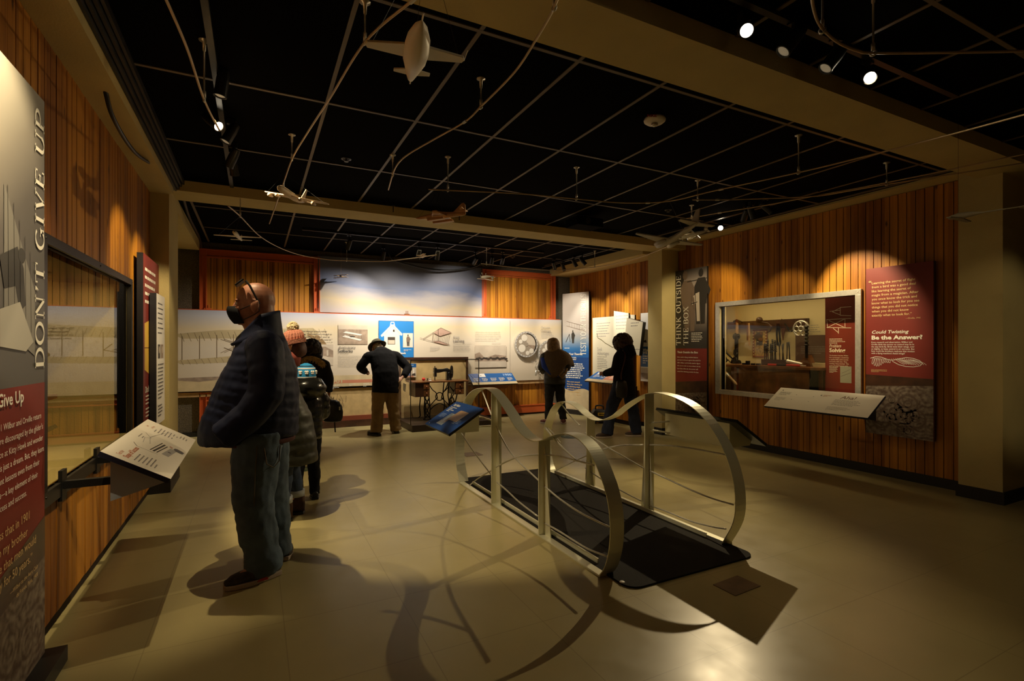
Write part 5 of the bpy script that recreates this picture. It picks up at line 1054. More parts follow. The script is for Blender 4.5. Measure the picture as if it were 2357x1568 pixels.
# small blue picture panel behind the glass at left
p = at(934, 869, Y=9.36); q = at(958, 837, Y=9.36); t = thing('picture_card', p, 'blue-headed photo card on the tan backdrop, half hidden by the hatted visitor', 'picture card'); w_, h_ = q.x-p.x, q.z-p.z; board(t, 'board', p, U_B, UP, w_, h_, .02, M_white); a = Art(p, U_B, UP); a.rect(0, 0, w_, h_, M_sepl); a.rect(0, h_*.72, w_, h_, M_blue); a.rect(w_*.0, .03, w_*.5, h_*.7, M_blued); a.rect(w_*.7, h_*.2, w_*.8, h_*.6, M_white); a.poly([(w_*.55,.03),(w_*.95,.03),(w_*.9,h_*.3),(w_*.6,h_*.25)], M_sepd); a.greek(.02, h_*.86, w_*.8, 2, .022, .010, M_white, 1)
for i in range(3): a.poly([(.01+i*.05, .0), (.05+i*.05, 0), (.04+i*.05, .028), (.0+i*.05, .028)], M_salmon)
a.build('printed_face', t)

# ------------------------------------------------------------------ the bridge of ribbons
t = thing('ribbon_bridge', (2.53, 3.84, 0), 'brushed metal walk-through bridge of looping ribbon rails on a dark mat', 'exhibit'); BR = t
base_pts = [(5.065,0.012),(5.167,.205),(5.182,.40),(5.13,.60),(5.03,.77),(4.88,.92),(4.70,1.01),(4.48,1.052),(4.285,1.045),(4.078,.962),(3.887,.855),(3.776,.785),(3.62,.728),(3.50,.712),(3.40,.722),(3.30,.752),(3.20,.793),(3.083,.829),(2.96,.842),(2.84,.828),(2.74,.785),(2.66,.72),(2.60,.645),(2.552,.571),(2.512,.472),(2.495,.341),(2.508,.203),(2.552,.08),(2.605,.012)]
def ribbon(name, x0, x1, f, label):
    sp = spline([Vector((x0, f(y), z)) for y, z in base_pts], 5); mb = MB(); vs = []; n = len(sp); th = .006
    for i, p in enumerate(sp):
        d = (sp[min(n-1, i+1)]-sp[max(0, i-1)]).normalized(); nn = Vector((0, -d.z, d.y))*th/2
        vs += [(x0, p.y+nn.y, p.z+nn.z), (x1, p.y+nn.y, p.z+nn.z), (x1, p.y-nn.y, p.z-nn.z), (x0, p.y-nn.y, p.z-nn.z)]
    fs = []
    for i in range(n-1):
        for j in range(4): fs.append((4*i+j, 4*i+(j+1) % 4, 4*i+4+(j+1) % 4, 4*i+4+j))
    fs += [(3,2,1,0), (4*n-4, 4*n-3, 4*n-2, 4*n-1)]; mb.add(vs, fs); o_ = obj(name, mb, M_alu, t); lab(o_, label)
    for p_ in o_.data.polygons: p_.use_smooth = False
fN = lambda y: y; fF = lambda y: 7.68-y
ribbon('ribbon_rail', 1.93, 2.035, fN, 'near looping ribbon of brushed metal'); ribbon('ribbon_rail', 3.03, 3.135, fF, 'far looping ribbon of brushed metal')
def zrib(y):
    sp = spline([Vector((0, a_, b_)) for a_, b_ in base_pts], 8); c_ = [p for p in sp if abs(p.y-y) < .03]; return max(p.z for p in c_)
for side, (xa, xb, f) in enumerate(((1.93, 2.035, fN), (3.03, 3.135, fF))):
    xo, xi = (xa, xb) if side == 0 else (xa, xb); s_ = 1 if side == 0 else -1
    mb = MB(); ya, yb = sorted((f(2.60), f(5.07))); mb.box((xa, ya, 0), (xb, yb, .012)); ix = xb-.012 if side == 0 else xa; mb.box((ix, ya+.15, .012), (ix+.012, yb-.15, .045)); obj('base_plate', mb, M_alu, t, bevel=.002)
    for y0_ in (4.245, 3.375):
        y = f(y0_); zt = zrib(y0_)-.004; mb = MB()
        mb.box((xa+.002, y-.005, .012), (xb-.002, y+.005, zt)); xm = (xa+xb)/2
        mb.prism([(xm-.004, y, .012), (xm-.004, y-s_*.10, .012), (xm-.004, y-s_*.035, zt-.12), (xm-.004, y, zt-.02)], (.008, 0, 0)); mb.prism([(xm-.004, y, .012), (xm-.004, y+s_*.06, .012), (xm-.004, y, zt-.3)], (.008, 0, 0)); obj('post', mb, M_alu, t)
def Rp(ps, X=1.98): return [at(px, py, X=X) for px, py in ps]
rods = [[(1143,1109.5),(1165,1128),(1195,1156),(1238,1189)], [(1253.6,1119.7),(1290,1150),(1340,1183),(1402,1213)], [(1253.6,1204.5),(1290,1225),(1350,1262),(1398,1281)], [(1253.6,1047),(1285,1050),(1325,1060),(1367,1071)], [(1077,1121),(1100,1102),(1130,1084),(1143,1075),(1170,1061),(1200,1050),(1253,1047)],
        [(1062,997),(1078,1022),(1100,1053),(1130,1092),(1142,1104)], [(1141,979),(1155,1008),(1172,1037),(1198,1067),(1252,1117)], [(1109,899),(1117,918),(1126,943),(1140,975)], [(1255,985),(1275,1010),(1300,1036),(1325,1059)]]
far_rods = [[(1484,1024),(1540,1026),(1600,1034),(1680,1049)], [(1481,1077),(1530,1100),(1590,1128),(1640,1148),(1688,1162)], [(1481,1159),(1530,1176),(1590,1200),(1640,1213),(1671,1218)], [(1267,1091),(1320,1063),(1384,1036),(1428,1026),(1480,1024.5)], [(1257,982),(1275,1000),(1290,1020)], [(1289,926),(1313,958),(1335,980)], [(1347,996),(1401,1031),(1466,1069),(1481,1077)], [(1347,1077),(1381,1101),(1430,1130),(1475,1153)]]
for k_, ps in enumerate(rods):
    P_ = Rp(ps); sp = spline(P_, 5); mb = MB(); mb.tube(sp, .0065, 8); obj('cross_rod', mb, M_steel, t, smooth=True)
for ps in far_rods: mb = MB(); mb.tube(spline(Rp(ps, 3.08), 5), .0065, 8); obj('cross_rod', mb, M_steel, t, smooth=True)
# mat
mb = MB(); x0, x1, y0_, y1_, r_ = 1.985, 3.09, 2.37, 5.20, .09; pts = []
for (cx, cy, a0) in ((x1-r_, y1_-.02, 0), (x0+.02, y1_-.02, 90), (x0+r_, y0_+r_, 180), (x1-r_, y0_+r_, 270)):
    rr = r_ if cy < 4 else .02
    for i in range(7): q = math.radians(a0+15*i); pts.append((cx+rr*math.cos(q), cy+rr*math.sin(q), .0125))
pts = [(p[0], p[1], .0002) for p in pts]; mb.prism(pts, (0, 0, .012)); tag(obj('floor_mat', mb, M_rubber, bevel=.003), 'black rubber mat with rounded corners running through the ribbon bridge', 'mat')
p = at(1432, 1340, Z=.0125); mb = MB(); mb.lathe([(0, .004), (.014, .004), (.017, .001), (.017, 0)], (p.x, p.y, .0122), n=16); tag(obj('mat_stud', mb, M_white, smooth=True), 'small white round stud on the near corner of the black mat', 'stud')
# the two sloping boards on the rails
def bridge_board(label, P0, u, v, w_, h_, face, draw, box):
    t2, a = panel('reader_board', label, 'reader board', P0, u, v, w_, h_, .022, M_blackm, 'sloping boards fixed to the ribbon rails'); a.rect(0, 0, w_, h_, face); draw(a, w_, h_); a.build('printed_face', t2); box(t2)
M_signblue = mat('sign_blue', (.010, .06, .27), .7, spec=.2)
def d_nature(a, w, h):
    a.text('Study Nature', .05, h-.065, .034, M_txtw, w=.17, bold=.03)
    for i in range(4): a.greek(.05, h-.095-.020*i, [.22,.20,.21,.16][i], 1, .02, .009, M_txtw, i)
    a.greek(.05, h-.20, .14, 5, .013, .004, mat('pale_blue_ink', (.35, .5, .75), .5), 9); a.greek(.49, .20-.02, .14, 5, .014, .005, mat('pale_blue_ink', (.35, .5, .75), .5), 12)
    a.poly([(.20,.06),(.36,.06),(.36,.235),(.24,.235)], mat('sea_photo', (.30, .38, .38), .4, noise_amt=.7, nscale=14))
    pts = []
    for (cx, cy, a0) in ((.58-.02,.30-.02,0),(.36+.02,.30-.02,90),(.36+.01,.17,180),(.58-.01,.17,270)):
        for i in range(5): q = math.radians(a0+22.5*i); pts.append((cx+.02*math.cos(q), cy+.02*math.sin(q)))
    a.poly([(x_-.02+.15*(y_-.15)*1.2-.02, y_) for x_, y_ in pts], M_woodl); a.poly([(.30,.10),(.34,.11),(.38,.17),(.36,.20)], M_sepl)
    a.ell(.075, .03, .012, .006, M_txtw, 10)
vN = Vector((.34, 0, .21)); hN = vN.length
def boxN(t2):
    mb = MB(); mb.prism([(1.60, 4.36, .70), (1.86, 4.36, .855), (1.86, 4.36, .66), (1.62, 4.36, .66)], (0, .52, 0)); obj('support_box', mb, M_alu, t2)
    for a_, b_ in (((1.86, 4.40, .80), (1.975, 4.26, .76)), ((1.86, 4.40, .70), (1.975, 4.26, .72)), ((1.86, 4.8, .72), (1.97, 4.95, .80))): mb = MB(); mb.bar(a_, b_, .02, .012); obj('bracket', mb, M_alu, t2)
bridge_board('blue sloping Study Nature board at the near left end of the ribbon bridge', (1.53, 4.98, .67), U_R, vN, .70, hN, M_signblue, d_nature, boxN)
vF = Vector((-.33, 0, .207)); hF = vF.length
def boxF(t2):
    mb = MB(); mb.prism([(3.46, 2.70, .72), (3.215, 2.70, .875), (3.215, 2.70, .68), (3.44, 2.70, .68)], (0, .68, 0)); obj('support_box', mb, M_alu, t2)
    for a_, b_ in (((3.215, 3.33, .80), (3.085, 3.43, .78)), ((3.215, 3.33, .70), (3.085, 3.43, .72)), ((3.215, 2.75, .76), (3.09, 2.66, .76))): mb = MB(); mb.bar(a_, b_, .02, .012); obj('bracket', mb, M_alu, t2)
bridge_board('sloping board seen from behind at the far side of the ribbon bridge', (3.52, 2.61, .70), U_L, vF, .85, hF, M_signblue, lambda a, w, h: (a.greek(.05, h-.07, .3, 1, .02, .02, M_txtw, 1), a.greek(.05, h-.12, .3, 5, .03, .008, M_txtw, 2)), boxF)

# ------------------------------------------------------------------ things on the ceiling
c = at(1507, 282, Z=ZC-.03); t = thing('smoke_detector', (c.x, c.y, ZC), 'round white ceiling alarm marked FIRE with a strobe lens', 'fire alarm')
mb = MB(); mb.lathe([(0, 0), (.075, 0), (.08, -.012), (.078, -.022), (.060, -.036), (.03, -.042), (0, -.043)], (c.x, c.y, ZC), n=28); obj('housing', mb, mat('white_plastic', (.78, .74, .68), .4), t, smooth=True)
mb = MB(); mb.ball((c.x-.01, c.y-.01, ZC-.05), (.026, .026, .018), n=12, k=8); obj('strobe_lens', mb, mat('clear_lens', (.5, .47, .4), .1, .8), t, smooth=True)
M_red = mat('red_ink', (.5, .04, .02), .5); a = Art(Vector((c.x, c.y, ZC-.030))+Vector((-.045, -.060, .0)), (cc, -cs, 0), Vector((0, 0, 1))); a.n = -a.n if a.n.y > 0 else a.n
dirc = Vector((c.x, c.y, 0)).normalized(); a = Art(Vector((c.x, c.y, ZC-.012))-dirc*.0815-Vector((cc, -cs, 0))*.055, (cc, -cs, 0), Vector((0,0,1))); a.text('FIRE', 0, -.012, .020, M_red, w=.07, bold=.03); a.build('lettering', t)
for i, (px, py, s_) in enumerate([(797, 368, 'between the left curved rods'), (1538, 485, 'above the big grey glider model'), (1180, 592, 'far back, above the sky mural')]):
    c = at(px, py, Z=ZC-.01); t = thing('sprinkler', (c.x, c.y, ZC), 'small dark ceiling sprinkler '+s_, 'sprinkler', 'ceiling sprinklers'); mb = MB(); mb.lathe([(0, 0), (.042, 0), (.045, -.005), (.028, -.008), (.026, -.002), (.010, -.004), (.008, -.02), (.02, -.024), (.02, -.027), (0, -.028)], (c.x, c.y, ZC), n=20); obj('body', mb, M_darksteel, t, smooth=False)
c = at(1345, 505, Z=ZC-.05); t = thing('ceiling_projector', (c.x, c.y, ZC), 'black projector hung under the ceiling before the far beam', 'projector'); mb = MB(); mb.box((c.x-.20, c.y-.14, ZC-.16), (c.x+.20, c.y+.14, ZC-.05)); obj('body', mb, mat('matt_black_case', (.004, .004, .004), .95, spec=.05), t, bevel=.01)
mb = MB(); mb.box((c.x-.02, c.y-.02, ZC-.05), (c.x+.02, c.y+.02, ZC)); obj('mount', mb, M_blackm, t); mb = MB(); mb.cyl((c.x-.05, c.y-.14, ZC-.105), (c.x-.05, c.y-.165, ZC-.105), .035, n=20); obj('lens', mb, M_darksteel, t)
# cables
def cable(label, pts, r):
    mb = MB(); mb.tube(spline(pts, 8), r, 8); tag(obj('black_cable', mb, M_blackm, smooth=True), label, 'cable', 'black cables')
cable('thick black cable sagging along the top of the left wall', [(-.80, 3.0, 3.0), at(230, 175, X=-.80), at(260, 270, X=-.79), at(310, 350, X=-.79), at(360, 385, X=-.78), (-.76, 5.6, 3.02), (-.74, 6.1, 3.03)], .013)
cable('black cable dropping past the left end of the far beam', [at(400, 400, X=-.72), at(420, 450, X=-.735), at(436, 500, Y=7.6), at(458, 545, Y=8.6), at(463, 570, Y=9.4)], .016)
cable('black cable sagging in front of the sky mural', [Vector((at(895, 598, Y=9.2).x, 9.2, ZC)), at(905, 598, Y=9.2), at(940, 609, Y=9.2), at(985, 619, Y=9.2), at(1030, 622, Y=9.2), at(1070, 619, Y=9.2), at(1100, 611, Y=9.2), Vector((at(1108, 598, Y=9.2).x, 9.2, ZC))], .014)

# ------------------------------------------------------------------ model aircraft
M_mw = mat('white_model_paint', (.72, .66, .56), .45); M_mt = mat('pale_balsa', (.55, .42, .28), .5); M_mj = mat('honey_wood', (.55, .28, .10), .4, noise_amt=.2, nscale=10, coat=.3); M_mg = mat('grey_model_paint', (.42, .38, .30), .45); M_ms = mat('polished_model_metal', (.8, .78, .74), .15, 1.)
class Plane:
    'aircraft in a frame: nose direction f, right wing r, up w; lengths in metres'
    def __init__(s, name, label, c, f, r, L_, m, wires=None, m2=None):
        s.c = Vector(c); s.f = Vector(f).normalized(); r = Vector(r); s.r = (r-s.f*r.dot(s.f)).normalized(); s.u = s.r.cross(s.f); s.L = L_; s.m = m
        s.t = thing(name, c, label, 'model aircraft', 'model aircraft hung from the ceiling rods')
    def P(s, x, y, z): return s.c+(s.r*x+s.f*y+s.u*z)*s.L
    def fuselage(s, prof, n=14, m=None):
        mb = MB(); mb.tube([s.P(0, y, z) for y, z, a_, b_ in prof], [a_*s.L for y, z, a_, b_ in prof], n, r2=[b_*s.L for y, z, a_, b_ in prof], side=s.r); return obj('fuselage', mb, m or s.m, s.t, smooth=True)
    def wing(s, name, pts, th=.012, m=None, vert=False):
        'pts (x, y, z) outline, mirrored for a wing pair; extruded in thickness'
        for sg in ((1, -1) if not vert else (1,)):
            mb = MB(); P_ = [s.P(x*sg, y, z) for x, y, z in pts]; d = (s.r if vert else s.u)*th*s.L; mb.prism([p-d/2 for p in P_], d); obj(name, mb, m or s.m, s.t, bevel=.002)
    def wires(s, top, pts):
        mb = MB()
        for p in pts: mb.tube([top, s.P(*p)], .0009, 4)
        obj('hanging_wire', mb, M_blackm, s.t)
# A: white aircraft overhead
n_, t_, l_, r_ = [at(*p, Z=2.65) for p in ((971, 50), (945, 186), (865, 70), (1045, 152))]
c = (n_+t_)/2+Vector((0,0,.0)); P = Plane('model_aircraft', 'white aircraft model seen from below at the top of the picture', c, n_-t_, l_-r_, (n_-t_).length, M_mw)
P.fuselage([(.52,0,.003,.003),(.47,0,.03,.03),(.40,0,.065,.065),(.25,0,.105,.10),(.08,0,.12,.115),(-.1,.0,.11,.10),(-.28,.01,.075,.07),(-.42,.02,.05,.045),(-.5,.02,.03,.03)])
P.wing('wing', [(.08,.16,.0),(.44,.09,.0),(.46,.05,.0),(.44,-.005,0),(.08,-.06,0)], .022); P.wing('tailplane', [(.03,-.30,.02),(.18,-.34,.02),(.18,-.39,.02),(.03,-.42,.02)], .015)
P.wing('fin', [(0,-.28,.04),(0,-.46,.22),(0,-.52,.22),(0,-.47,.03)], .016, vert=True); P.wing('wing_tip_pin', [(.455,.20,0),(.462,.20,0),(.462,.02,0),(.455,.02,0)], .008)
mb = MB(); mb.tube([P.P(0,.5,0), P.P(0,.62,0)], .003, 6); mb.tube([P.P(0,-.5,.0), P.P(0,-.56,0)], .003, 6); obj('nose_probe', mb, M_mw, P.t); P.wires(Vector((c.x+.05, c.y+.0, ZC)), [(.40,.05,.01), (-.40,.05,.01), (0,-.3,.08)])
# B: airliner
n_, t_ = at(640, 430, Z=2.58), at(700, 470, Z=2.58); c = (n_+t_)/2; f_ = n_-t_; P = Plane('model_aircraft', 'pale four-engined airliner model banking below the long curved rod', c, f_, (-.41, -.25, .0), .44, M_mt)
P.r = (Vector((-.45, -.20, .06))-P.f*Vector((-.45, -.20, .06)).dot(P.f)).normalized(); P.u = P.r.cross(P.f)
if P.u.z < 0: P.r = -P.r; P.u = -P.u
P.fuselage([(.5,0,.004,.004),(.47,0,.03,.03),(.40,0,.055,.055),(.2,0,.06,.06),(-.1,0,.06,.06),(-.3,.01,.045,.045),(-.45,.03,.02,.02),(-.5,.035,.005,.005)])
P.wing('wing', [(.04,.13,-.03),(.56,-.16,.02),(.57,-.21,.02),(.04,-.07,-.03)], .016); P.wing('tailplane', [(.02,-.36,.03),(.20,-.46,.03),(.20,-.50,.03),(.02,-.45,.03)], .012); P.wing('fin', [(0,-.32,.04),(0,-.46,.26),(0,-.52,.26),(0,-.46,.03)], .014, vert=True)
for sg in (1, -1):
    for (x, y) in ((.20, .03), (.38, -.07)):
        mb = MB(); mb.tube([P.P(x*sg, y+.10, -.055), P.P(x*sg, y+.08, -.055), P.P(x*sg, y-.03, -.05)], [.020*P.L*1.2, .034*P.L, .018*P.L], 10); obj('engine_pod', mb, M_mt, P.t, smooth=True)
tp = at(655, 400, Z=2.95); P.wires(tp, [(.5,-.14,.02), (-.5,-.14,.02), (0,.3,.05)])
# C: honey coloured wooden jet with slab floats
n_, t_ = at(958, 503, Z=2.60), at(1072, 494, Z=2.60); c = (n_+t_)/2; P = Plane('model_aircraft', 'honey-coloured wooden jet model seen side-on below the longest rod', c, n_-t_, Vector((n_-t_)).cross(Vector((0,0,1))), (n_-t_).length, M_mj)
P.fuselage([(.5,0,.004,.006),(.44,.0,.03,.025),(.3,.01,.05,.04),(.1,.02,.055,.06),(-.1,.02,.05,.055),(-.3,.02,.035,.045),(-.45,.02,.02,.035),(-.5,.02,.008,.02)])
P.wing('canopy', [(0,.28,.03),(0,.16,.075),(0,.02,.095),(0,-.12,.07),(0,-.28,.05)], .07, vert=True); P.wing('wing', [(.04,.16,.0),(.40,-.02,.0),(.40,-.10,.0),(.04,-.14,.0)], .022); P.wing('fin', [(0,-.24,.05),(0,-.42,.21),(0,-.46,.22),(0,-.49,.18),(0,-.50,.04)], .022, vert=True); P.wing('tailplane', [(.01,-.38,.10),(.16,-.44,.10),(.16,-.48,.10),(.01,-.48,.10)], .014)
P.wing('engine_pod', [(.14,.22,-.03),(.14,-.18,-.03),(.14,-.20,-.07),(.14,.20,-.09)], .09, vert=True); P.wing('engine_pod', [(-.14,.20,-.05),(-.14,-.12,-.05),(-.14,-.14,-.09),(-.14,.18,-.11)], .09, vert=True)
tp = at(1013, 437, Z=2.85); P.wires(tp, [(0,.44,.03), (0,-.42,.21), (.2,.05,.01), (-.2,.05,.01)])
# D: small white glider low at left
c = at(548, 545, Z=2.6); f_ = Vector((-.16, -1, .0)); P = Plane('model_aircraft', 'small white straight-winged glider model left of the far beam rod', c, f_, (-1, .16, 0), .40, M_mw)
P.fuselage([(.52,.02,.01,.01),(.46,.02,.045,.045),(.3,.02,.055,.055),(.1,.01,.055,.055),(-.2,0,.04,.04),(-.45,0,.025,.025),(-.5,0,.01,.01)]); P.wing('wing', [(.04,.12,.0),(.56,.03,.01),(.57,-.02,.01),(.04,-.04,.0)], .014); P.wing('tailplane', [(.02,-.36,.0),(.26,-.40,.0),(.26,-.44,.0),(.02,-.46,.0)], .010); P.wing('fin', [(0,-.30,.03),(0,-.42,.14),(0,-.5,.14),(0,-.48,.0)], .012, vert=True)
P.wires(at(553, 498, Z=2.85), [(.45,.03,.01), (-.45,.03,.01), (0,.35,.05)])
# E: big grey long-winged aircraft near the pillar
c = at(1537, 556, Z=2.58); P = Plane('model_aircraft', 'large grey long-winged aircraft model in front of the right pillar top', c, Vector((.42, 1, -.02)), (1, -.06, .0), .80, M_mg)
l_, r_ = at(1463, 541, Z=2.64), at(1612, 567, Z=2.56); P.r = (r_-l_).normalized(); P.f = Vector((.18, .98, -.05)).normalized(); P.f = (P.f-P.r*P.f.dot(P.r)).normalized(); P.u = P.r.cross(P.f)
hw = (r_-l_).length/2/P.L
P.fuselage([(.30,0,.006,.006),(.26,0,.03,.03),(.15,0,.045,.045),(0,0,.045,.045),(-.2,.01,.038,.038),(-.45,.04,.03,.03),(-.62,.06,.015,.02),(-.68,.07,.004,.006)]); P.wing('wing', [(.03,.10,.0),(hw,-.02,.02),(hw,-.06,.02),(.03,-.13,.0)], .016); P.wing('tailplane', [(.02,-.52,.07),(.24,-.60,.07),(.24,-.66,.07),(.02,-.66,.07)], .012); P.wing('fin', [(0,-.48,.07),(0,-.60,.24),(0,-.68,.24),(0,-.66,.07)], .014, vert=True)
for sg in (1, -1): mb = MB(); mb.tube([P.P(.10*sg, .14, -.02), P.P(.10*sg, .05, -.02), P.P(.10*sg, -.10, -.02)], [.02,.026,.014], 10); obj('engine_pod', mb, M_mg, P.t, smooth=True)
P.wires(at(1541, 463, Z=2.85), [(-hw*.95,-.04,.02), (0,-.6,.22), (hw*.6,-.04,.02)])
# F: small shiny twin in front of it
c = at(1592, 541, Z=2.68); P = Plane('model_aircraft', 'shiny metal twin-propeller aircraft model just left of the glaring wall lamp', c, Vector((-.5, 1, -.12)), (1, .5, -.1), .36, M_mg)
P.fuselage([(.5,0,.01,.01),(.4,0,.06,.06),(.1,0,.075,.075),(-.2,.01,.06,.06),(-.5,.03,.02,.02)]); P.wing('wing', [(.05,.10,.02),(.62,.02,.05),(.62,-.08,.05),(.05,-.12,.02)], .03); P.wing('tailplane', [(.02,-.40,.04),(.20,-.44,.04),(.20,-.50,.04),(.02,-.50,.04)], .02); P.wing('fin', [(0,-.35,.05),(0,-.44,.22),(0,-.52,.22),(0,-.48,.03)], .02, vert=True)
for sg in (1, -1):
    mb = MB(); mb.tube([P.P(.26*sg, .22, .0), P.P(.26*sg, .12, 0), P.P(.26*sg, -.08, 0)], [.014,.022,.012], 12); obj('engine_pod', mb, M_ms, P.t, smooth=True)
    mb = MB(); cpt = P.P(.26*sg, .24, 0); mb.bar(cpt-P.u*.045-P.r*.01, cpt+P.u*.045+P.r*.01, .008, .003); obj('propeller', mb, M_ms, P.t)
P.wires(at(1592, 502, Z=3.0), [(.5,0,.05), (-.5,0,.05), (0,-.4,.1)])
# G: small bright high-wing monoplane by the mural edge
c = at(1121, 637, Z=2.62); P = Plane('model_aircraft', 'tiny bright white high-wing monoplane model by the edge of the sky mural', c, at(1104, 638, Z=2.6)-at(1140, 633, Z=2.6), Vector((-.93,.3,0)).cross(Vector((0,0,-1))), .28, mat('bright_white_model', (.85, .82, .76), .4))
P.fuselage([(.5,-.02,.02,.02),(.42,-.02,.07,.07),(.2,.0,.08,.09),(0,.0,.07,.08),(-.3,.02,.035,.04),(-.5,.04,.015,.03)]); P.wing('wing', [(.0,.22,.13),(.62,.20,.16),(.62,.04,.16),(.0,.0,.13)], .03); P.wing('fin', [(0,-.36,.04),(0,-.42,.20),(0,-.55,.22),(0,-.56,.0)], .02, vert=True); P.wing('tailplane', [(.02,-.40,.05),(.22,-.42,.05),(.22,-.52,.05),(.02,-.54,.05)], .02)
mb = MB(); mb.bar(P.P(.03,.54,-.14), P.P(-.03,.54,.10), .010, .003)
for sg in (1,-1): mb.tube([P.P(.03*sg,.25,-.05), P.P(.16*sg,.27,-.19)], .003, 5); mb.ball(P.P(.16*sg,.27,-.21), .011, n=8, k=6)
obj('propeller_and_wheels', mb, M_mw, P.t); P.wires(Vector((c.x, c.y, ZC)), [(0,.1,.14), (.4,.1,.15), (-.4,.1,.15)])
# H: faint glider before the mural
c = at(785, 636, Y=9.3); P = Plane('model_aircraft', 'faint thin biplane glider model hanging before the left of the sky mural', c, (-.8,-.6,.0), (.6,-.8,0), .26, mat('dim_tan_model', (.20, .15, .10), .7))
P.wing('wing', [(.0,.12,.08),(.60,.12,.10),(.60,-.06,.10),(.0,-.06,.08)], .015); P.wing('wing', [(.0,.12,-.08),(.60,.12,-.06),(.60,-.06,-.06),(.0,-.06,-.08)], .015); P.fuselage([(.4,0,.02,.02),(0,0,.04,.05),(-.5,0,.01,.01)])
mb = MB()
for x in (-.5,-.25,.25,.5): mb.tube([P.P(x,.08,-.07), P.P(x,.08,.09)], .002, 4)
mb.tube([P.P(0,0,.08), Vector((c.x, c.y, ZC))], .0009, 4); obj('strut', mb, M_woodl, P.t)
# I: dark glider at the near pillar
l_, r_ = at(2184, 502, Z=2.42), at(2286, 483, Z=2.42); c = l_.lerp(r_, .22); P = Plane('model_aircraft', 'dim sailplane model with a thin boom in front of the near pillar', c, l_-r_, (r_-l_).cross(Vector((0,0,1))), .5, mat('dim_grey_model', (.28, .24, .16), .6))
P.fuselage([(.12,0,.02,.02),(.0,0,.05,.05),(-.12,0,.045,.04),(-.3,.01,.012,.012),(-.75,.03,.008,.008)]); P.wing('wing', [(.0,.04,.04),(.30,.02,.05),(.30,-.04,.05),(.0,-.06,.04)], .015); P.wing('tailplane', [(0,-.68,.04),(.08,-.70,.04),(.08,-.76,.04),(0,-.76,.04)], .012)
P.wires(Vector((c.x, c.y, ZC)), [(0,0,.05)])
# J: tiny model on the back rod
c = at(970, 589, Z=2.86); P = Plane('model_aircraft', 'tiny cream block-winged biplane model on the back rod', c, (1,0,0), (0,-1,0), .16, M_mt); P.fuselage([(.5,0,.06,.06),(-.5,0,.04,.04)]); P.wing('wing', [(0,.3,.12),(.5,.3,.12),(.5,0,.12),(0,0,.12)], .04); P.wing('wing', [(0,.3,-.1),(.5,.3,-.1),(.5,0,-.1),(0,0,-.1)], .04)

# ------------------------------------------------------------------ floor things
def decal(label, px, py, rx):
    c = at(px, py, Z=0); t = thing('floor_sticker', (c.x, c.y, 0), label, 'floor sticker', 'round green direction stickers on the floor'); a = Art((c.x, c.y, .0006), (cc, -cs, 0), (cs, cc, 0)); a.ell(0, 0, rx, rx, mat('green_sticker', (.035, .06, .02), .5), 32); a.k += 1
    M_a = mat('pale_sticker_arrow', (.40, .42, .25), .5); a.line([(-.08, .04), (.05, .04)], .012, M_a); a.poly([(-.12,.04),(-.07,.07),(-.07,.01)], M_a); a.text('ONE', .06, .03, .03, M_a, w=.07); a.text('WAY', .06, -.02, .03, M_a, w=.07); a.build('printed_face', t)
decal('round green arrow sticker on the floor behind the big man’s legs', 690, 1081, .145); decal('round green arrow sticker on the floor seen through the ribbon bridge', 1312, 1006, .15)
cs4 = [at(px, py, Z=0) for px, py in ((1641, 1347), (1693, 1373), (1751, 1350), (1697, 1326))]; mb = MB(); mb.prism([(p.x, p.y, .0003) for p in cs4], (0, 0, .004)); tag(obj('floor_hatch', mb, mat('brown_floor_plate', (.20, .13, .075), .5, noise_amt=.2, nscale=12), bevel=.001), 'brown square cover plate in the floor right of the bridge mat', 'floor plate')
mb = MB(); c = at(1085, 1046, Z=0); mb.box((c.x-.12, c.y-.12, .0003), (c.x+.12, c.y+.12, .003)); tag(obj('floor_hatch', mb, mat('brown_floor_plate', (.20, .13, .075), .5)), 'small square floor plate seen left of the bridge under the blue board', 'floor plate')
# yellow labelled portable blower
c = at(1381, 974, Z=0); t = thing('portable_blower', (c.x, c.y, 0), 'black portable box heater with a yellow label on the floor by the small board cabinet', 'heater')
def PB(x, y, z): return Vector((c.x, c.y, 0))+Vector((cc, -cs, 0))*x+Vector((cs, cc, 0))*y+Vector((0,0,1))*z
mb = MB(); mb.prism([PB(-.16,-.10,.03), PB(-.15,-.10,.20), PB(-.10,-.08,.26), PB(.10,-.08,.25), PB(.16,-.10,.18), PB(.16,-.10,.03)], (cs*.24, cc*.24, 0)); mb.box(PB(-.13,-.12,0)-Vector((0,0,0)), PB(-.13,-.12,0)+Vector((.06,.2,.03))); mb.box(PB(.08,-.12,0), PB(.08,-.12,0)+Vector((.06,.2,.03))); obj('housing', mb, mat('dark_plastic', (.03, .032, .035), .45), t, bevel=.012)
mb = MB(); mb.tube(spline([PB(-.08,.0,.24), PB(-.08,.0,.32), PB(0,0,.335), PB(.06,0,.32), PB(.07,0,.25)], 5), .014, 8); obj('handle', mb, M_blackm, t, smooth=True)
mb = MB(); mb.prism([PB(-.10,-.112,.05), PB(.13,-.112,.05), PB(.12,-.112,.10), PB(-.08,-.112,.09)], (cs*.02, cc*.02, 0)); obj('grille', mb, M_blackm, t)
a = Art(PB(-.06,-.125,.155), (cc,-cs,0), UP); a.rect(0, 0, .16, .055, mat('yellow_label', (.80, .52, .03), .5)); a.text('DEWALT', .012, .013, .03, M_blackm, w=.136, bold=.06); a.build('label_plate', t)
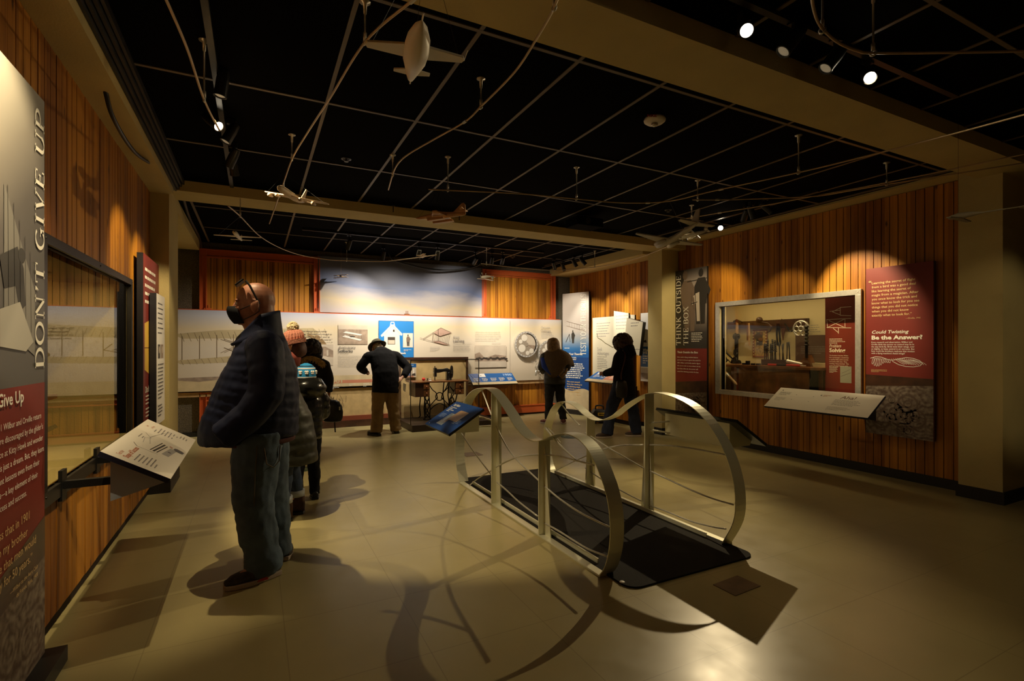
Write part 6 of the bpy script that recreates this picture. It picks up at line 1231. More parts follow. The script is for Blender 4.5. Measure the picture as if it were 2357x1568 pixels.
# ------------------------------------------------------------------ people
class Body:
    def __init__(s, label, loc, fwd, h=1.75):
        s.o = Vector((loc[0], loc[1], 0)); s.f = Vector((fwd[0], fwd[1], 0)).normalized(); s.r = Vector((s.f.y, -s.f.x, 0)); s.k = h/1.75
        s.t = thing('person', s.o, label, 'person')
    def W(s, x, y, z): return s.o+s.r*x*s.k+s.f*y*s.k+Vector((0,0,z))*s.k
    def Ws(s, ps): return [s.W(*p) for p in ps]
def lerp_list(rows, n):
    out = []
    for i in range(n):
        q = i/(n-1)*(len(rows)-1); a = min(int(q), len(rows)-2); t = q-a; t2 = t*t*(3-2*t)*.5+t*.5
        out.append([rows[a][j]+(rows[a+1][j]-rows[a][j])*t2 for j in range(len(rows[0]))])
    return out
def hand(mb, B, wr, d, pn, side, curl=.5, s=1.):
    'palm, four fingers and a thumb; wr wrist (world), d direction, pn palm-facing normal'
    s *= B.k; d = Vector(d).normalized(); pn = Vector(pn); pn = (pn-d*pn.dot(d)).normalized(); x = d.cross(pn)*side
    mb.tube([wr, wr+d*.03*s, wr+d*.06*s, wr+d*.088*s], [.024*s, .034*s, .039*s, .036*s], 10, r2=[.018*s, .017*s, .015*s, .012*s], side=x)
    for i, (ox, L_) in enumerate(((-.030, .062), (-.010, .073), (.011, .069), (.031, .054))):
        p = wr+d*.084*s+x*ox*s; a = curl*(.8+.12*i); dd = d; pts = [p]
        for seg, fr in enumerate((.45, .32, .25)):
            an = a*(.6+.5*seg); dd = (dd*math.cos(an)+pn*math.sin(an)).normalized(); pts.append(pts[-1]+dd*L_*fr*s)
        mb.tube(pts, [.0095*s, .0092*s, .0085*s, .007*s], 8)
    p = wr+d*.03*s-x*.026*s; q = (d*.6-x*.75+pn*.35).normalized(); mb.tube([p, p+q*.03*s, p+q*.03*s+(q*.5+d*.6+pn*.3).normalized()*.034*s], [.014*s, .012*s, .008*s], 8)
def head(mb, c, f, r, s=1.):
    f = Vector(f).normalized(); r = Vector(r); r = (r-f*r.dot(f)).normalized(); u = r.cross(f); M3 = Matrix((r, f, u)).transposed()
    P = lambda x, y, z: Vector(c)+(r*x+f*y+u*z)*s
    E = lambda x, y, z, a, b, d: mb.ball(P(x, y, z), (a*s, b*s, d*s), n=18, k=12, rot=M3)
    E(0, -.008, .022, .077, .100, .100); E(0, .030, -.035, .062, .068, .075); E(0, .040, -.078, .045, .050, .040); E(0, .078, -.100, .020, .018, .018)
    mb.tube([P(0, .092, .012), P(0, .108, -.022), P(0, .118, -.040), P(0, .098, -.048)], [.009*s, .011*s, .014*s, .010*s], 8)
    for q in (1, -1):
        E(q*.082, .0, -.018, .012, .022, .036); E(q*.092, -.014, -.008, .007, .010, .026); E(q*.035, .078, -.026, .020, .020, .020); E(q*.030, .087, .020, .024, .012, .008); E(q*.030, .084, .002, .014, .010, .010); E(q*.014, .107, -.043, .007, .008, .006)
    E(0, .090, -.066, .022, .010, .006); E(0, .088, -.076, .019, .010, .006)
    return P
M_skin = mat('skin', (.36, .15, .085), .5, noise_amt=.12, nscale=30); M_skin2 = mat('fair_skin', (.62, .34, .22), .5)
def build_body(B, head_c, head_f, head_r, joints, skin=M_skin, vox=.008, hs=1., fat=0):
    'one continuous figure: skull and face, neck, trunk, limbs, hands and feet'
    J = joints; mb = MB(); W = B.W; k = B.k; up = Vector((0,0,1))
    P = head(mb, head_c, head_f, head_r, k*hs)
    mb.tube([P(0, -.02, -.05), W(*J['neck'])+up*.03*k, W(*J['neck'])], [.052*k, .054*k, .066*k], 12)
    if fat: mb.tube([P(0, -.045, -.005), P(0, -.045, -.055), P(0, -.035, -.11), W(*J['neck'])+up*.0], [.070*k*fat, .078*k*fat, .085*k*fat, .09*k*fat], 16, r2=[.062*k*fat, .066*k*fat, .08*k*fat, .09*k*fat], side=B.r); mb.tube([P(0,.03,-.085), P(0,.0,-.13)], [.055*k, .07*k], 14)
    mb.tube(B.Ws([J['neck'], J['chest'], J['waist'], J['pelvis']]), [.07*k, .14*k, .13*k, .13*k], 14, r2=[.06*k, .10*k, .10*k, .10*k], side=B.r)
    for sd, (sh, el, wr, hp, kn, an) in enumerate((('shL','elL','wrL','hipL','knL','anL'), ('shR','elR','wrR','hipR','knR','anR'))):
        mb.tube(B.Ws([J['chest'], J[sh]]), [.06*k, .055*k], 10); mb.tube(B.Ws([J[sh], J[el], J[wr]]), [.048*k, .038*k, .026*k], 10)
        wv, ev = W(*J[wr]), W(*J[el]); hd = J.get('hd'+'LR'[sd]); d = Vector(B.r)*hd[0]+B.f*hd[1]+up*hd[2] if hd else (wv-ev)
        pn = J.get('pn'+'LR'[sd], ((1, 0, 0), (-1, 0, 0))[sd]); pnv = B.r*pn[0]+B.f*pn[1]+up*pn[2]
        hand(mb, B, wv, d, pnv, (-1, 1)[sd], J.get('curl', .45))
        mb.tube(B.Ws([J['pelvis'], J[hp], J[kn], J[an]]), [.09*k, .085*k, .052*k, .036*k], 12)
        ft = J['ft'+'LR'[sd]]; a_ = W(*J[an]); fd = (B.r*ft[0]+B.f*ft[1]).normalized(); mb.tube([a_+up*.0*k-fd*.03*k, a_-up*.03*k+fd*.08*k, Vector((a_.x, a_.y, a_.z-.045*k))+fd*.16*k], [.036*k, .034*k, .022*k], 10)
    o = obj('body', mb, skin, B.t, mods=(('remesh', vox), ('smooth', 4))); return P
def shoe(B, an, ft, m_up, m_sole, L_=.29, w_=.05, boot=0., toe_up=0., stripe=None):
    a = B.W(*an); k = B.k; f = (B.r*ft[0]+B.f*ft[1]).normalized(); r = f.cross(Vector((0,0,1))); z0 = max(0.002, a.z-.085*k) if toe_up else .002
    o = Vector((a.x, a.y, z0)); pitch = toe_up; P = lambda x, y, z: o+r*x*k+f*y*k+Vector((0,0,1))*(z+max(0, -(y-.12))*pitch)*k
    hl = -.075; n = 14; rows = []
    for i in range(n):
        t = i/(n-1); y = hl+L_*t; wd = w_*(.72+.5*math.sin(math.pi*min(1, t*1.05))**.8*(.75 if t < .5 else 1.))*(1 if t < .86 else .80 if t < .96 else .5); hh = (.075-.028*max(0, (t-.35)/.65)) if t > .3 else .085+boot
        if t > .9: hh *= .8
        rows.append((y, wd, hh))
    mb = MB()
    for (y, wd, hh) in rows: pass
    mb.tube([P(0, y, .022+hh/2*.9) for y, wd, hh in rows], [wd*k for y, wd, hh in rows], 14, r2=[(hh/2)*k for y, wd, hh in rows], side=r)
    mb.tube([P(0, .0, .05), P(0, -.01, .12+boot)], [.042*k, .044*k], 12)
    s_ = obj('shoe', mb, m_up, B.t, mods=(('remesh', .008), ('smooth', 3))); mb = MB(); out = []
    for (y, wd, hh) in rows: out.append((wd*1.04, y))
    pts = [P(x, y, 0) for x, y in out]+[P(-x, y, 0) for x, y in out[::-1]]; mb.prism(pts, (0, 0, .028*k)); lab(obj('sole', mb, m_sole, s_, bevel=.004), 'pale sole' if m_sole is not M_blackm else 'dark sole')
    if stripe:
        mb = MB()
        for q in (1, -1): mb.prism([P(q*w_*1.18, .02, .012), P(q*w_*1.20, .09, .016), P(q*w_*1.20, .07, .030), P(q*w_*1.16, .03, .030)], r*q*.004)
        obj('side_stripe', mb, stripe, s_)
def trousers(B, J, m, rad=(.13,.085,.075), hem=None, vox=.012, waist=(.17,.13), puddle=.0, name='trousers'):
    mb = MB(); k = B.k; rng = random.Random(4)
    mb.tube(B.Ws([J['waist'], J['pelvis'], tuple((J['hipL'][i]+J['hipR'][i])/2-(0,0,.06)[i] for i in range(3))]), [waist[0]*k, waist[0]*1.04*k, waist[0]*.75*k], 16, r2=[waist[1]*k, waist[1]*1.05*k, waist[1]*.8*k], side=B.r)
    for hp, kn, an in (('hipL','knL','anL'), ('hipR','knR','anR')):
        h_ = J[hp]; k_ = J[kn]; a_ = J[an]; a_ = (a_[0], a_[1], (hem if hem is not None else a_[2]-.03)); pts = []; rs = []
        for i in range(7): t = i/6; pts.append(tuple(h_[j]+(k_[j]-h_[j])*t for j in range(3))); rs.append(rad[0]+(rad[1]-rad[0])*t)
        for i in range(1, 9): t = i/8; pts.append(tuple(k_[j]+(a_[j]-k_[j])*t for j in range(3))); rs.append(rad[1]+(rad[2]-rad[1])*t+(puddle*abs(math.sin(t*9))*t)+rng.uniform(-.003, .003))
        mb.tube(B.Ws(pts), [r*k for r in rs], 16, side=B.r)
    return obj(name, mb, m, B.t, mods=(('remesh', vox), ('smooth', 5), ('folds', .09, .030)))
def coat(B, J, rows, sleeves, m, vox=.012, sm=4, extra=None, puff=0, pitch=.055, name='jacket', n=60):
    'rows: (z, y centre, half width, half depth, x centre); sleeves: list of (points, radii)'
    mb = MB(); k = B.k; rr = lerp_list(rows, n); pf = lambda z: puff*(abs(math.sin(math.pi*z/pitch))**.5-.6)
    mb.tube(B.Ws([(r[4], r[1], r[0]) for r in rr]), [(r[2]+pf(r[0]))*k for r in rr], 26, r2=[(r[3]+pf(r[0]))*k for r in rr], side=B.r)
    for pts, rad in sleeves:
        q = lerp_list([list(p)+[r] for p, r in zip(pts, rad)], 26); L_ = 0; out = []
        for i, p in enumerate(q):
            if i: L_ += (Vector(p[:3])-Vector(q[i-1][:3])).length
            out.append((p[3]+(puff*(abs(math.sin(math.pi*L_/pitch))**.5-.6)))*k)
        mb.tube(B.Ws([p[:3] for p in q]), out, 16)
    if extra: extra(mb)
    return obj(name, mb, m, B.t, mods=(('remesh', vox), ('smooth', sm), ('folds', .12, .018)))
def curls(name, B, c, rad, m, seed=1, n=260, size=.020, cut=None):
    mb = MB(); R = random.Random(seed); c = Vector(c); mb.ball(c, tuple(x*.9 for x in rad), n=20, k=14)
    for i in range(n):
        d = Vector((R.gauss(0,1), R.gauss(0,1), R.gauss(0,1))).normalized()
        if cut and cut(d): continue
        p = c+Vector((d.x*rad[0], d.y*rad[1], d.z*rad[2])); mb.ball(p, size*R.uniform(.6, 1.25), n=7, k=5)
    return obj(name, mb, m, B.t, mods=(('remesh', .009), ('smooth', 1)))
def std(over):
    J = dict(neck=(0,-.01,1.47), chest=(0,0,1.30), waist=(0,0,1.05), pelvis=(0,0,.95), shL=(-.19,0,1.42), shR=(.19,0,1.42), elL=(-.25,0,1.13), elR=(.25,0,1.13), wrL=(-.25,.05,.88), wrR=(.25,.05,.88),
             hipL=(-.095,0,.90), hipR=(.095,0,.90), knL=(-.10,.01,.50), knR=(.10,.01,.50), anL=(-.11,0,.085), anR=(.11,0,.085), ftL=(-.2,1), ftR=(.2,1)); J.update(over); return J
M_jean = mat('washed_denim', (.075, .115, .165), .85, noise_amt=.4, nscale=7, bump=.3, bscale=260); M_jean2 = mat('dark_denim', (.022, .04, .085), .85, noise_amt=.4, nscale=9, bump=.3, bscale=260)
M_navy = mat('navy_quilted_nylon', (.004, .008, .034), .62, bump=.15, bscale=30, spec=.25); M_blkcloth = mat('black_wool', (.006, .006, .007), .9, spec=.2); M_olive = mat('dark_olive_nylon', (.022, .022, .012), .5, bump=.2, bscale=25)
# --- the big man in the foreground, profile to the left
B = Body('large bald man in a navy quilted jacket, jeans and black mask, sunglasses on his head', (.06, 3.65), (-1, .02), 1.75); W = B.W
J = std(dict(neck=(0,.03,1.56), chest=(0,.03,1.38), waist=(0,.05,1.06), pelvis=(0,.02,.97), shL=(-.21,.02,1.47), shR=(.21,.02,1.47), elL=(-.30,.03,1.17), elR=(.30,.03,1.17), wrL=(-.26,.12,1.0), wrR=(.25,.12,1.0),
             hipL=(-.12,.04,.93), hipR=(.12,.0,.93), knL=(-.13,.07,.50), knR=(.13,-.02,.50), anL=(-.10,.0,.10), anR=(.16,-.06,.10), ftL=(-.42,1), ftR=(.5,1), hdL=(.35,.5,-.6), hdR=(-.35,.5,-.6)))
hc = W(0, .062, 1.722); hf = B.f*1+Vector((0,0,-.03)); P = build_body(B, hc, hf, B.r, J, vox=.006, hs=1.13, fat=1.0)
trousers(B, J, M_jean, rad=(.152,.118,.096), hem=.045, puddle=.012, waist=(.21,.185), name='jeans')
M_st = mat('tan_stitching', (.10, .075, .04), .8)
pk = [(195,.84),(200,.745),(217,.715),(234,.745),(238,.84)]; mb = MB(); mb.tube([W(-.12+.149*math.cos(math.radians(a_)), .045+.149*math.sin(math.radians(a_)), z_) for a_, z_ in pk], .0035, 5); obj('pocket_stitching', mb, M_st, B.t)
mb = MB(); mb.tube([W(-.268,.045,.86), W(-.262,.055,.70), W(-.246,.062,.52), W(-.22,.04,.32), W(-.20,.01,.12)], .003, 5); obj('side_seam', mb, M_st, B.t)
rows = [(.865,.085,.245,.285,0), (.92,.09,.262,.285,0), (1.03,.065,.275,.268,0), (1.17,.04,.275,.243,0), (1.30,.022,.265,.212,0), (1.42,.02,.235,.17,0), (1.48,.02,.18,.145,0), (1.52,.02,.12,.13,0)]
lab(coat(B, J, rows, [([(-.14,.02,1.46),(-.24,.0,1.43),(-.30,-.01,1.30),(-.325,.0,1.16),(-.315,.08,1.05),(-.27,.22,.93)], [.10,.105,.100,.097,.090,.085]), ([(.14,.02,1.46),(.24,.0,1.43),(.30,.0,1.30),(.315,.03,1.16),(.30,.12,1.05),(.24,.24,.93)], [.10,.105,.098,.092,.085,.08])], M_navy, vox=.0095, sm=2, puff=.009, pitch=.058), 'navy quilted jacket with stand-up collar')
mb = MB(); vs = []; n = 30
for (z, r_, rd) in ((1.49,.145,.150),(1.54,.118,.130),(1.585,.104,.120),(1.625,.100,.116),(1.65,.100,.114)):
    for j in range(n):
        q = 2*math.pi*j/n; fr = max(0, math.sin(q)); vs.append(W(r_*math.cos(q), .035+rd*math.sin(q)+.012*fr, z-(z-1.45)*.75*fr+.035*max(0, -math.sin(q))*(z > 1.55)))
mb.add(vs, [(i*n+j, i*n+(j+1) % n, (i+1)*n+(j+1) % n, (i+1)*n+j) for i in range(4) for j in range(n)]); obj('collar', mb, M_navy, B.t, smooth=True, mods=(('solid', .016),))
mb = MB(); mb.tube([W(0,.06,.845), W(0,.06,.875)], [.235, .240], 26, r2=[.235,.24], side=B.r); lab(obj('sweater_hem', mb, mat('dark_red_knit', (.06, .012, .010), .9), B.t, smooth=True), 'dark red sweater hem under the jacket')
# mask, ear loops, sunglasses
mb = MB()
def ml(pts): mb.add([P(*p) for p in pts], [], None)
ringz = [(-.012, .030, .120), (-.030, .052, .128), (-.055, .060, .124), (-.085, .056, .112), (-.112, .040, .090)]
vs = []; n = 13
for (z, hw_, yf) in ringz:
    for i in range(n): q = -1+2*i/(n-1); vs.append(P(q*hw_*1.08, yf+.016-(abs(q)**1.6)*(.058+.1*max(0, .03-hw_)), z))
mb.add(vs, [(j*n+i, j*n+i+1, (j+1)*n+i+1, (j+1)*n+i) for j in range(len(ringz)-1) for i in range(n-1)])
mk = obj('face_mask', mb, M_blkcloth, B.t, smooth=True, mods=(('solid', .004), ('subsurf', 1))); lab(mk, 'black cloth face mask')
for q in (1, -1):
    mb = MB(); mb.tube([P(q*.058, .072, -.035), P(q*.078, .035, -.018), P(q*.088, -.002, -.002), P(q*.090, -.020, -.012), P(q*.086, -.024, -.045), P(q*.080, .0, -.062), P(q*.060, .062, -.092)], .0026, 6)
    obj('ear_loop', mb, M_blackm, mk, smooth=True)
mb = MB()
for q in (1, -1):
    mb.tube([P(q*.066, .040, .125), P(q*.080, .020, .095), P(q*.086, -.006, .035), P(q*.086, -.024, -.005)], [.006,.007,.006,.007], 8)
    mb.prism([P(q*.010, .062, .132), P(q*.064, .048, .130), P(q*.066, .072, .098+.012), P(q*.040, .092, .098), P(q*.012, .088, .108)], (P(0,0,0)-P(0,-.004,-.006)))
mb.tube([P(-.012, .064, .128), P(.012, .064, .128)], .004, 6); tag(obj('sunglasses', mb, M_blackm), 'black sunglasses pushed up on the bald man’s head', 'sunglasses')
mb = MB()
for q in (1, -1): mb.ball(P(q*.031, .088, .001), .0115, n=10, k=8)
obj('eyes', mb, mat('eye_white', (.5, .42, .36), .3), B.t, smooth=True)
M_shoeb = mat('brown_grey_mesh', (.045, .032, .024), .8, noise_amt=.5, nscale=40); M_sole = mat('pale_rubber_sole', (.42, .34, .27), .6)
shoe(B, (-.10,-.01,.10), (-.42,1), M_shoeb, M_sole, L_=.325, w_=.055, stripe=M_red); shoe(B, (.17,-.09,.10), (.5,1), M_shoeb, M_sole, L_=.32, w_=.055, stripe=M_red)
# --- woman in pink pompom hat behind him
B = Body('person in pink pompom hat and long dark olive coat, behind the big man', (.225, 4.70), (-1, .15), 1.56); W = B.W
J = std(dict(anL=(-.10,.0,.085), anR=(.10,-.09,.085), knL=(-.1,-.01,.5), knR=(.1,-.05,.5), pelvis=(0,-.03,.95), neck=(0,-.03,1.47), elL=(-.2,.06,1.13), elR=(.2,.06,1.13), wrL=(-.15,.2,1.0), wrR=(.15,.2,1.0)))
hc = W(0, -.045, 1.635); P = build_body(B, hc, B.f+Vector((0,0,-.25)), B.r, J, skin=M_skin2, vox=.009)
trousers(B, J, M_jean2, rad=(.10,.078,.062), hem=.20, name='jeans')
for an in ('anL', 'anR'): mb = MB(); a_ = J[an]; mb.tube(B.Ws([(a_[0],a_[1],.175),(a_[0],a_[1],.235)]), .068, 16, side=B.r); lab(obj('jean_cuff', mb, mat('pale_denim_cuff', (.30, .32, .34), .8), B.t, smooth=True), 'pale turned-up cuff')
coat(B, J, [(.52,-.085,.21,.215,0),(.75,-.075,.205,.205,0),(.95,-.05,.195,.18,0),(1.15,-.005,.19,.135,0),(1.30,.01,.18,.115,0),(1.40,0,.15,.10,0),(1.47,-.02,.09,.085,0),(1.52,-.03,.075,.08,0)], [([(-.12,0,1.39),(-.19,.02,1.33),(-.21,.05,1.13),(-.16,.16,1.0)], [.075,.08,.075,.062]), ([(.12,0,1.39),(.19,.02,1.33),(.21,.05,1.13),(.16,.16,1.0)], [.075,.08,.075,.062])], M_olive, puff=.010, pitch=.09, name='coat')
mb = MB(); mb.tube([W(0,-.02,1.46), W(0,-.03,1.53), W(0,-.035,1.58)], [.10,.10,.09], 18, side=B.r); obj('scarf', mb, mat('dusty_red_scarf', (.28, .06, .045), .9, noise_amt=.3, nscale=20), B.t, smooth=True)
M_pink = mat('pink_ribbed_knit', (.48, .19, .13), .9, bump=.5, bscale=90); mb = MB(); u_ = B.r.cross(B.f+Vector((0,0,-.25)))
vs = []; n = 96
prof = [(-.005,.094),(.02,.100),(.05,.100),(.08,.090),(.105,.070),(.125,.035),(.132,.004)]
for (z, r_) in prof:
    for j in range(n): q = 2*math.pi*j/n; rr = r_*(1+.035*(1 if j % 4 < 2 else -1)*(1 if z < .12 else 0)); vs.append(P(rr*math.cos(q)*.92, rr*math.sin(q)*1.1-.02-z*.25, z+.022))
mb.add(vs, [(i*n+j, i*n+(j+1) % n, (i+1)*n+(j+1) % n, (i+1)*n+j) for i in range(len(prof)-1) for j in range(n)]); mb.tube([P(0,-.02,.01), P(0,-.022,.05)], [.104,.106], 30, r2=[.115,.117], side=B.r); ht = obj('knit_hat', mb, M_pink, B.t, smooth=False); lab(ht, 'pink ribbed knit hat')
mb = MB(); mb.tube([P(0,-.035,.02), P(0,-.05,-.06), P(0,-.055,-.14)], [.088,.085,.07], 16, r2=[.095,.085,.06], side=B.r); obj('hair', mb, mat('auburn_hair', (.10, .03, .015), .6, noise_amt=.4, nscale=30), B.t, smooth=True, mods=(('subsurf', 1),))
pp = P(0, -.065, .165); mb = MB(); mb.ball(pp, .040, n=14, k=10); R = random.Random(6)
for i in range(150): d = Vector((R.gauss(0,1), R.gauss(0,1), R.gauss(0,1))).normalized(); mb.ball(pp+d*.042, .009, n=6, k=4)
lab(obj('pompom', mb, mat('cream_fur', (.72, .60, .38), .95, noise_amt=.3, nscale=40), ht, smooth=True), 'fluffy cream pompom')
M_boot = mat('brown_suede', (.060, .025, .014), .9, noise_amt=.3, nscale=20)
shoe(B, (-.10,.0,.10), (-.2,1), M_boot, M_blackm, L_=.26, w_=.048, boot=.09); shoe(B, (.10,-.09,.10), (.2,1), M_boot, M_blackm, L_=.26, w_=.048, boot=.09)
# --- child with blue patterned hat
B = Body('child in a blue and white patterned knit hat and shiny black hooded coat', (.43, 5.16), (-.2, 1), 1.26); W = B.W
J = std(dict(hipL=(-.08,0,.9), elL=(-.2,.05,1.13), elR=(.2,.05,1.13), wrL=(-.12,.2,1.02), wrR=(.12,.2,1.02)))
hc = W(0, .02, 1.62); P = build_body(B, hc, B.f, B.r, J, skin=M_skin2, vox=.010, hs=1.15)
trousers(B, J, M_blkcloth, rad=(.11,.08,.065), name='trousers')
M_shiny = mat('shiny_black_nylon', (.010, .010, .009), .22, bump=.5, bscale=14); coat(B, J, [(.80,0,.19,.17,0),(1.0,0,.20,.17,0),(1.25,0,.21,.17,0),(1.38,0,.20,.15,0),(1.47,0,.13,.12,0),(1.52,0,.10,.10,0)], [([(-.14,0,1.39),(-.21,0,1.33),(-.24,.03,1.13),(-.17,.2,1.02)], [.09,.09,.08,.065]), ([(.14,0,1.39),(.21,0,1.33),(.24,.03,1.13),(.17,.2,1.02)], [.09,.09,.08,.065])], M_shiny, puff=.014, pitch=.09, name='coat')
mb = MB(); mb.tube([W(0,-.06,1.40), W(0,-.08,1.48), W(0,-.05,1.56)], [.15,.17,.13], 18, r2=[.13,.14,.12], side=B.r); obj('hood', mb, M_shiny, B.t, smooth=True)
M_bhat = mat('bright_blue_knit', (.02, .28, .62), .85, bump=.5, bscale=90); mb = MB(); n = 40; prof = [(-.04,.106),(.0,.112),(.04,.112),(.08,.10),(.115,.065),(.135,.02)]
def hatring(mb, prof, m=None, bump_=None):
    vs = []
    for (z, r_) in prof:
        for j in range(n): q = 2*math.pi*j/n; vs.append(P(r_*math.cos(q)*.95, r_*math.sin(q)*1.08-.01, z+.02))
    mb.add(vs, [(i*n+j, i*n+(j+1) % n, (i+1)*n+(j+1) % n, (i+1)*n+j) for i in range(len(prof)-1) for j in range(n)], m)
hatring(mb, prof, M_bhat); hatring(mb, [(-.055,.110),(-.035,.113)], M_blackm); hatring(mb, [(-.030,.1135),(-.018,.1142)], M_white); hatring(mb, [(.070,.1055),(.084,.1005)], M_white); hatring(mb, [(.098,.086),(.106,.078)], M_blackm)
for i in range(10):
    q = 2*math.pi*i/10
    for (dq, z) in ((0,.02),(.12,.02),(.06,.035),(.15,.04),(-.05,.04)): mb.ball(P(.113*math.cos(q+dq)*.95, .113*math.sin(q+dq)*1.08-.01, z+.02), .011, M_white, n=7, k=5)
ht = obj('knit_hat', mb, None, B.t, smooth=True); lab(ht, 'blue knit hat with white figures')
shoe(B, (-.11,0,.10), (-.2,1), M_blackm, M_blackm, L_=.24, w_=.05); shoe(B, (.11,0,.10), (.2,1), M_blackm, M_blackm, L_=.24, w_=.05)
# --- woman in fur-trimmed parka with a bag
c = at(735, 1030, Z=0); B = Body('dark-haired woman in a black parka with tan fur hood, carrying a black bag', (c.x-.105, c.y+.075), (.15, 1), 1.53); W = B.W
J = std(dict(hipL=(-.10,0,.9), hipR=(.08,0,.9), knL=(-.16,.04,.5), anL=(-.22,.10,.085), knR=(.07,-.03,.5), anR=(.06,-.06,.085), elR=(.28,-.02,1.13), wrR=(.28,.02,.86), pnR=(-1,0,0), curl=.9))
hc = W(0, .04, 1.60); P = build_body(B, hc, B.f+Vector((0,0,-.1)), B.r, J, vox=.009)
trousers(B, J, M_blkcloth, rad=(.13,.10,.085), hem=.06)
M_parka = mat('black_parka_cloth', (.012, .010, .009), .8, spec=.25); coat(B, J, [(.77,-.01,.22,.17,0),(.95,0,.215,.165,0),(1.15,0,.20,.155,0),(1.30,0,.20,.15,0),(1.40,0,.19,.13,0),(1.47,.0,.10,.10,0),(1.52,0,.085,.09,0)], [([(-.14,0,1.40),(-.22,0,1.36),(-.28,0,1.13),(-.26,.10,.93)], [.075,.08,.07,.055]), ([(.14,0,1.40),(.22,0,1.36),(.29,-.02,1.13),(.28,.01,.90)], [.075,.08,.07,.055])], M_parka, name='parka')
mb = MB(); mb.tube([W(0,-.02,1.43), W(0,-.06,1.49), W(0,-.04,1.56)], [.14,.16,.11], 16, r2=[.10,.10,.08], side=B.r); obj('hood', mb, M_parka, B.t, smooth=True)
mb = MB(); R = random.Random(8); pts = [W(math.cos(q)*.19, -.12+.05*math.sin(q), 1.40-.05*math.cos(q*2)+.02) for q in [math.pi*(1+i/14) for i in range(15)]]; mb.tube(pts, .035, 8)
for p in spline(pts, 5):
    for i in range(7): d = Vector((R.gauss(0,1), R.gauss(0,1), R.gauss(0,1))).normalized(); mb.tube([p+d*.02, p+d*.052+Vector((0,0,-.012))], [.007, .001], 4)
lab(obj('fur_trim', mb, mat('tan_fur', (.42, .27, .10), .95, noise_amt=.4, nscale=30), B.t), 'tan fur trim of the hood')
curls('hair', B, W(0, .0, 1.61), (.135, .135, .145), mat('dark_brown_hair', (.020, .010, .007), .6), 3, 240, .024)
bc = W(.33, .03, .60); t = thing('handbag', bc, 'bulging black handbag hanging from the parka woman’s right hand', 'bag'); mb = MB()
mb.tube([bc+Vector((0,0,z)) for z in (-.18,-.165,-.12,-.03,.06,.12,.145)], [.09,.135,.155,.16,.14,.10,.06], 16, r2=[.04,.065,.08,.085,.075,.05,.02], side=(cc,-cs,0)); obj('bag_body', mb, M_blackm, t, mods=(('remesh', .012), ('smooth', 2)))
for q in (-1, 1): mb = MB(); wv = W(.28, .03, .80); mb.tube(spline([bc+Vector((cc,-cs,0))*.06*q+Vector((0,0,.13)), wv.lerp(bc, .3)+Vector((cc,-cs,0))*.035*q, wv, ], 6), .008, 6); obj('handle', mb, M_blackm, t, smooth=True)
mb = MB(); mb.tube([bc+Vector((.03,0,-.15)), bc+Vector((.04,-.02,-.33))], .010, 6); obj('dangling_strap', mb, M_blackm, t); mb = MB(); mb.box(bc+Vector((.08,-.10,.0)), bc+Vector((.10,-.085,.05))); obj('clasp', mb, M_steel, t)
shoe(B, (-.22,.10,.10), (-.3,1), M_blackm, M_blackm, L_=.24); shoe(B, (.06,-.06,.10), (.2,1), M_blackm, M_blackm, L_=.24)
# --- elderly man in hat, bending
c = at(890, 1001, Z=0); B = Body('elderly man in a brimmed hat, black coat and khaki trousers bending over the display', (c.x, c.y+.05), (-.12, 1), 1.72); W = B.W
J = std(dict(neck=(0,.24,1.38), chest=(0,.15,1.22), waist=(0,.02,1.0), pelvis=(0,-.02,.93), shL=(-.20,.17,1.36), shR=(.21,.17,1.36), elL=(-.36,.20,1.12), wrL=(-.22,.40,1.05), elR=(.42,.06,1.10), wrR=(.26,-.06,.94), hdR=(-.8,-.35,-.35), pnR=(-.3,.6,-.6), hipL=(-.10,-.02,.90), hipR=(.10,-.02,.90), knL=(-.13,.03,.5), knR=(.12,.02,.5), anL=(-.17,-.02,.085), anR=(.19,.03,.085), ftL=(-.45,1), ftR=(.2,1), curl=.35))
hc = W(-.04, .33, 1.44); hf = B.f*1+Vector((-.25,0,-.75)); P = build_body(B, hc, hf, B.r, J, skin=M_skin2, vox=.008)
M_khaki = mat('khaki_cotton', (.25, .155, .06), .85, noise_amt=.2, nscale=6); trousers(B, J, M_khaki, rad=(.135,.105,.092), hem=.05, puddle=.006)
coat(B, J, [(.70,-.03,.225,.17,-.02),(.85,-.02,.23,.175,-.01),(1.0,.0,.225,.17,0),(1.15,.07,.225,.165,0),(1.28,.14,.225,.15,0),(1.36,.19,.19,.12,0),(1.42,.25,.10,.09,0)], [([(-.14,.17,1.33),(-.24,.18,1.31),(-.37,.20,1.13),(-.24,.38,1.05)], [.08,.085,.075,.06]), ([(.14,.17,1.33),(.25,.17,1.31),(.42,.07,1.10),(.30,-.05,.97)], [.08,.085,.078,.055])], M_blkcloth, name='coat')
lab(curls('hair', B, P(0,-.04,.0), (.078,.085,.085), mat('white_hair', (.55, .47, .36), .8), 5, 120, .012), 'white hair below the hat')
mb = MB(); mb.tube([W(0,.22,1.37), W(-.01,.27,1.42)], [.085,.080], 16, side=B.r); lab(obj('scarf', mb, mat('red_plaid_scarf', (.30, .04, .03), .9, noise_amt=.5, nscale=30), B.t, smooth=True), 'red scarf at the collar')
ht = thing('brimmed_hat', P(0,0,.06), 'grey-green felt hat with a brim on the elderly man’s head', 'hat'); mb = MB(); n = 32; vs = []
for (z, r_) in [(.035,.155),(.042,.158),(.046,.105),(.055,.093),(.10,.090),(.14,.080),(.15,.060),(.142,.02),(.14,.0)]:
    for j in range(n): q = 2*math.pi*j/n; vs.append(P(r_*math.cos(q)*.95, r_*math.sin(q)*1.12-.02, z+.012*math.cos(2*q)*(r_ > .14)))
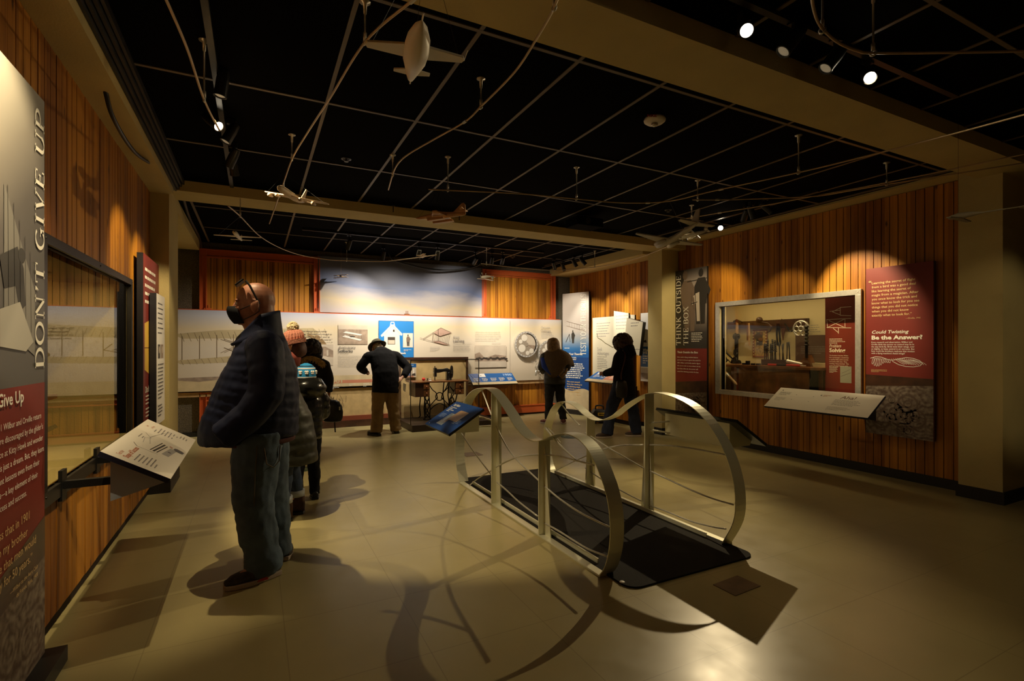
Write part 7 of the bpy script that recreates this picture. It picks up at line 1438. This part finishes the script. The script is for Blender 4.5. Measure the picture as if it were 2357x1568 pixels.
mb.add(vs, [(i*n+j, i*n+(j+1) % n, (i+1)*n+(j+1) % n, (i+1)*n+j) for i in range(8) for j in range(n)]); obj('crown_and_brim', mb, mat('grey_green_felt', (.075, .07, .045), .9, noise_amt=.25, nscale=25), ht, smooth=True, mods=(('solid', .004),))
mb = MB(); vs = []
for z in (.052, .075):
    for j in range(n): q = 2*math.pi*j/n; vs.append(P(.096*math.cos(q)*.95, .096*math.sin(q)*1.12-.02, z))
mb.add(vs, [(j, (j+1) % n, n+(j+1) % n, n+j) for j in range(n)]); obj('hat_band', mb, M_blkcloth, ht, smooth=True)
mb = MB(); p = W(.25, -.14, .86); mb.prism([p, p+Vector((.05,0,-.02)), p+Vector((.035,0,-.15)), p+Vector((.0,0,-.12))], (0,.01,0)); tag(obj('folded_paper', mb, M_white), 'white folded paper at the elderly man’s right hip', 'paper')
shoe(B, (-.17,-.02,.10), (-.45,1), M_blackm, M_blackm, L_=.28); shoe(B, (.19,.03,.10), (.2,1), M_blackm, M_blackm, L_=.28)
# --- woman with a brown shawl
c = at(1277, 976, Z=0); B = Body('blonde woman with a tweedy brown shawl over a blue jacket, seen from behind', (c.x, c.y), (.25, 1), 1.64); W = B.W
J = std(dict(hipL=(-.10,0,.9), hipR=(.10,0,.9), knL=(-.11,.02,.5), knR=(.12,.0,.5), anL=(-.13,.02,.085), anR=(.17,-.03,.085), ftL=(-.7,1), ftR=(.3,1), elL=(-.27,.02,1.13), elR=(.27,.02,1.13), wrL=(-.16,.22,1.05), wrR=(.16,.22,1.05)))
hc = W(-.03, .03, 1.60); P = build_body(B, hc, B.f+Vector((0,0,-.15)), B.r, J, skin=M_skin2, vox=.009)
trousers(B, J, mat('dark_olive_trousers', (.010, .009, .006), .85), rad=(.115,.088,.075), hem=.09)
M_dpuff = mat('dark_green_puffer', (.022, .020, .014), .55); lab(coat(B, J, [(.80,0,.215,.17,0),(.92,0,.22,.175,0),(1.05,0,.215,.17,0),(1.20,0,.215,.165,0),(1.35,0,.20,.14,0),(1.44,0,.12,.10,0)], [([(-.14,0,1.39),(-.23,0,1.34),(-.28,.0,1.13),(-.18,.20,1.03)], [.075,.08,.072,.055]), ([(.14,0,1.39),(.23,0,1.34),(.28,.0,1.13),(.18,.20,1.03)], [.075,.08,.072,.055])], M_dpuff, puff=.008, pitch=.08), 'dark quilted jacket')
mb = MB(); M_bj = mat('royal_blue_cloth', (.01, .04, .28), .7); pts = [W(-.27,-.04,1.30), W(-.275,-.08,1.20), W(-.20,-.16,1.08), W(-.10,-.21,.99), W(-.02,-.215,.97), W(.04,-.21,1.0), W(-.02,-.20,1.08), W(-.1,-.19,1.2)]; mb.tube([W(-.26,-.05,1.32), W(-.25,-.12,1.16), W(-.12,-.185,1.02), W(.02,-.20,.98)], [.05,.06,.055,.03], 12, r2=[.03,.035,.03,.02], side=B.r); lab(obj('blue_jacket_edge', mb, M_bj, B.t, smooth=True), 'royal blue jacket showing under the shawl')
M_shawl = mat('brown_tweed', (.145, .095, .045), .95, noise_amt=.55, nscale=110, bump=.5, bscale=150); mb = MB(); n = 40; rowsS = [(1.50,.085,.0),(1.46,.14,.0),(1.41,.21,.0),(1.33,.27,.0),(1.22,.295,.0),(1.12,.30,.0)]; vs = []
for i, (z, r_, _) in enumerate(rowsS):
    for j in range(n):
        q = 2*math.pi*j/n; back = max(0, -math.sin(q+.35))**1.5; hem = i/(len(rowsS)-1); bl = max(0, math.cos(q+math.pi/2+.45))**4; rt = max(0, math.cos(q))**3; zz = z-hem*(.20*bl-.12*(1-bl)*(.6+.4*math.cos(q+2.2)))-hem*.02*math.sin(q*7); fl = 1+.05*math.sin(q*5)*hem+.22*rt*hem
        vs.append(W(r_*1.02*math.cos(q)*fl+.03*hem, r_*.74*math.sin(q)*fl-.02, zz))
mb.add(vs, [(i*n+j, i*n+(j+1) % n, (i+1)*n+(j+1) % n, (i+1)*n+j) for i in range(len(rowsS)-1) for j in range(n)]); sh = obj('shawl', mb, M_shawl, B.t, smooth=True, mods=(('subsurf', 1), ('solid', .012))); lab(sh, 'coarse brown tweed shawl with a pointed back')
mb = MB(); mb.tube([W(.12,-.19,1.10), W(.02,-.22,.99), W(.07,-.22,.95), W(.16,-.20,1.04), W(.19,-.18,1.12)], [.018,.028,.035,.028,.018], 10); lab(obj('shawl_knot', mb, mat('tan_patterned_cloth', (.30, .20, .10), .9, noise_amt=.6, nscale=40), B.t, smooth=True), 'patterned knotted end')
mb = MB(); R = random.Random(9); hp = P(0, -.01, .03)
mb.tube([P(0,-.01,.118), P(0,-.015,.10), P(0,-.02,.05), P(0,-.035,-.03), P(0,-.05,-.10), P(0,-.055,-.17), P(0,-.05,-.20)], [.025,.08,.108,.12,.128,.12,.07], 18, r2=[.025,.07,.105,.09,.07,.055,.03], side=B.r)
for i in range(26): q = math.pi*(1.0+i/25); x_, y_ = math.cos(q)*.115, math.sin(q)*.085-.02; mb.tube([P(x_*.7, y_*.7, .10), P(x_, y_, .03), P(x_*1.08, y_*.9-.01, -.08), P(x_*1.0, y_*.75-.02, -.20+.02*math.sin(i*2.1))], [.012,.014,.013,.005], 6)
lab(obj('hair', mb, mat('dark_blonde_hair', (.26, .16, .07), .55, noise_amt=.4, nscale=25), B.t, smooth=True, mods=(('remesh', .009), ('smooth', 1))), 'straight dark blonde hair')
M_runner = mat('dark_pink_runner', (.18, .05, .045), .7, noise_amt=.5, nscale=30); shoe(B, (-.13,.02,.10), (-.7,1), M_runner, M_sole, L_=.27); shoe(B, (.17,-.03,.10), (.3,1), M_runner, M_sole, L_=.27)
# --- curly woman walking
c = at(1412, 1006, Z=0); B = Body('curly-haired woman in a long black hooded coat and dark jeans, walking left', (c.x+.155, c.y-.07), (-.55, 1), 1.66); W = B.W
J = std(dict(neck=(0,.02,1.46), hipL=(-.10,.02,.9), hipR=(.10,0,.9), knL=(-.16,.16,.50), anL=(-.24,.20,.085), knR=(.12,-.10,.50), anR=(.17,-.16,.10), ftL=(-.75,.75), ftR=(-.6,1), elL=(-.27,.05,1.13), elR=(.26,.05,1.13), wrL=(-.18,.28,1.08), wrR=(.18,.26,1.08)))
hc = W(0, .05, 1.60); P = build_body(B, hc, B.f+Vector((0,0,-.1)), B.r, J, vox=.009)
trousers(B, J, mat('navy_jeans', (.012, .018, .045), .85, noise_amt=.3, nscale=10), rad=(.125,.098,.098), hem=.06, name='jeans')
M_bc = mat('black_felt_coat', (.007, .006, .006), .9, spec=.2); lab(coat(B, J, [(.70,.0,.245,.20,0),(.85,0,.235,.19,0),(1.0,0,.21,.17,0),(1.15,0,.20,.16,0),(1.30,.01,.205,.155,0),(1.40,.01,.19,.13,0),(1.47,.01,.10,.10,0),(1.52,.02,.08,.085,0)], [([(-.14,0,1.40),(-.23,0,1.36),(-.30,.03,1.13),(-.20,.26,1.07)], [.08,.085,.078,.055]), ([(.14,0,1.40),(.23,0,1.36),(.28,.03,1.13),(.20,.24,1.07)], [.08,.085,.078,.055])], M_bc, name='coat'), 'long black coat')
mb = MB(); mb.tube([W(0,-.08,1.32), W(0,-.12,1.40), W(0,-.08,1.50), W(0,-.03,1.54)], [.06,.15,.14,.10], 16, r2=[.04,.08,.09,.08], side=B.r); obj('hood', mb, M_bc, B.t, smooth=True)
curls('hair', B, W(0, .02, 1.60), (.152, .145, .145), mat('brown_curly_hair', (.045, .018, .010), .55), 12, 520, .019)
t = thing('shoulder_bag', W(-.27,-.02,.86), 'dark leather shoulder bag at the walking woman’s left hip', 'bag'); c = W(-.25, -.06, .84); mb = MB(); mb.tube([c+Vector((0,0,z)) for z in (-.15,-.13,0,.11,.13)], [.06,.085,.095,.08,.05], 14, r2=[.04,.06,.07,.05,.03], side=(cc,-cs,0)); obj('bag_body', mb, mat('worn_black_leather', (.016, .014, .011), .35, bump=.5, bscale=20), t, mods=(('remesh', .012), ('smooth', 2)))
mb = MB(); mb.tube(spline([c+Vector((0,0,.10)), W(-.26,-.06,1.10), W(-.20,-.10,1.36), W(-.12,-.03,1.47)], 6), .012, 6); lab(obj('strap', mb, mat('brown_strap', (.07, .022, .010), .5), t, smooth=True), 'brown shoulder strap')
M_grey_shoe = mat('brown_leather_shoe', (.06, .035, .022), .6); shoe(B, (-.24,.20,.10), (-.75,.75), M_grey_shoe, M_sole, L_=.27); shoe(B, (.17,-.16,.11), (-.6,1), M_grey_shoe, M_sole, L_=.27)
